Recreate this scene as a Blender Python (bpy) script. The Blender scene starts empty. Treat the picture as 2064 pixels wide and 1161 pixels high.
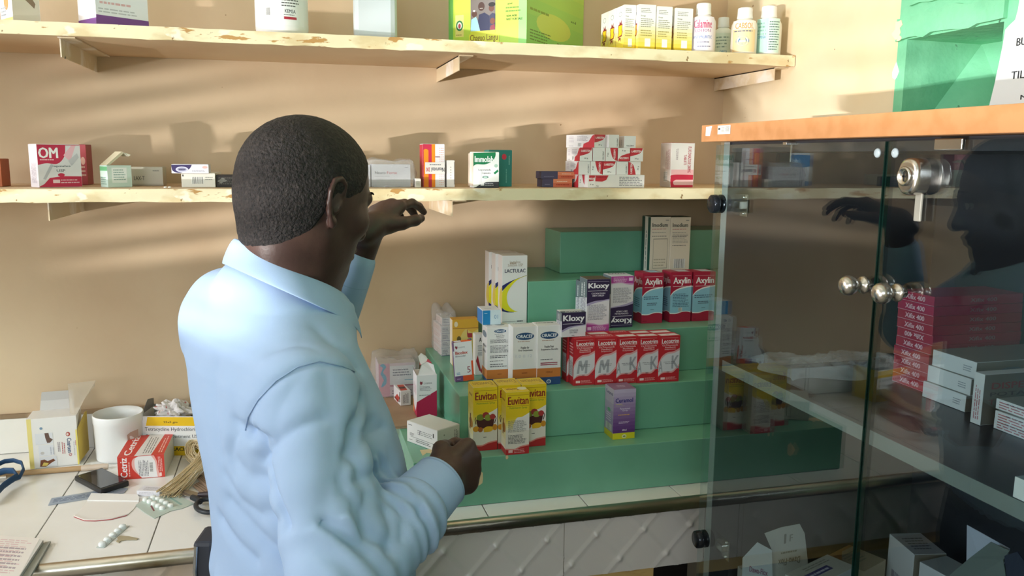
import bpy, bmesh, math, random
import numpy as np
from mathutils import Matrix, Vector

# ------------------------------------------------------------------ camera, world, lights, exposure
SC = bpy.context.scene
COL = SC.collection
FPX = 1666.0
YAW, PITCH, ROLL = math.radians(14.96), math.radians(-9.06), math.radians(0.527)
_f = np.array([math.sin(YAW)*math.cos(PITCH), math.cos(YAW)*math.cos(PITCH), math.sin(PITCH)])
_r0 = np.array([math.cos(YAW), -math.sin(YAW), 0.0]); _u0 = np.cross(_r0, _f)
_r = math.cos(ROLL)*_r0 + math.sin(ROLL)*_u0
_u = -math.sin(ROLL)*_r0 + math.cos(ROLL)*_u0
CAM = np.array([0.0, -1.95, 0.0])           # heights are measured from the eye, floor at -1.55
FLOOR = -1.55
cd = bpy.data.cameras.new('camera'); cam = bpy.data.objects.new('camera', cd); COL.objects.link(cam)
cd.sensor_width = 36.0; cd.lens = FPX*36.0/2064.0; cd.clip_start = 0.02
cam.matrix_world = Matrix(((_r[0], _u[0], -_f[0], CAM[0]), (_r[1], _u[1], -_f[1], CAM[1]), (_r[2], _u[2], -_f[2], CAM[2]), (0, 0, 0, 1)))
SC.camera = cam
SC.view_settings.view_transform = 'Standard'; SC.view_settings.look = 'None'
SC.view_settings.gamma = 1.0; SC.view_settings.use_curve_mapping = False
SC.view_settings.exposure = 0.03
SC.cycles.max_bounces = 8; SC.cycles.transparent_max_bounces = 12; SC.cycles.glossy_bounces = 5

world = bpy.data.worlds.new('sky'); SC.world = world; world.use_nodes = True
bg = world.node_tree.nodes['Background']; bg.inputs[0].default_value = (0.75, 0.85, 1.0, 1); bg.inputs[1].default_value = 1.0

def area(name, loc, target, sx, sy, power, col, spread=180):
    l = bpy.data.lights.new(name, 'AREA'); l.shape = 'RECTANGLE'; l.size = sx; l.size_y = sy
    l.energy = power; l.color = col; l.spread = math.radians(spread)
    o = bpy.data.objects.new(name, l); COL.objects.link(o); o.location = loc
    d = Vector(target) - Vector(loc); o.rotation_euler = d.to_track_quat('-Z', 'Y').to_euler()
    return o
# area lights at the room's unseen openings, rear and front side ones added as fill
area('streak_key_outside', (-4.6, -3.9, -0.85), (0.4, 0.0, 0.0), 0.6, 0.02, 950, (1.0, 0.96, 0.93))  # unseen strip light for the wall streaks, lifted to brighten the wall
area('daylight_louvre_window', (-2.5, -2.6, -0.15), (0.3, -0.3, -0.1), 0.7, 0.5, 13, (1.0, 0.97, 0.93))
area('fill_rear_window', (-1.25, -4.42, 0.45), (-0.1, 0, -0.5), 1.7, 0.85, 31, (0.86, 0.94, 1.0))  # added soft fill from behind the camera
area('fill_front_side_window', (-2.52, -0.95, 0.55), (0.1, -0.45, -0.5), 0.8, 0.75, 43, (0.86, 0.93, 1.0))  # added high fill for step tops and left faces

# ------------------------------------------------------------------ finding places along the lines of sight
def ray(x, y): return _r*(x-1032)/FPX - _u*(y-580.5)/FPX + _f
def at(x, y, t): return CAM + t*ray(x, y)
def on(ax, val, x, y):
    i = 'XYZ'.index(ax); d = ray(x, y); return CAM + (val-CAM[i])/d[i]*d
def solve_x(P, d, px):
    k = (px-1032)/FPX; v = np.array(P, float)-CAM; d = np.array(d, float)
    return (k*(v@_f) - v@_r)/(d@_r - k*(d@_f))
def solve_y(P, d, py):
    k = (580.5-py)/FPX; v = np.array(P, float)-CAM; d = np.array(d, float)
    return (k*(v@_f) - v@_u)/(d@_u - k*(d@_f))
def px_at(Y, z, px):
    P = np.array([0.0, Y, z]); return P + np.array([1.0, 0, 0])*solve_x(P, (1, 0, 0), px)

# ------------------------------------------------------------------ materials
def lin(h):
    h = h.lstrip('#'); c = [int(h[i:i+2], 16)/255 for i in (0, 2, 4)]
    return [x/12.92 if x <= 0.04045 else ((x+0.055)/1.055)**2.4 for x in c]
_mats = {}
def mat(h, rough=0.45, metal=0.0, spec=0.35, sheen=0.0):
    k = (h, rough, metal, spec)
    if k not in _mats:
        m = bpy.data.materials.new('print_' + h.lstrip('#')); m.use_nodes = True
        b = m.node_tree.nodes['Principled BSDF']
        b.inputs['Base Color'].default_value = (*lin(h), 1); b.inputs['Roughness'].default_value = rough
        b.inputs['Metallic'].default_value = metal; b.inputs['Specular IOR Level'].default_value = spec
        _mats[k] = m
    return _mats[k]
def nmat(name, base, rough=0.6, noise=None, bump=None, spec=0.3, metal=0.0):
    """base colour with up to several noise-mixed colours [(colour, scale, lo, hi, stretch)] and a bump (scale, strength, distance)"""
    m = bpy.data.materials.new(name); m.use_nodes = True; nt = m.node_tree; N = nt.nodes; L = nt.links
    b = N['Principled BSDF']; b.inputs['Roughness'].default_value = rough; b.inputs['Specular IOR Level'].default_value = spec
    b.inputs['Metallic'].default_value = metal
    tc = N.new('ShaderNodeTexCoord'); cur = None
    rgb = N.new('ShaderNodeRGB'); rgb.outputs[0].default_value = (*lin(base), 1); cur = rgb.outputs[0]
    for (c, sc, lo, hi, st) in (noise or []):
        mp = N.new('ShaderNodeMapping'); mp.inputs['Scale'].default_value = st; L.new(tc.outputs['Object'], mp.inputs[0])
        t = N.new('ShaderNodeTexNoise'); t.inputs['Scale'].default_value = sc; t.inputs['Detail'].default_value = 5; L.new(mp.outputs[0], t.inputs[0])
        r = N.new('ShaderNodeMapRange'); r.inputs[1].default_value = lo; r.inputs[2].default_value = hi; L.new(t.outputs[0], r.inputs[0])
        x = N.new('ShaderNodeMix'); x.data_type = 'RGBA'; L.new(r.outputs[0], x.inputs[0]); L.new(cur, x.inputs[6]); x.inputs[7].default_value = (*lin(c), 1); cur = x.outputs[2]
    L.new(cur, b.inputs['Base Color'])
    if bump:
        prev = None
        for (sc, stg, dist) in bump:
            t = N.new('ShaderNodeTexNoise'); t.inputs['Scale'].default_value = sc; t.inputs['Detail'].default_value = 4; L.new(tc.outputs['Object'], t.inputs[0])
            bp = N.new('ShaderNodeBump'); bp.inputs['Strength'].default_value = stg; bp.inputs['Distance'].default_value = dist; L.new(t.outputs[0], bp.inputs['Height'])
            if prev: L.new(prev.outputs[0], bp.inputs['Normal'])
            prev = bp
        L.new(prev.outputs[0], b.inputs['Normal'])
    return m
def film(name, tint, rough=0.12, ior=1.35, alpha=0.15, col='#ffffff', bump=None):
    """clear plastic or glass sheet: see-through plus a fresnel reflection"""
    m = bpy.data.materials.new(name); m.use_nodes = True; nt = m.node_tree; N = nt.nodes; L = nt.links
    N.remove(N['Principled BSDF']); out = N['Material Output']
    tr = N.new('ShaderNodeBsdfTransparent'); tr.inputs[0].default_value = (*tint, 1)
    gl = N.new('ShaderNodeBsdfGlossy'); gl.inputs['Roughness'].default_value = rough
    # two-sided Schlick reflectance of a thin sheet
    ge = N.new('ShaderNodeNewGeometry'); dt = N.new('ShaderNodeVectorMath'); dt.operation = 'DOT_PRODUCT'; L.new(ge.outputs['Incoming'], dt.inputs[0]); L.new(ge.outputs['Normal'], dt.inputs[1])
    ab = N.new('ShaderNodeMath'); ab.operation = 'ABSOLUTE'; L.new(dt.outputs['Value'], ab.inputs[0])
    iv = N.new('ShaderNodeMath'); iv.operation = 'SUBTRACT'; iv.inputs[0].default_value = 1.0; L.new(ab.outputs[0], iv.inputs[1])
    pw = N.new('ShaderNodeMath'); pw.operation = 'POWER'; L.new(iv.outputs[0], pw.inputs[0]); pw.inputs[1].default_value = 5.0
    r0 = ((ior-1)/(ior+1))**2
    fr = N.new('ShaderNodeMath'); fr.operation = 'MULTIPLY_ADD'; L.new(pw.outputs[0], fr.inputs[0]); fr.inputs[1].default_value = 1-r0; fr.inputs[2].default_value = r0
    mx = N.new('ShaderNodeMixShader'); L.new(fr.outputs[0], mx.inputs[0]); L.new(tr.outputs[0], mx.inputs[1]); L.new(gl.outputs[0], mx.inputs[2])
    last = mx
    if alpha > 0:
        df = N.new('ShaderNodeBsdfDiffuse'); df.inputs[0].default_value = (*lin(col), 1)
        m2 = N.new('ShaderNodeMixShader'); m2.inputs[0].default_value = alpha; L.new(mx.outputs[0], m2.inputs[1]); L.new(df.outputs[0], m2.inputs[2]); last = m2
    if bump:
        t = N.new('ShaderNodeTexNoise'); t.inputs['Scale'].default_value = bump[0]; t.inputs['Detail'].default_value = 3
        bp = N.new('ShaderNodeBump'); bp.inputs['Strength'].default_value = bump[1]; bp.inputs['Distance'].default_value = bump[2]; L.new(t.outputs[0], bp.inputs['Height'])
        L.new(bp.outputs[0], gl.inputs['Normal']); L.new(bp.outputs[0], dt.inputs[1])
    L.new(last.outputs[0], out.inputs[0])
    return m

WALL = nmat('wall_paint', 'D2BB9C', 0.75, [('C4A98A', 2.2, .42, .7, (1, 1, 1)), ('DCC6A6', 3, .5, .9, (1, 1, 1)), ('8A6A48', 60, .735, .76, (1, 1, 1))], [(9, .35, .004), (70, .25, .001)])
RWALL = nmat('right_wall_paint', 'E2D2B4', 0.7, [('DCC296', 2.0, .45, .7, (1, 1, 1)), ('8A6A48', 60, .75, .77, (1, 1, 1))], [(9, .35, .004), (70, .25, .001)])
GREENWALL = nmat('green_wall_paint', '7FC9A0', 0.55, [('5FAE86', 6, .45, .7, (1, 1, 1)), ('3F5A44', 40, .70, .74, (1, 1, 1)), ('D9CBA8', 14, .70, .72, (1, 1, 1))], [(14, .8, .006), (90, .4, .002)])
EDGE = nmat('chipped_cream_edge', 'E9DDB8', 0.5, [('D8C59A', 9, .5, .6, (1, 1, 2)), ('B98E55', 22, .63, .66, (1, 1, 3)), ('F3EAD0', 16, .62, .66, (1, 1, 2)), ('8F7047', 50, .69, .71, (1, 1, 1))], [(40, .5, .002)])
BOARD = nmat('shelf_board_paint', 'DCC3A0', 0.6, [('CFB08A', 3, .45, .7, (1, 1, 1))], [(30, .2, .002)])
BRACKET = nmat('bracket_paint', 'DCC9A8', 0.5, [('EFE6DA', 12, .5, .6, (1, 1, 1)), ('4B5146', 9, .72, .74, (1, 1, 1))], [(60, .3, .001)])
STEPG = nmat('green_gloss_paint', '72AE92', 0.25, [('69A388', 5, .45, .65, (1, 1, 1)), ('CFC39A', 18, .745, .75, (.4, 1, 1))], [(35, .25, .0015), (200, .15, .0005)], spec=0.5)
TILE = nmat('white_tile', 'EBEAE6', 0.22, [('DDDAD2', 3, .5, .7, (1, 1, 1)), ('8C8468', 70, .755, .77, (1, 1, 1))], [(5, .1, .002)], spec=0.5)
TILEF = nmat('grey_white_tile', 'C9C6C2', 0.28, [('B39F88', 2.2, .56, .72, (1, 1, 1)), ('8C8468', 70, .75, .77, (1, 1, 1))], None, spec=0.5)
STEEL = nmat('polished_steel', 'D8D4CA', 0.3, [('8F8468', 6, .6, .75, (1, 3, 3))], [(25, .15, .002)], metal=1.0)
CHROME = mat('C9C6C0', 0.24, 1.0)
GROUT = mat('8E8A80', 0.8)
ORANGE = nmat('orange_laminate', 'C48C5E', 0.35, [('BB8354', 3, .45, .65, (1, 14, 14)), ('8A6048', 26, .75, .78, (1, 1, 1))], None, spec=0.4)
DARKLAM = nmat('dark_laminate', '33343A', 0.3, [('2A2A30', 4, .45, .65, (1, 1, 1))], [(180, .12, .0006)], spec=0.5)
GREYBAND = mat('78807C', 0.4)  # board edges paler than the boards: window-side light put into the colour
CARDB = nmat('brown_cardboard', 'A98C72', 0.8, [('9B7F66', 8, .45, .6, (1, 1, 1))], [(60, .2, .001)])
GLASS = film('door_glass', (0.86, 0.92, 0.93), 0.0, 1.95, 0.0)
GLASSEDGE = film('glass_cut_edge', (0.2, 0.38, 0.33), 0.05, 1.5, 0.25, '#1E3F38')
WRAP = film('clear_wrap', (0.96, 0.96, 0.97), 0.12, 1.45, 0.16, '#FFFFFF', (35, .9, .006))

# ------------------------------------------------------------------ mesh building
def tag(o, label=None, cat=None, group=None, kind=None):
    if label: o['label'] = label
    if cat: o['category'] = cat
    if group: o['group'] = group
    if kind: o['kind'] = kind
    return o
class MB:
    def __init__(s): s.v = []; s.f = []; s.m = []; s.mats = []; s.sm = []
    def mi(s, m):
        if m not in s.mats: s.mats.append(m)
        return s.mats.index(m)
    def add(s, vs, fs, m, smooth=False):
        n = len(s.v); i = s.mi(m); s.v += [tuple(map(float, p)) for p in vs]
        for f in fs: s.f.append([n+k for k in f]); s.m.append(i); s.sm.append(smooth)
    def box(s, a, b, m, bev=0.0):
        x0, y0, z0 = a; x1, y1, z1 = b
        if bev <= 0:
            s.add([(x0, y0, z0), (x1, y0, z0), (x1, y1, z0), (x0, y1, z0), (x0, y0, z1), (x1, y0, z1), (x1, y1, z1), (x0, y1, z1)],
                  [(0, 3, 2, 1), (4, 5, 6, 7), (0, 1, 5, 4), (1, 2, 6, 5), (2, 3, 7, 6), (3, 0, 4, 7)], m)
        else:
            bm = bmesh.new(); bmesh.ops.create_cube(bm, size=1.0)
            for v in bm.verts: v.co = Vector(((x0+x1)/2+v.co.x*(x1-x0), (y0+y1)/2+v.co.y*(y1-y0), (z0+z1)/2+v.co.z*(z1-z0)))
            bmesh.ops.bevel(bm, geom=bm.edges[:], offset=bev, segments=2, affect='EDGES', profile=0.5)
            bm.verts.ensure_lookup_table()
            s.add([v.co[:] for v in bm.verts], [[v.index for v in f.verts] for f in bm.faces], m); bm.free()
    def prism(s, pts, d, m, cap=True):
        """pts: closed 3-D outline, extruded by vector d"""
        n = len(pts); d = np.array(d, float); A = [np.array(p, float) for p in pts]
        s.add(A+[p+d for p in A], ([list(range(n))[::-1], list(range(n, 2*n))] if cap else []) + [(i, (i+1) % n, n+(i+1) % n, n+i) for i in range(n)], m)
    def tube(s, pts, r, m, seg=10, cap=True, closed=False, rx=1.0, up=None):
        P = [np.array(p, float) for p in pts]; n = len(P); R = r if hasattr(r, '__len__') else [r]*n
        vs = []; prev = None
        for i, p in enumerate(P):
            if closed: t = P[(i+1) % n]-P[i-1]
            else: t = P[min(i+1, n-1)]-P[max(i-1, 0)]
            t = t/(np.linalg.norm(t)+1e-12)
            if prev is None:
                a = np.array(up if up is not None else ([0, 0, 1.0] if abs(t[2]) < .9 else [1.0, 0, 0])); a = a-t*(a@t); a /= np.linalg.norm(a)
            else:
                a = prev-t*(prev@t); a /= (np.linalg.norm(a)+1e-12)
            prev = a; b = np.cross(t, a)
            for k in range(seg):
                th = 2*math.pi*k/seg; vs.append(p+R[i]*(math.cos(th)*a+rx*math.sin(th)*b))
        fs = []
        for i in range(n if closed else n-1):
            j = (i+1) % n
            for k in range(seg): fs.append((i*seg+k, i*seg+(k+1) % seg, j*seg+(k+1) % seg, j*seg+k))
        s.add(vs, fs, m, True)
        if cap and not closed:
            s.add(vs[:seg], [list(range(seg))[::-1]], m); s.add(vs[-seg:], [list(range(seg))], m)
    def lathe(s, c, prof, m, seg=32, axis=(0, 0, 1), smooth=True, sx=1.0):
        """prof: (radius, height) along axis from c"""
        a = np.array(axis, float); a /= np.linalg.norm(a); q = np.array([1.0, 0, 0]) if abs(a[0]) < .9 else np.array([0, 1.0, 0])
        e1 = q-a*(q@a); e1 /= np.linalg.norm(e1); e2 = np.cross(a, e1); c = np.array(c, float)
        vs = [c+a*h+r*(math.cos(2*math.pi*k/seg)*e1*sx+math.sin(2*math.pi*k/seg)*e2) for r, h in prof for k in range(seg)]
        fs = [(i*seg+k, i*seg+(k+1) % seg, (i+1)*seg+(k+1) % seg, (i+1)*seg+k) for i in range(len(prof)-1) for k in range(seg)]
        s.add(vs, fs, m, smooth)
    def sphere(s, c, r, m, n=10, sc=(1, 1, 1), M=None):
        vs = []; fs = []; M = np.eye(3) if M is None else M
        for i in range(n+1):
            ph = math.pi*i/n
            for k in range(2*n):
                th = math.pi*k/n; v = np.array([math.sin(ph)*math.cos(th)*sc[0], math.sin(ph)*math.sin(th)*sc[1], math.cos(ph)*sc[2]])*r
                vs.append(np.array(c)+M@v)
        for i in range(n):
            for k in range(2*n): fs.append((i*2*n+k, (i+1)*2*n+k, (i+1)*2*n+(k+1) % (2*n), i*2*n+(k+1) % (2*n)))
        s.add(vs, fs, m, True)
    def build(s, name, parent=None, loc=None, rz=0.0, rot=None, autosmooth=False):
        me = bpy.data.meshes.new(name); me.from_pydata(s.v, [], s.f)
        for m in s.mats: me.materials.append(m)
        me.polygons.foreach_set('material_index', s.m); me.polygons.foreach_set('use_smooth', s.sm); me.update()
        o = bpy.data.objects.new(name, me); COL.objects.link(o)
        if loc is not None: o.location = loc
        if rot is not None: o.rotation_euler = rot
        elif rz: o.rotation_euler = (0, 0, rz)
        if parent: o.parent = parent
        return o
def empty(name, loc=(0, 0, 0), rz=0.0, rot=None):
    o = bpy.data.objects.new(name, None); COL.objects.link(o); o.location = loc; o.rotation_euler = rot or (0, 0, rz); o.empty_display_size = .02
    return o

# ------------------------------------------------------------------ printing on faces
_txt = {}
def text_geo(s, bold):
    k = (s, bold)
    if k not in _txt:
        cu = bpy.data.curves.new('lettering', 'FONT'); cu.body = s; cu.resolution_u = 2
        ob = bpy.data.objects.new('lettering', cu); me = ob.to_mesh()
        V = np.array([v.co[:2] for v in me.vertices]) if len(me.vertices) else np.zeros((3, 2)); F = [list(p.vertices) for p in me.polygons]
        if bold > 0.005 and len(F):      # heavier strokes: the outline struck three times side by side
            n = len(V); b = bold*.55; V = np.concatenate([V+[-b, 0], V+[b, 0], V+[0, b*.5]]); K = [0]*n+[1]*n+[2]*n; F = F+[[i+n for i in f] for f in F]+[[i+2*n for i in f] for f in F]
        else: K = [0]*len(V)
        lo = V.min(0); hi = V.max(0); V = np.column_stack([(V-lo)/np.maximum(hi-lo, 1e-6), K])
        ob.to_mesh_clear(); bpy.data.objects.remove(ob); bpy.data.curves.remove(cu)
        _txt[k] = (V, F)
    return _txt[k]
def plane(o, du, dv):
    o, du, dv = map(lambda a: np.array(a, float), (o, du, dv)); n = np.cross(du, dv); n /= np.linalg.norm(n)
    return lambda u, v, k: o+du*u+dv*v+n*k
def inks(mb, fn, items, curved=False, lift=0.00012, seed=0):
    rnd = random.Random(seed+7)
    def rect(u0, v0, u1, v1, col, k):
        nu = max(1, int(abs(u1-u0)*24)) if curved else 1
        for i in range(nu):
            a = u0+(u1-u0)*i/nu; b = u0+(u1-u0)*(i+1)/nu
            mb.add([fn(a, v0, k), fn(b, v0, k), fn(b, v1, k), fn(a, v1, k)], [(0, 1, 2, 3)], mat(col))
    for i, it in enumerate(items):
        k = lift+i*0.00002; t = it[0]
        if t == 'r': rect(*it[1:5], it[5], k)
        elif t == 'g':
            _, u0, v0, u1, v1, c0, c1, n = it; A = [int(c0[j:j+2], 16) for j in (0, 2, 4)]; B = [int(c1[j:j+2], 16) for j in (0, 2, 4)]
            for q in range(n):
                w = (q+.5)/n; c = ''.join('%02X' % int(round(A[j]+(B[j]-A[j])*w)) for j in range(3))
                rect(u0, v0+(v1-v0)*q/n, u1, v0+(v1-v0)*(q+1)/n, c, k)
        elif t == 'p':
            mb.add([fn(u, v, k) for u, v in it[1]], [list(range(len(it[1])))], mat(it[2]))
        elif t == 'e':
            _, cu, cv, ru, rv, col = it; mb.add([fn(cu+ru*math.cos(a*math.pi/10), cv+rv*math.sin(a*math.pi/10), k) for a in range(20)], [list(range(20))], mat(col))
        elif t == 't':
            s, u0, v0, u1, v1, col = it[1:7]; rot = it[7] if len(it) > 7 else 0; bold = it[8] if len(it) > 8 else 0.03
            V, F = text_geo(s, bold); P = []
            for x, y, c_ in V:
                if rot == 90: x, y = 1-y, x
                elif rot == 180: x, y = 1-x, 1-y
                elif rot == 270: x, y = y, 1-x
                P.append(fn(u0+(u1-u0)*x, v0+(v1-v0)*y, k+c_*.000006))
            mb.add(P, F, mat(col))
        elif t == 'l':
            _, u0, v0, u1, v1, n, col = it[:7]; vert = len(it) > 7 and it[7]
            for q in range(n):
                if vert:
                    x = u0+(u1-u0)*(q+.25)/n; y = v0; end = v1-rnd.random()*.25*(v1-v0); w = (u1-u0)/n*.42
                    while y < end:
                        y2 = min(end, y+(v1-v0)*rnd.uniform(.06, .2)); rect(x, y, x+w, y2, col, k); y = y2+(v1-v0)*.025
                else:
                    y = v1-(v1-v0)*(q+.75)/n; x = u0; end = u1-rnd.random()*.25*(u1-u0); w = (v1-v0)/n*.42
                    while x < end:
                        x2 = min(end, x+(u1-u0)*rnd.uniform(.06, .2)); rect(x, y, x2, y+w, col, k); x = x2+(u1-u0)*.025
        elif t == 'b':   # bar code
            _, u0, v0, u1, v1, vert = it; rect(u0, v0, u1, v1, 'F2F2EE', k); q = 0.04
            while q < .94:
                w = rnd.choice((.012, .02, .035))
                if vert: rect(u0, v0+(v1-v0)*q, u1, v0+(v1-v0)*(q+w), '2A2A2A', k+.00001)
                else: rect(u0+(u1-u0)*q, v0, u0+(u1-u0)*(q+w), v1, '2A2A2A', k+.00001)
                q += w+rnd.choice((.015, .025, .03))
def swoosh(pts, n=8):
    """smooth closed-ish polyline through control points (Catmull-Rom) for print shapes"""
    out = []
    for i in range(len(pts)-1):
        p0 = pts[max(i-1, 0)]; p1 = pts[i]; p2 = pts[i+1]; p3 = pts[min(i+2, len(pts)-1)]
        for j in range(n):
            t = j/n; out.append(tuple(.5*((2*p1[a])+(-p0[a]+p2[a])*t+(2*p0[a]-5*p1[a]+4*p2[a]-p3[a])*t*t+(-p0[a]+3*p1[a]-3*p2[a]+p3[a])*t**3) for a in (0, 1)))
    out.append(tuple(pts[-1])); return out
def wave_fill(ctrl, side, col):
    """area between a wavy line and the top ('T') or bottom ('B') of the face"""
    s = swoosh(ctrl); e = 1.0 if side == 'T' else 0.0
    return ('p', [(s[0][0], e)]*(s[0][1] != e)+s+[(s[-1][0], e)]*(s[-1][1] != e), col)

CARDW = {}
def carton(name, label, Y=None, z=0.0, px=0, pf=None, w=None, yaw=0.0, side='L', ps=None, d=None, top=None, h=None, base='F0F0EE', faces=None, cols=None,
           group=None, cat='carton', roll=0.0, tilt=0.0, zpx=None, flap=None, flapfaces=None, seed=0, lid=True, loc=None):
    """stand a carton with its near corner seen at px. Y: distance plane, or zpx: image row of its foot on height z"""
    yw = math.radians(yaw); e = np.array([math.cos(yw), math.sin(yw), 0]); n = np.array([-math.sin(yw), math.cos(yw), 0])
    if loc is not None: P = np.array(loc, float)
    elif zpx is not None: P = on('Z', z, px, zpx)
    else: P = px_at(Y, z, px)
    if w is None: w = abs(solve_x(P, e, pf))
    if d is None: d = abs(solve_x(P, n, ps)) if ps is not None else .04
    if h is None: h = solve_y(P, (0, 0, 1), top)
    O = P if side == 'L' else P-e*w
    mb = MB(); b = mat(base)
    mb.box((0, 0, 0), (w, d, h), b, 0.0005)
    cols = cols or {}; faces = faces or {}
    maps = {'F': plane((0, 0, 0), (w, 0, 0), (0, 0, h)), 'L': plane((0, d, 0), (0, -d, 0), (0, 0, h)), 'R': plane((w, 0, 0), (0, d, 0), (0, 0, h)),
            'T': plane((0, 0, h), (w, 0, 0), (0, d, 0)), 'B': plane((w, d, 0), (-w, 0, 0), (0, 0, h))}
    m = .0006
    for k, c in cols.items():
        W, H = {'F': (w, h), 'L': (d, h), 'R': (d, h), 'T': (w, d), 'B': (w, h)}[k]
        inks(mb, maps[k], [('r', m/W, m/H, 1-m/W, 1-m/H, c)], lift=.00004)
    for k, its in faces.items(): inks(mb, maps[k], its, seed=seed+ord(k))
    o = mb.build(name, loc=tuple(O), rot=(math.radians(tilt), math.radians(roll), yw))
    tag(o, label, cat, group)
    if lid:      # tucked end flap of the carton, its free edge at the front
        fb = MB(); c = cols.get('T', base)
        fb.box((.001, .0008, h+.00008), (w-.001, d-.0008, h+.0006), mat(c))
        if 'T' in faces: inks(fb, plane((0, 0, h+.0006), (w, 0, 0), (0, d, 0)), faces['T'], lift=.00008, seed=seed+84)
        fb.build('end_flap', parent=o)
    CARDW[o.name] = (w, d, h)
    return o

# ------------------------------------------------------------------ the room
XR, XL, YB = 1.075, -2.6, -4.5
CEIL = 1.2
def slab(name, a, b, m): mb = MB(); mb.box(a, b, m); return tag(mb.build(name), kind='structure')
slab('floor', (XL-.1, YB-.1, FLOOR-.1), (XR+.3, .1, FLOOR), nmat('screed_floor', '9A8F82', .6, [('857A6E', 3, .4, .7, (1, 1, 1))]))
slab('ceiling', (XL-.1, YB-.1, CEIL), (XR+.3, .1, CEIL+.1), mat('E9E4D8', .8))
slab('wall_back', (XL-.1, 0, FLOOR), (XR+.3, .12, CEIL), WALL)
# left wall with two window openings, rear wall with one wide opening
def wall_with_holes(name, axis, pos, th, a0, a1, holes, m):
    mb = MB(); cuts = sorted(holes); cur = a0
    def b(u0, u1, z0, z1):
        if u1-u0 < 1e-4 or z1-z0 < 1e-4: return
        if axis == 'X': mb.box((pos-th, u0, z0), (pos, u1, z1), m)
        else: mb.box((u0, pos-th, z0), (u1, pos, z1), m)
    for (u0, u1, z0, z1) in cuts: b(cur, u0, FLOOR, CEIL); b(u0, u1, FLOOR, z0); b(u0, u1, z1, CEIL); cur = u1
    b(cur, a1, FLOOR, CEIL); return tag(mb.build(name), kind='structure')
wall_with_holes('wall_left', 'X', XL, .1, YB-.1, 0.0, [(-3.15, -2.2, -.62, .2), (-1.4, -.5, .12, .98)], RWALL)
wall_with_holes('wall_rear', 'Y', YB, .1, XL, XR+.3, [(-2.2, -.3, -.1, .95)], RWALL)
def window(name, axis, pos, u0, u1, z0, z1):
    mb = MB(); m = mat('6A7F86', .4); t = .03
    def b(p, q, r, s):
        if axis == 'X': mb.box((pos-.07, p, r), (pos-.03, q, s), m)
        else: mb.box((p, pos-.07, r), (q, pos-.03, s), m)
    b(u0, u1, z0, z0+t); b(u0, u1, z1-t, z1); b(u0, u0+t, z0, z1); b(u1-t, u1, z0, z1)
    for i in range(1, 3): u = u0+(u1-u0)*i/3; b(u-.01, u+.01, z0, z1)
    tag(mb.build(name), kind='structure')
window('window_1', 'X', XL, -3.15, -2.2, -.62, .2); window('fill_window_2', 'X', XL, -1.4, -.5, .12, .98); window('fill_window_3', 'Y', YB, -2.2, -.3, -.1, .95)  # second and third windows are unseen, added to carry the fill lights

# louvre blades of the low window
mb = MB()
for i in range(24): z = -.60+i*.0265; mb.box((XL-.098, -3.12, z), (XL-.078, -2.23, z+.009), mat('9AA4A4', .5))
tag(mb.build('trim_3'), kind='structure')

# right wall: cream up to the corner, green with a splayed recess behind
def right_wall():
    mb = MB(); y0, y1, z0, z1 = -.865, -.655, .0, .212
    mb.box((XR, -.632, FLOOR), (XR+.12, 0, CEIL), RWALL)
    o = tag(mb.build('wall_right'), kind='structure')
    g = MB(); X = XR-.003
    g.box((X, y1, FLOOR), (XR+.12, -.632, CEIL), GREENWALL); g.box((X, YB, FLOOR), (XR+.12, y0, CEIL), GREENWALL)
    g.box((X, y0, FLOOR), (XR+.12, y1, z0), GREENWALL); g.box((X, y0, z1), (XR+.12, y1, CEIL), GREENWALL)
    # the recess: splayed side, sloping sill, soffit and a back wall
    a = [(X, y1, z0), (X, y1, z1), (X, y0, z1), (X, y0, z0)]; b = [(XR+.14, y1-.075, z0+.115), (XR+.14, y1-.02, z1-.005), (XR+.14, y0, z1-.005), (XR+.14, y0, z0+.115)]
    g.add(a+b, [(0, 1, 5, 4), (1, 2, 6, 5), (2, 3, 7, 6), (3, 0, 4, 7), (4, 5, 6, 7)], GREENWALL)
    # rough plaster band above the recess and torn paint at the edges
    rnd = random.Random(4)
    def ragged(yA, yB, zA, zB, dx, n=14, jit=.004):
        top = [(yA+(yB-yA)*i/n, zB+rnd.uniform(-jit, jit)) for i in range(n+1)]; bot = [(yA+(yB-yA)*i/n, zA+rnd.uniform(-jit, jit)) for i in range(n+1)][::-1]
        g.prism([(X-dx, y, z) for y, z in top+bot], (dx+.001, 0, 0), GREENWALL)
    ragged(-.87, -.634, .213, .252, .008); ragged(-1.0, -.66, .27, .30, .006)
    o2 = tag(g.build('trim_1'), kind='structure')
    p = MB(); cr = mat('E8D9B4', .6); wh = mat('E4E6E4', .6)
    for (ya, za, s) in ((-.637, .225, .014), (-.64, .238, .010), (-.645, .215, .008)):
        pts = [(X-.009, ya-s*math.cos(k)*rnd.uniform(.5, 1.1), za+s*math.sin(k)*rnd.uniform(.5, 1.2)) for k in [i*math.pi/4 for i in range(8)]]
        p.prism([(x_-s*.02, y_, z_) for x_, y_, z_ in pts], (.001, 0, 0), cr)
    pts = [(X-.0012, -.633-.010*math.cos(k)*rnd.uniform(.5, 1), .158+.016*math.sin(k)*rnd.uniform(.7, 1.1)) for k in [i*math.pi/4 for i in range(8)]]
    p.prism(pts, (.001, 0, 0), wh)
    tag(p.build('trim_2'), kind='structure')
right_wall()

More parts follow.
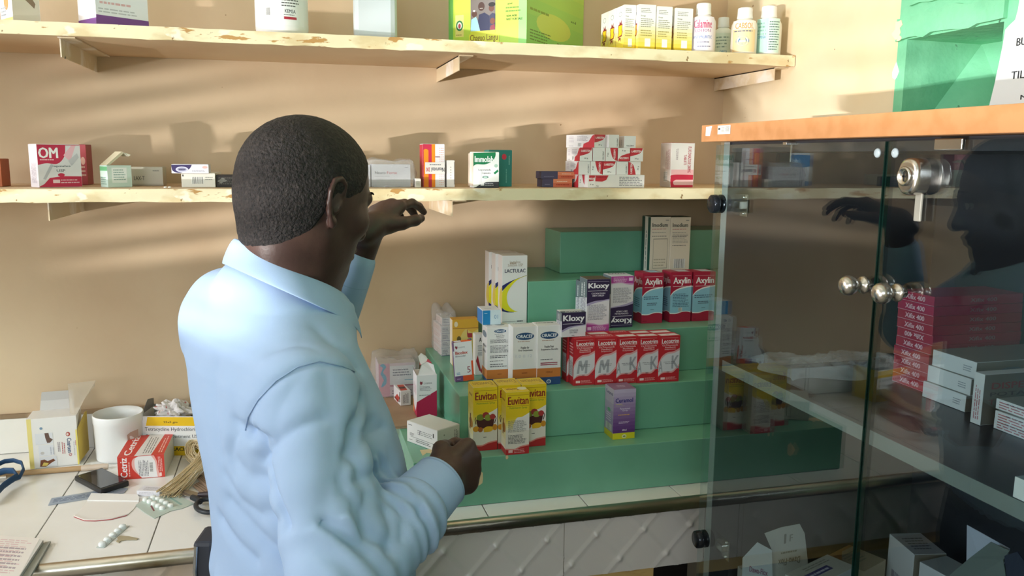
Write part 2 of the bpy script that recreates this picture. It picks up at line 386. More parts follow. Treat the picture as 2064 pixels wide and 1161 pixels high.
# ------------------------------------------------------------------ wall shelves
def wall_shelf(name, label, z0, z1, x0, x1, depth, brackets):
    s = empty(name, (x0, 0, z0)); tag(s, label, 'shelf', 'cream painted wall shelves')
    mb = MB(); mb.box((0, -depth+.002, 0), (x1-x0, -.0005, z1-z0), BOARD); mb.build('board', parent=s)
    e = MB(); rnd = random.Random(int(z0*1000)+99); n = 90; L = x1-x0
    tops = [rnd.uniform(-.0008, .0012) for _ in range(n+1)]; bots = [rnd.uniform(-.0015, .001) for _ in range(n+1)]
    vs = []
    for i in range(n+1):
        x = L*i/n; vs += [(x, -depth, bots[i]), (x, -depth, z1-z0+tops[i]*.4), (x, -depth+.0022, z1-z0+.0002), (x, -depth+.0022, -.0002)]
    fs = []
    for i in range(n):
        for k in range(4): fs.append((i*4+k, i*4+(k+1) % 4, i*4+4+(k+1) % 4, i*4+4+k))
    e.add(vs, fs, EDGE, False); e.build('front_edge', parent=s)
    for (bx, yf, h0, h1, dirx) in brackets:
        b = MB(); X = bx-x0
        b.prism([(X, -.001, -.0005), (X, yf, -.0005), (X, yf, -h0), (X, -.001, -h1)], (.0022, 0, 0), BRACKET)
        b.box((X if dirx > 0 else X-.028, yf-.012, -.0026), (X+.028 if dirx > 0 else X, -.001, -.0004), BRACKET)
        b.build('bracket', parent=s)
    return s
wall_shelf('wall_shelf', 'upper cream wall shelf with chipped front edge holding jugs, green carton and lotion bottles', .2, .2225, -1.6, XR-.002, .31,
           [(-.386, -.287, .034, .034, 1), (.335, -.262, .030, .032, 1), (1.047, -.272, .028, .032, 1)])
wall_shelf('wall_shelf', 'lower cream wall shelf with chipped front edge holding the red and white stack', -.0885, -.0655, -1.6, XR-.002, .31,
           [(-.43, -.27, .036, .036, 1), (.315, -.29, .034, .036, 1)])
ST, SM = .2225, -.0655    # shelf tops

# ------------------------------------------------------------------ tiled counter
ZC = -.65
def counter():
    c = empty('tiled_counter', (0, 0, FLOOR)); tag(c, 'long counter with white tiled top and steel nosing along the back wall', 'counter')
    x0, x1 = -1.8, XR-.002
    g = MB(); g.box((x0, -.560, ZC-.05-FLOOR), (x1, -.0005, ZC-.0028-FLOOR), GROUT); g.build('slab', parent=c)
    t = MB(); tx = .1925; i0 = int((x0-.330)/tx)-1
    X = .330+i0*tx
    while X < x1:
        a, b = max(X+.0011, x0), min(X+tx-.0011, x1)
        if b > a+.01:
            for (ya, yb) in ((-.567, -.129), (-.127, -.004)): t.box((a, ya, ZC-.0029-FLOOR), (b, yb, ZC-FLOOR), TILE, .0006)
        X += tx
    t.build('top_tiles', parent=c)
    n = MB(); prof = [(-.566, .0008)]+[(-.566-.013*math.sin(a), -.0125+.0133*math.cos(a)) for a in [i*math.pi/2/7 for i in range(8)]]+[(-.579, -.021), (-.566, -.021)]
    n.prism([(x0, y, ZC+z-FLOOR) for y, z in prof], (x1-x0, 0, 0), STEEL); o = n.build('steel_nosing', parent=c)
    for p in o.data.polygons: p.use_smooth = len(p.vertices) == 4
    # quilted embossed tiles on the front
    f = MB(); zt, zb = ZC-.024, -.786; wT = .290; hT = .20; xs = .183-wT*7
    def emb(u, v):
        h = 0
        a = (u+v*.9) % .0975*1.0; b = (u-v*.9) % .0975
        for q in (a, b): dq = min(q, .0975-q); h += .0022*math.exp(-(dq/.0024)**2)+.0012*math.exp(-((dq-.006)/.0015)**2)
        uu = (u+v*.9)/.0975; vv = (u-v*.9)/.0975; du = (uu-round(uu)); dv = (vv-round(vv))
        h += .0032*math.exp(-((du*du+dv*dv)/.0065))
        return h
    X = xs
    while X < x1:
        a, b = X+.0008, X+wT-.0008
        if b > x0 and a < x1:
            a = max(a, x0); b = min(b, x1); nx, nz = 96, 44
            vs = [(a+(b-a)*i/nx, -.5735-emb(a+(b-a)*i/nx, zb+(zt-zb)*j/nz), zb+(zt-zb)*j/nz-FLOOR) for j in range(nz+1) for i in range(nx+1)]
            fs = [(j*(nx+1)+i, j*(nx+1)+i+1, (j+1)*(nx+1)+i+1, (j+1)*(nx+1)+i) for j in range(nz) for i in range(nx)]
            f.add(vs, fs, TILEF, True)
        X += wT
    f.build('front_tiles', parent=c)
    g2 = MB(); g2.box((x0, -.573, zb-FLOOR), (x1, -.555, ZC-.02-FLOOR), GROUT); g2.build('front_backing', parent=c)
    w = MB(); w.box((x0, -.568, zb-.028-FLOOR), (.66, -.53, zb-.001-FLOOR), nmat('yellow_wood', 'BFA268', .6, [('A98A52', 8, .5, .6, (1, 6, 6))])); w.build('wood_rail', parent=c)
    k = MB(); dm = mat('241F1C', .8)  # near-black back sheet: shade of the opening put into its colour
    k.box((x0, -.02, .0), (x1, -.0005, ZC-.05-FLOOR), dm); k.box((x0, -.56, 0), (x0+.05, -.02, ZC-.05-FLOOR), mat('B8AE98', .7)); k.box((.1, -.56, 0), (.16, -.02, ZC-.05-FLOOR), mat('B8AE98', .7)); k.box((x1-.05, -.56, 0), (x1, -.02, ZC-.05-FLOOR), mat('B8AE98', .7))
    k.build('supports_and_shade_back', parent=c)
    b = MB(); X = .330+i0*tx
    while X < x1:
        a, e = max(X+.001, x0), min(X+tx-.001, x1)
        if e > a+.01: b.box((a, -.008, ZC+.001-FLOOR), (e, -.0005, -.572-FLOOR), TILE, .0006)
        X += tx
    b.box((x0, -.0075, -.5715-FLOOR), (x1, -.0005, -.562-FLOOR), nmat('old_plaster', 'B49A7C', .9, [('8F7A62', 20, .5, .6, (1, 1, 1))])); b.build('wall_tiles', parent=c)
counter()

# ------------------------------------------------------------------ green stepped display
LV = [(-.556, -.512, .201), (-.460, -.431, .303), (-.364, -.347, .432), (-.270, -.237, .494), (-.173, -.128, .602)]
def steps():
    r = empty('stepped_display', (0, 0, ZC)); tag(r, 'green painted wooden display of five steps standing on the tiled counter', 'display steps')
    zb = ZC+.0005
    for (zt, yf, xl) in LV:
        mb = MB(); mb.box((xl, yf, zb-ZC), (XR-.004, -.009, zt-ZC), STEPG, .0014)
        o = mb.build('step', parent=r); zb = zt+.0003
    # worn paint: bare wood by the left end of the lowest step
    w = MB(); z = LV[0][0]+.0002-ZC; wd = mat('D9C79A', .7)
    P = [on('Z', LV[0][0], *p) for p in ((846, 907), (872, 905), (873, 915), (860, 913), (852, 919))]
    w.add([(p[0], p[1], z) for p in P], [(0, 1, 2, 3, 4)], wd); w.build('worn_paint', parent=r)
    yf = LV[0][1]-.0002
    for (px, py, a, b) in ((966, 965, .012, .02), (1022, 922, .004, .005), (1177, 897, .006, .002)):
        p = on('Y', yf, px, py); rr = random.Random(px)
        if py > 900: w = MB(); w.add([(p[0]+a*math.cos(k)*rr.uniform(.6, 1), yf, p[2]-ZC+b*math.sin(k)*rr.uniform(.6, 1)) for k in [i*math.pi/4 for i in range(8)]], [list(range(8))], wd); w.build('worn_paint', parent=r)
steps()

# ------------------------------------------------------------------ glass door cabinet along the right wall
XG = .655        # outer face of the doors
ZT = .0215
def cabinet():
    c = empty('glass_cabinet', (XG, -.75, FLOOR)); tag(c, 'dark cabinet with orange wood top and two tinted glass doors', 'cabinet')
    def bld(mb, name, parent=c, **k):
        o = mb.build(name, parent=parent, **k); return o
    ox, oy, oz = XG, -.75, FLOOR
    def L(x, y, z): return (x-ox, y-oy, z-oz)
    yN = -1.56
    mb = MB(); mb.box(L(XG-.022, yN, ZT+.0035), L(XR-.006, -.737, ZT+.0295), ORANGE, .001); top = bld(mb, 'top_board')
    u = MB(); u.box(L(XG+.012, yN, ZT-.012), L(XR-.006, -.752, ZT+.003), DARKLAM); bld(u, 'top_rail')
    # stickers on the top board edge
    s = MB(); X = XG-.0222
    q = [on('X', X, *p) for p in ((1423.5, 256), (1435.5, 254), (1431, 274), (1422.5, 274))]
    s.prism([L(*p) for p in q], (-.0003, 0, 0), mat('EDF2F4', .4)); bld(s, 'corner_sticker', top)
    s = MB(); A = on('X', X, 1446.5, 271); B = on('X', X, 1472, 271); D = on('X', X, 1446.5, 253.5)
    o_ = np.array(L(*A)); mp = plane(o_, (0, B[1]-A[1], 0), (0, 0, D[2]-A[2]))
    inks(s, mp, [('r', 0, 0, 1, 1, 'D9D6CE'), ('r', .05, .5, .2, .75, '5A5A58'), ('l', .3, .25, .55, .8, 4, '9A9A98'), ('b', .6, .3, .95, .9, False)], lift=.0003); 
    bld(s, 'barcode_label', top)
    e = MB(); e.box(L(XG+.010, -.772, -.745), L(XR-.006, -.755, ZT-.012), DARKLAM); ep = bld(e, 'end_panel')
    e = MB(); e.box(L(XG+.0092, -.772, -.745), L(XG+.0102, -.755, ZT+.003), mat('8F9492', .4)); bld(e, 'edge_band', ep)  # edge painted paler, as if lit from the window side
    e = MB(); e.box(L(XR-.014, yN, -.745), L(XR-.006, -.772, ZT-.012), DARKLAM); bld(e, 'back_panel')
    e = MB(); e.box(L(XG+.010, yN-.017, -.745), L(XR-.006, yN, ZT+.003), DARKLAM); bld(e, 'end_panel')
    sh = MB(); sh.box(L(XG+.016, yN, -.342), L(XR-.014, -.7725, -.3245), DARKLAM); so = bld(sh, 'shelf_board')
    sh = MB(); sh.box(L(XG+.0152, yN, -.3422), L(XG+.0162, -.7725, -.3243), GREYBAND); bld(sh, 'edge_band', so)
    b = MB(); b.box(L(XG+.002, yN-.017, -.762), L(XR-.006, -.755, -.745), DARKLAM); bld(b, 'bottom_board')
    b = MB(); b.box(L(XG+.02, yN-.01, FLOOR), L(XR-.02, -.762, -.762), DARKLAM); bld(b, 'plinth')
    for (ya, yb, kind) in ((-.747, -1.1375, 'far'), (-1.1425, -1.54, 'near')):
        g = MB(); g.box(L(XG, yb, -.744), L(XG+.005, ya, ZT-.001), GLASS)
        d = bld(g, 'glass_door')
        yfree = yb if kind == 'far' else ya
        ce = MB(); ce.box(L(XG-.0001, yfree-.0008, -.744), L(XG+.0051, yfree+.0008, ZT-.001), GLASSEDGE); bld(ce, 'cut_edge', d)
        # round knob
        ky = -1.118 if kind == 'far' else -1.176; kz = -.1475
        k = MB(); prof = [(0.0, -.031), (.004, -.0309), (.0085, -.029), (.0115, -.0245), (.0122, -.020), (.0105, -.0145), (.007, -.0105), (.0052, -.008), (.0052, -.0045), (.0095, -.003), (.0105, -.0008), (.0105, 0), (0, 0)]
        prof = [(r_, -h_) for r_, h_ in prof]
        k.lathe(L(XG, ky, kz), prof[::-1], CHROME, 28, axis=(-1, 0, 0)); bld(k, 'knob', d)
        k = MB(); k.lathe(L(XG+.005, ky, kz), [(.006, 0), (.006, .004), (.003, .006), (.0, .006)], CHROME, 16, axis=(1, 0, 0)); bld(k, 'knob_screw', d)
        # clear bumper dot at the free top corner
        k = MB(); k.lathe(L(XG-.0002, yfree+(.012 if kind == 'far' else -.012), ZT-.014), [(.0, .0018), (.0045, .0015), (.0058, 0), (0, 0)], film('bumper', (.9, .95, .97), .1, 1.5, .35, 'DDEBF0'), 18, axis=(-1, 0, 0)); bld(k, 'bumper_pad', d)
        if kind == 'near':
            ly, lz = -1.196, -.0175
            k = MB(); seg = 36; outl = []
            for i in range(seg):
                a = 2*math.pi*i/seg; outl.append((ly+.0155*math.copysign(abs(math.cos(a))**.8, math.cos(a)), lz+.020*math.copysign(abs(math.sin(a))**.8, math.sin(a))))
            rings = [(0, 1.0), (.012, 1.0), (.0155, .96), (.0175, .86), (.018, .72)]
            vs = [L(XG-h, ly+(y-ly)*s_, lz+(z-lz)*s_) for h, s_ in rings for y, z in outl]
            fs = [(i*seg+q_, i*seg+(q_+1) % seg, (i+1)*seg+(q_+1) % seg, (i+1)*seg+q_) for i in range(len(rings)-1) for q_ in range(seg)]+[[4*seg+q_ for q_ in range(seg)]]
            k.add(vs, fs, CHROME, True); lo = bld(k, 'lock', d)
            k = MB(); k.lathe(L(XG-.018, ly, lz), [(.0105, 0), (.0105, .003), (.0092, .0045), (.0078, .0045), (.0072, .0032), (0, .0032)], CHROME, 28, axis=(-1, 0, 0)); bld(k, 'lock_cylinder', d)
            k = MB(); k.box(L(XG-.0216, ly-.0008, lz-.005), L(XG-.0211, ly+.0008, lz+.005), mat('151515', .6)); k.box(L(XG-.0216, ly-.002, lz-.001), L(XG-.0211, ly+.002, lz+.001), mat('151515', .6)); bld(k, 'keyhole', d)
            k = MB(); k.box(L(XG-.004, ly-.009, lz-.048), L(XG-.001, ly+.001, lz-.018), mat('9E9C92', .45, .3), .0012); bld(k, 'lock_tongue', d)
            k = MB(); k.box(L(XG-.0022, -1.252, ZT-.011), L(XG-.0002, -1.214, ZT+.0005), CHROME, .0009); bld(k, 'door_plate', d)
        else:
            for hz in (-.072, -.640):
                k = MB(); k.lathe(L(XG-.0105, -.757, hz), [(0, 0), (.0125, .0), (.0145, .0015), (.0148, .009), (.0148, .0102), (0, .0102)][::1], mat('22262C', .18, .55), 32, axis=(1, 0, 0))
                ho = bld(k, 'hinge', d)
                k = MB(); k.lathe(L(XG+.0052, -.757, hz), [(0, .011), (.0132, .011), (.0146, .0095), (.0148, 0), (0, 0)], mat('1B2026', .2, .5), 32, axis=(1, 0, 0)); bld(k, 'hinge_cup', d)
                k = MB(); k.box(L(XG+.016, -.80, hz-.006), L(XG+.030, -.7725, hz+.006), CHROME, .001); k.box(L(XG+.022, -.812, hz-.017), L(XG+.0235, -.7725, hz+.017), CHROME, .0004)
                for dz in (-.0125, .0125): k.sphere(L(XG+.0215, -.803, hz+dz), .0028, CHROME, 6)
                bld(k, 'hinge_arm', d)
    k = MB(); k.box(L(XG-.004, -.947, ZT-.003), L(XG+.012, -.938, ZT+.001), CHROME, .0004); k.box(L(XG+.006, -.944, ZT-.026), L(XG+.0075, -.941, ZT), CHROME, .0003); bld(k, 'catch')
cabinet()
mb = MB(); A = on('X', 1.0, 1621, 236); mb.box((0, -.32, 0), (.12, 0, .017), BOARD, .0006)
o = mb.build('spare_board', loc=(.94, A[1], ZT+.0297)); tag(o, 'pale offcut board lying on the orange cabinet top against the right wall', 'board')
# paper notice taped to the green wall
def notice():
    X = XR-.0045; edge = [(2055, 5), (2052, 22), (2047, 40), (2036, 50), (2027, 60), (2022, 90), (2014, 130), (2004, 175), (1994, 215)]
    P = [on('X', X, *p) for p in edge]
    mb = MB(); zt = .26; yN = -1.2
    pts = [(X, p[1], p[2]) for p in P]+[(X, -.86, .03), (X, yN, .03), (X, yN, zt), (X, P[0][1], zt)]
    mb.prism(pts, (-.0008, 0, 0), mat('E3E8EC', .5))
    A = on('X', X, 2049, 93); B = on('X', X, 2038, 160); D = on('X', X, 2057, 201)
    for s, p, h, w in (('BULK', A, .0115, .036), ('TILL', B, .0115, .034), ('M-', D, .007, .018)):
        mp = plane((X-.0008, p[1], p[2]), (0, -w, 0), (0, 0, h)); inks(mb, mp, [('t', s, 0, 0, 1, 1, '2F3338', 0, .05)])
    o = mb.build('paper_notice'); tag(o, 'white paper notice with bold black letters taped on the green wall', 'notice')
notice()

# ------------------------------------------------------------------ upper shelf
YS = -.29
G = None
# jugs, bottles
def bottle(name, label, px, w, top, Y, prof_body, cap, body_col, label_items, lab_v, cap_col='EFF1F0', group=None, cat='bottle', lab_base='FFFFFF', rough=.35, z=ST+.0006, sx=1.0, lab_span=1.95):
    P = px_at(Y, z, px); R = abs(solve_x(P, (1, 0, 0), px+w/2)); Hh = solve_y(P, (0, 0, 1), top)
    t = empty(name, tuple(P)); tag(t, label, cat, group)
    mb = MB(); mb.lathe((0, 0, 0), [(r*R, v*Hh) for r, v in prof_body], mat(body_col, rough), 36); mb.build('body', parent=t)
    c = MB(); pr = [(r*R, v*Hh) for r, v in cap]; c.lathe((0, 0, 0), pr, mat(cap_col, .4), 36)
    c.build('cap', parent=t)
    v0, v1 = lab_v; th0 = math.atan2(-P[0], P[1]-CAM[1])   # the label faces the room
    f0 = math.atan2(CAM[1]-P[1], CAM[0]-P[0])
    Rl = R*1.004
    fn = lambda u, v, k: np.array([math.cos(f0+(u-.5)*lab_span)*(Rl+k), math.sin(f0+(u-.5)*lab_span)*(Rl+k), Hh*(v0+(v1-v0)*v)])
    lb = MB(); inks(lb, fn, [('r', 0, 0, 1, 1, lab_base)]+label_items, curved=True, seed=px); lb.build('label', parent=t)
    return t
BODY = [(0, 0), (.9, .0), (.98, .015), (1, .04), (1, .58), (.97, .64), (.86, .70), (.62, .74), (.52, .76), (.52, .80), (0, .80)]
CAPP = [(0, .765), (.60, .765), (.615, .775), (.58, .84), (.56, .97), (.53, .99), (0, 1.0)]
bottle('lotion_bottle', 'white lotion bottle with pink lettering, leftmost of the bottles on the upper shelf', 1414.5, 45.5, 7, -.27, BODY, CAPP, 'E9E4E2',
       [('t', 'Calamine', .12, .66, .88, .92, 'D2456F', 0, .05), ('t', 'LOTION', .2, .54, .82, .63, 'A04A7E', 0, .02), ('t', 'ANTIPRURITIC', .1, .34, .9, .43, '5A7FC0', 0, .03), ('l', .3, .2, .8, .27, 1, '6A6A88'), ('l', .3, .07, .85, .14, 1, '6A6A88')], (.05, .70), group=None, lab_base='EEE6EE')
bottle('lotion_bottle', 'small frosted bottle standing behind and between two larger white bottles', 1455, 34, 35, -.15, BODY, CAPP, 'D9E0D2', [('l', .1, .4, .9, .9, 4, '7E9A8C'), ('t', 'OMEGA', .35, .2, .75, .32, '4F8FA8', 0, .03)], (.05, .62), lab_base='CFE0D0', cap_col='DCE0DA')
bottle('lotion_bottle', 'white bottle with orange lettering and round blue emblem on its label', 1497.5, 45.5, 16, -.27, BODY, CAPP, 'E8E3D6',
       [('r', 0, 0, 1, .72, 'F0D7A8'), ('t', 'CABSOL', .12, .74, .88, .93, 'E59A45', 0, .05), ('l', .08, .62, .92, .71, 1, '6A7080'), ('e', .45, .34, .27, .2, '3F7CA8'), ('e', .45, .34, .22, .15, 'E9EEF0'), ('e', .45, .34, .17, .11, '3F7CA8'), ('l', .33, .29, .57, .39, 1, 'FFFFFF')], (.05, .70), lab_base='F4EFE4')
bottle('lotion_bottle', 'white bottle with pale green label nearest the right end of the shelf', 1545.5, 46, 12.5, -.27, BODY, CAPP, 'E6E9E0',
       [('r', 0, 0, .5, 1, 'B9E2D4'), ('l', .06, .5, .44, .92, 4, '6FA898'), ('t', 'OMEGA', .1, .42, .42, .5, '3E7FB4', 0, .03), ('l', .54, .06, .98, .94, 12, '5E7A74')], (.05, .72), lab_base='D2EDE2')

def jug(name, label, px, w, Y, h, body, items, col='EDEFEF', lab=(.25, .9), lw=None, lidc='E6E8E8'):
    P = px_at(Y, ST+.0006, px); R = abs(solve_x(P, (1, 0, 0), px+w/2))
    t = empty(name, tuple(P)); tag(t, label, 'jug')
    mb = MB(); mb.lathe((0, 0, 0), [(r*R, v*h) for r, v in body], mat(col, .3, 0, .5), 40); mb.build('body', parent=t)
    c = MB(); c.lathe((0, 0, h*.9), [(0, 0), (R*.42, 0), (R*.42, .022), (R*.38, .026), (0, .026)], mat(lidc, .4), 28); c.build('cap', parent=t)
    f0 = math.atan2(CAM[1]-P[1], CAM[0]-P[0])
    fn = lambda u, v, k: np.array([math.cos(f0+(u-.5)*1.9)*(R*1.003+k), math.sin(f0+(u-.5)*1.9)*(R*1.003+k), h*(lab[0]+(lab[1]-lab[0])*v)])
    lb = MB(); inks(lb, fn, items, curved=True, seed=int(px)); lb.build('label', parent=t); return t
jug('plastic_jug', 'large round white plastic jug with a small red bar on its label', 569.5, 106, -.24, .26,
    [(0, 0), (.86, 0), (.96, .015), (1, .05), (1, .8), (.95, .86), (.6, .9), (0, .9)],
    [('r', .0, 0, 1, 1, 'F1F2F3'), ('t', 'KEMSA', .56, .115, .78, .15, '3A3F48', 0, .03), ('r', .54, .055, .80, .08, 'B5384A'), ('l', .54, .09, .80, .107, 1, '777777'), ('l', .5, .17, .86, .25, 3, '666666'), ('l', .12, .04, .26, .07, 1, 'BBBBBB'), ('b', .17, .09, .28, .16, False), ('l', .5, .60, .9, .95, 6, '888888')], lab=(.06, .8))

def canister():
    Y = -.25; P = px_at(Y, ST+.0006, 731); e = abs(solve_x(P, (1, 0, 0), 799)); w2 = abs(solve_x(P, (1, 0, 0), 697))
    t = empty('plastic_canister', (P[0], P[1], P[2]), math.radians(-8)); tag(t, 'square translucent white plastic canister without a label on the upper shelf', 'canister')
    m = MB(); mt = film('milky_plastic', (.8, .86, .88), .25, 1.45, .72, 'DDE6EA'); m.box((-w2*.55, 0, 0), (e, .095, .21), mt, .011); m.build('body', parent=t)
    m = MB(); m.lathe((.01, .05, .209), [(0, 0), (.022, 0), (.022, .02), (0, .022)], mat('E8ECEE', .4), 24); m.build('cap', parent=t)
    m = MB(); m.tube([(-.02, .05, .209), (-.025, .05, .235), (.03, .05, .238), (.055, .05, .209)], .007, mat('DDE6EA', .35), 10); m.build('handle', parent=t)
canister()
carton('medicine_carton', 'tan and white carton with brown pictures at the left end of the upper shelf', Y=-.26, z=ST+.0006, px=27, pf=83, d=.06, h=.1, yaw=34, side='L',
       faces={'F': [('p', [(.3, .45), (.55, .62), (.85, .38), (.8, .3), (.45, .45)], '8A7460'), ('e', .6, .62, .12, .1, '6E5340')], 'L': [('r', 0, 0, 1, .12, 'F2E08C'), ('e', .55, .4, .18, .14, 'C79A62'), ('e', .5, .62, .1, .08, '6A4A38'), ('l', .1, .16, .6, .34, 3, 'A9B0B8')]}, cols={'F': 'D8CFC0', 'L': 'F2F2F0'})
carton('medicine_carton', 'big white carton with a purple band along its foot beside the round jug', Y=-.265, z=ST+.0006, px=195, pf=301, d=.07, h=.13, yaw=36, side='L',
       faces={'F': [('r', 0, 0, 1, .17, '7A4A90'), ('l', .05, .2, .9, .28, 2, 'B9BCC4'), ('l', .05, .42, .9, .56, 1, 'DDBFC6'), ('l', .08, .31, .75, .38, 1, 'D8AEB4')], 'L': [('r', 0, 0, 1, .13, '7A4A90')]}, cols={'F': 'E6E9F0', 'L': 'F4F2F6'})
# green family carton, a corner towards the room
def family():
    it = [('g', 0, 0, .2, 1, '6FBE5E', 'C6E24A', 6), ('g', 0, 0, 1, 1, 'B8DC50', 'DCEC5C', 8), ('g', .9, 0, 1, 1, '9CE27C', '8EDC84', 2), ('r', .0, 0, .06, 1, '6FB85A'),
          ('r', .09, .12, .2, .62, 'E6E287'), ('e', .145, .38, .048, .12, '2F7A48'), ('e', .145, .38, .03, .08, 'D8D8D0'), ('e', .145, .37, .017, .055, '9A3340'), ('l', .1, .14, .19, .2, 1, 'A9A25A'),
          ('p', [(.29, .17), (.61, .22), (.61, 1.0), (.29, 1.0)], '7B7370'),
          ('e', .34, .62, .035, .07, '5A3A30'), ('p', [(.29, .18), (.30, .5), (.36, .56), (.40, .4), (.42, .2)], '9FD0DC'), ('r', .325, .67, .35, .71, 'E8E8E8'),
          ('e', .43, .78, .042, .1, '4A2F28'), ('p', [(.40, .6), (.47, .64), (.535, .56), (.54, .21), (.42, .2), (.385, .45)], '2B2F52'), ('r', .41, .735, .45, .745, 'E8DAD0'),
          ('e', .56, .73, .035, .08, '6A4034'), ('e', .565, .81, .045, .05, '1E1A1A'), ('p', [(.53, .56), (.57, .62), (.61, .6), (.61, .3), (.54, .3)], '3B3C58'),
          ('e', .575, .44, .033, .07, '7A4636'), ('p', [(.54, .24), (.55, .34), (.60, .37), (.61, .25)], '8E3A48'), ('r', .29, .16, .61, .235, 'DDE24A'),
          ('t', 'Chaguo Langu', .285, .04, .63, .145, '7A5A1E', 4, .03), ('t', 'NOW, MORE', .75, .50, .88, .55, '2E5A24', 0, .04), ('t', 'NOT FOR SALE', .75, .43, .95, .48, '2E5A24', 0, .04), ('l', .74, .6, .93, .75, 2, '6E9A3A'), ('t', 'and', .76, .78, .82, .82, '2E5A24', 0, .03)]
    def rescale(its, n, f):
        out = list(its[:n])
        for t_ in its[n:]:
            if t_[0] == 'p': out.append(('p', [(u, f(v)) for u, v in t_[1]], t_[2]))
            elif t_[0] == 'e': out.append(('e', t_[1], f(t_[2]), t_[3], t_[4]*.45, t_[5]))
            elif t_[0] == 't': out.append((t_[0], t_[1], t_[2], f(t_[3]), t_[4], f(t_[5]))+tuple(t_[6:]))
            else: out.append((t_[0], t_[1], f(t_[2]), t_[3], f(t_[4]))+tuple(t_[5:]))
        return out
    sc = [q for q in it if q[0] == 't' and q[1] == 'Chaguo Langu'][0]; it.remove(sc)
    it = rescale(it, 4, lambda v: .165+(v-.2)*.45)+[('r', .27, .05, .66, .15, 'DDE24A'), ('t', 'Chaguo Langu', .285, .06, .64, .145, '7A5A1E', 0, .03)]
    ir = [('g', 0, 0, 1, 1, '8ACC66', 'C6DC60', 6), ('e', .45, .45, .3, .3, 'CCDC66'), ('l', .05, .08, .4, .3, 4, '6A8A3A'), ('l', .5, .15, .75, .2, 1, '6A8A3A'), ('t', 'and', .75, .68, .85, .73, '4A6A2A', 0, .02), ('l', .05, .6, .4, .7, 1, '88A23A')]
    ir = rescale(ir, 1, lambda v: v*.56+.03)
    o = carton('family_planning_carton', 'big yellow green carton with a family picture and brown script on the upper shelf', Y=-.262, z=ST+.0006, px=1061, pf=904.5, ps=1174, h=.2, yaw=-40, side='R', base='A6CE5A', faces={'F': it, 'R': ir}, cat='carton', lid=True)
family()
# yellow and white cartons with a little emblem
def yfaces():
    emb = [('r', 0, 0, 1, 1, 'F4F2EC'), ('g', 0, 0, 1, .6, 'F0CC22', 'F4F2EC', 7), ('e', .5, .82, .2, .06, '9AA0A8'), ('e', .5, .82, .15, .045, 'F2F2EC'),
           ('p', [(.2, .3), (.75, .32), (.85, .42), (.78, .48), (.82, .6), (.3, .6), (.22, .55), (.28, .42)], '8E2F3A'), ('p', [(.27, .33), (.7, .35), (.76, .42), (.7, .47), (.75, .57), (.33, .57), (.28, .53), (.35, .42)], 'F0D02A'),
           ('p', [(.4, .6), (.42, .69), (.55, .62), (.68, .7), (.7, .6)], '8E2F3A'), ('p', [(.35, .3), (.3, .21), (.5, .26), (.62, .2), (.62, .3)], '8E2F3A')]
    fr = [('r', 0, 0, 1, 1, 'F4F2EC'), ('g', 0, 0, 1, .62, 'EBC82A', 'F4F2EC', 7), ('l', .12, .82, .75, .93, 3, '8A8A80'), ('t', 'Dosage', .12, .73, .4, .77, '55554A', 0, .04), ('l', .12, .5, .9, .71, 5, 'A0A08A'), ('l', .12, .30, .8, .46, 3, 'B0A45A'), ('r', .38, .08, .72, .26, 'E8EAE6'), ('l', .1, .01, .9, .05, 1, '55554A')]
    return {'L': emb, 'F': fr, 'T': [('r', .05, .4, .95, .6, '55555A')]}
yg = 'yellow and white cartons at the right of the upper shelf'
YB1 = -.285
prev = None
for i, (lx, rx, back, tp, nm) in enumerate(((1286, 1319.5, 1267.5, 8.5, 'yellow and white carton in front showing its emblem side'), (1321.5, 1352.6, None, 12.6, 'middle of the three forward yellow and white cartons'), (1359, 1393.7, None, 16, 'yellow and white carton next to the pink-lettered lotion bottle'))):
    carton('yellow_carton', ['yellow and white carton in front with its emblem side in full view', nm, nm][i], Y=YB1, z=ST+.0006, px=lx, pf=rx, ps=back, d=.045, top=tp, faces=yfaces(), group=yg, seed=i, base='F0EDE0')
P0 = px_at(YB1+.012, ST+.0006, 1257); wq = .026
hq = solve_y(px_at(YB1, ST+.0006, 1286), (0, 0, 1), 8.5)
for i, nm in enumerate(('nearest of the three yellow emblem cartons receding behind the front one', 'middle one of the three yellow emblem cartons receding towards the wall', 'yellow emblem carton farthest left, standing closest to the wall')):
    carton('yellow_carton', nm, loc=(P0[0]-.001*i, YB1+.014+i*.0435, ST+.0006), w=wq, d=.042, h=hq, faces=yfaces(), group=yg, seed=i+9, base='F0EDE0')

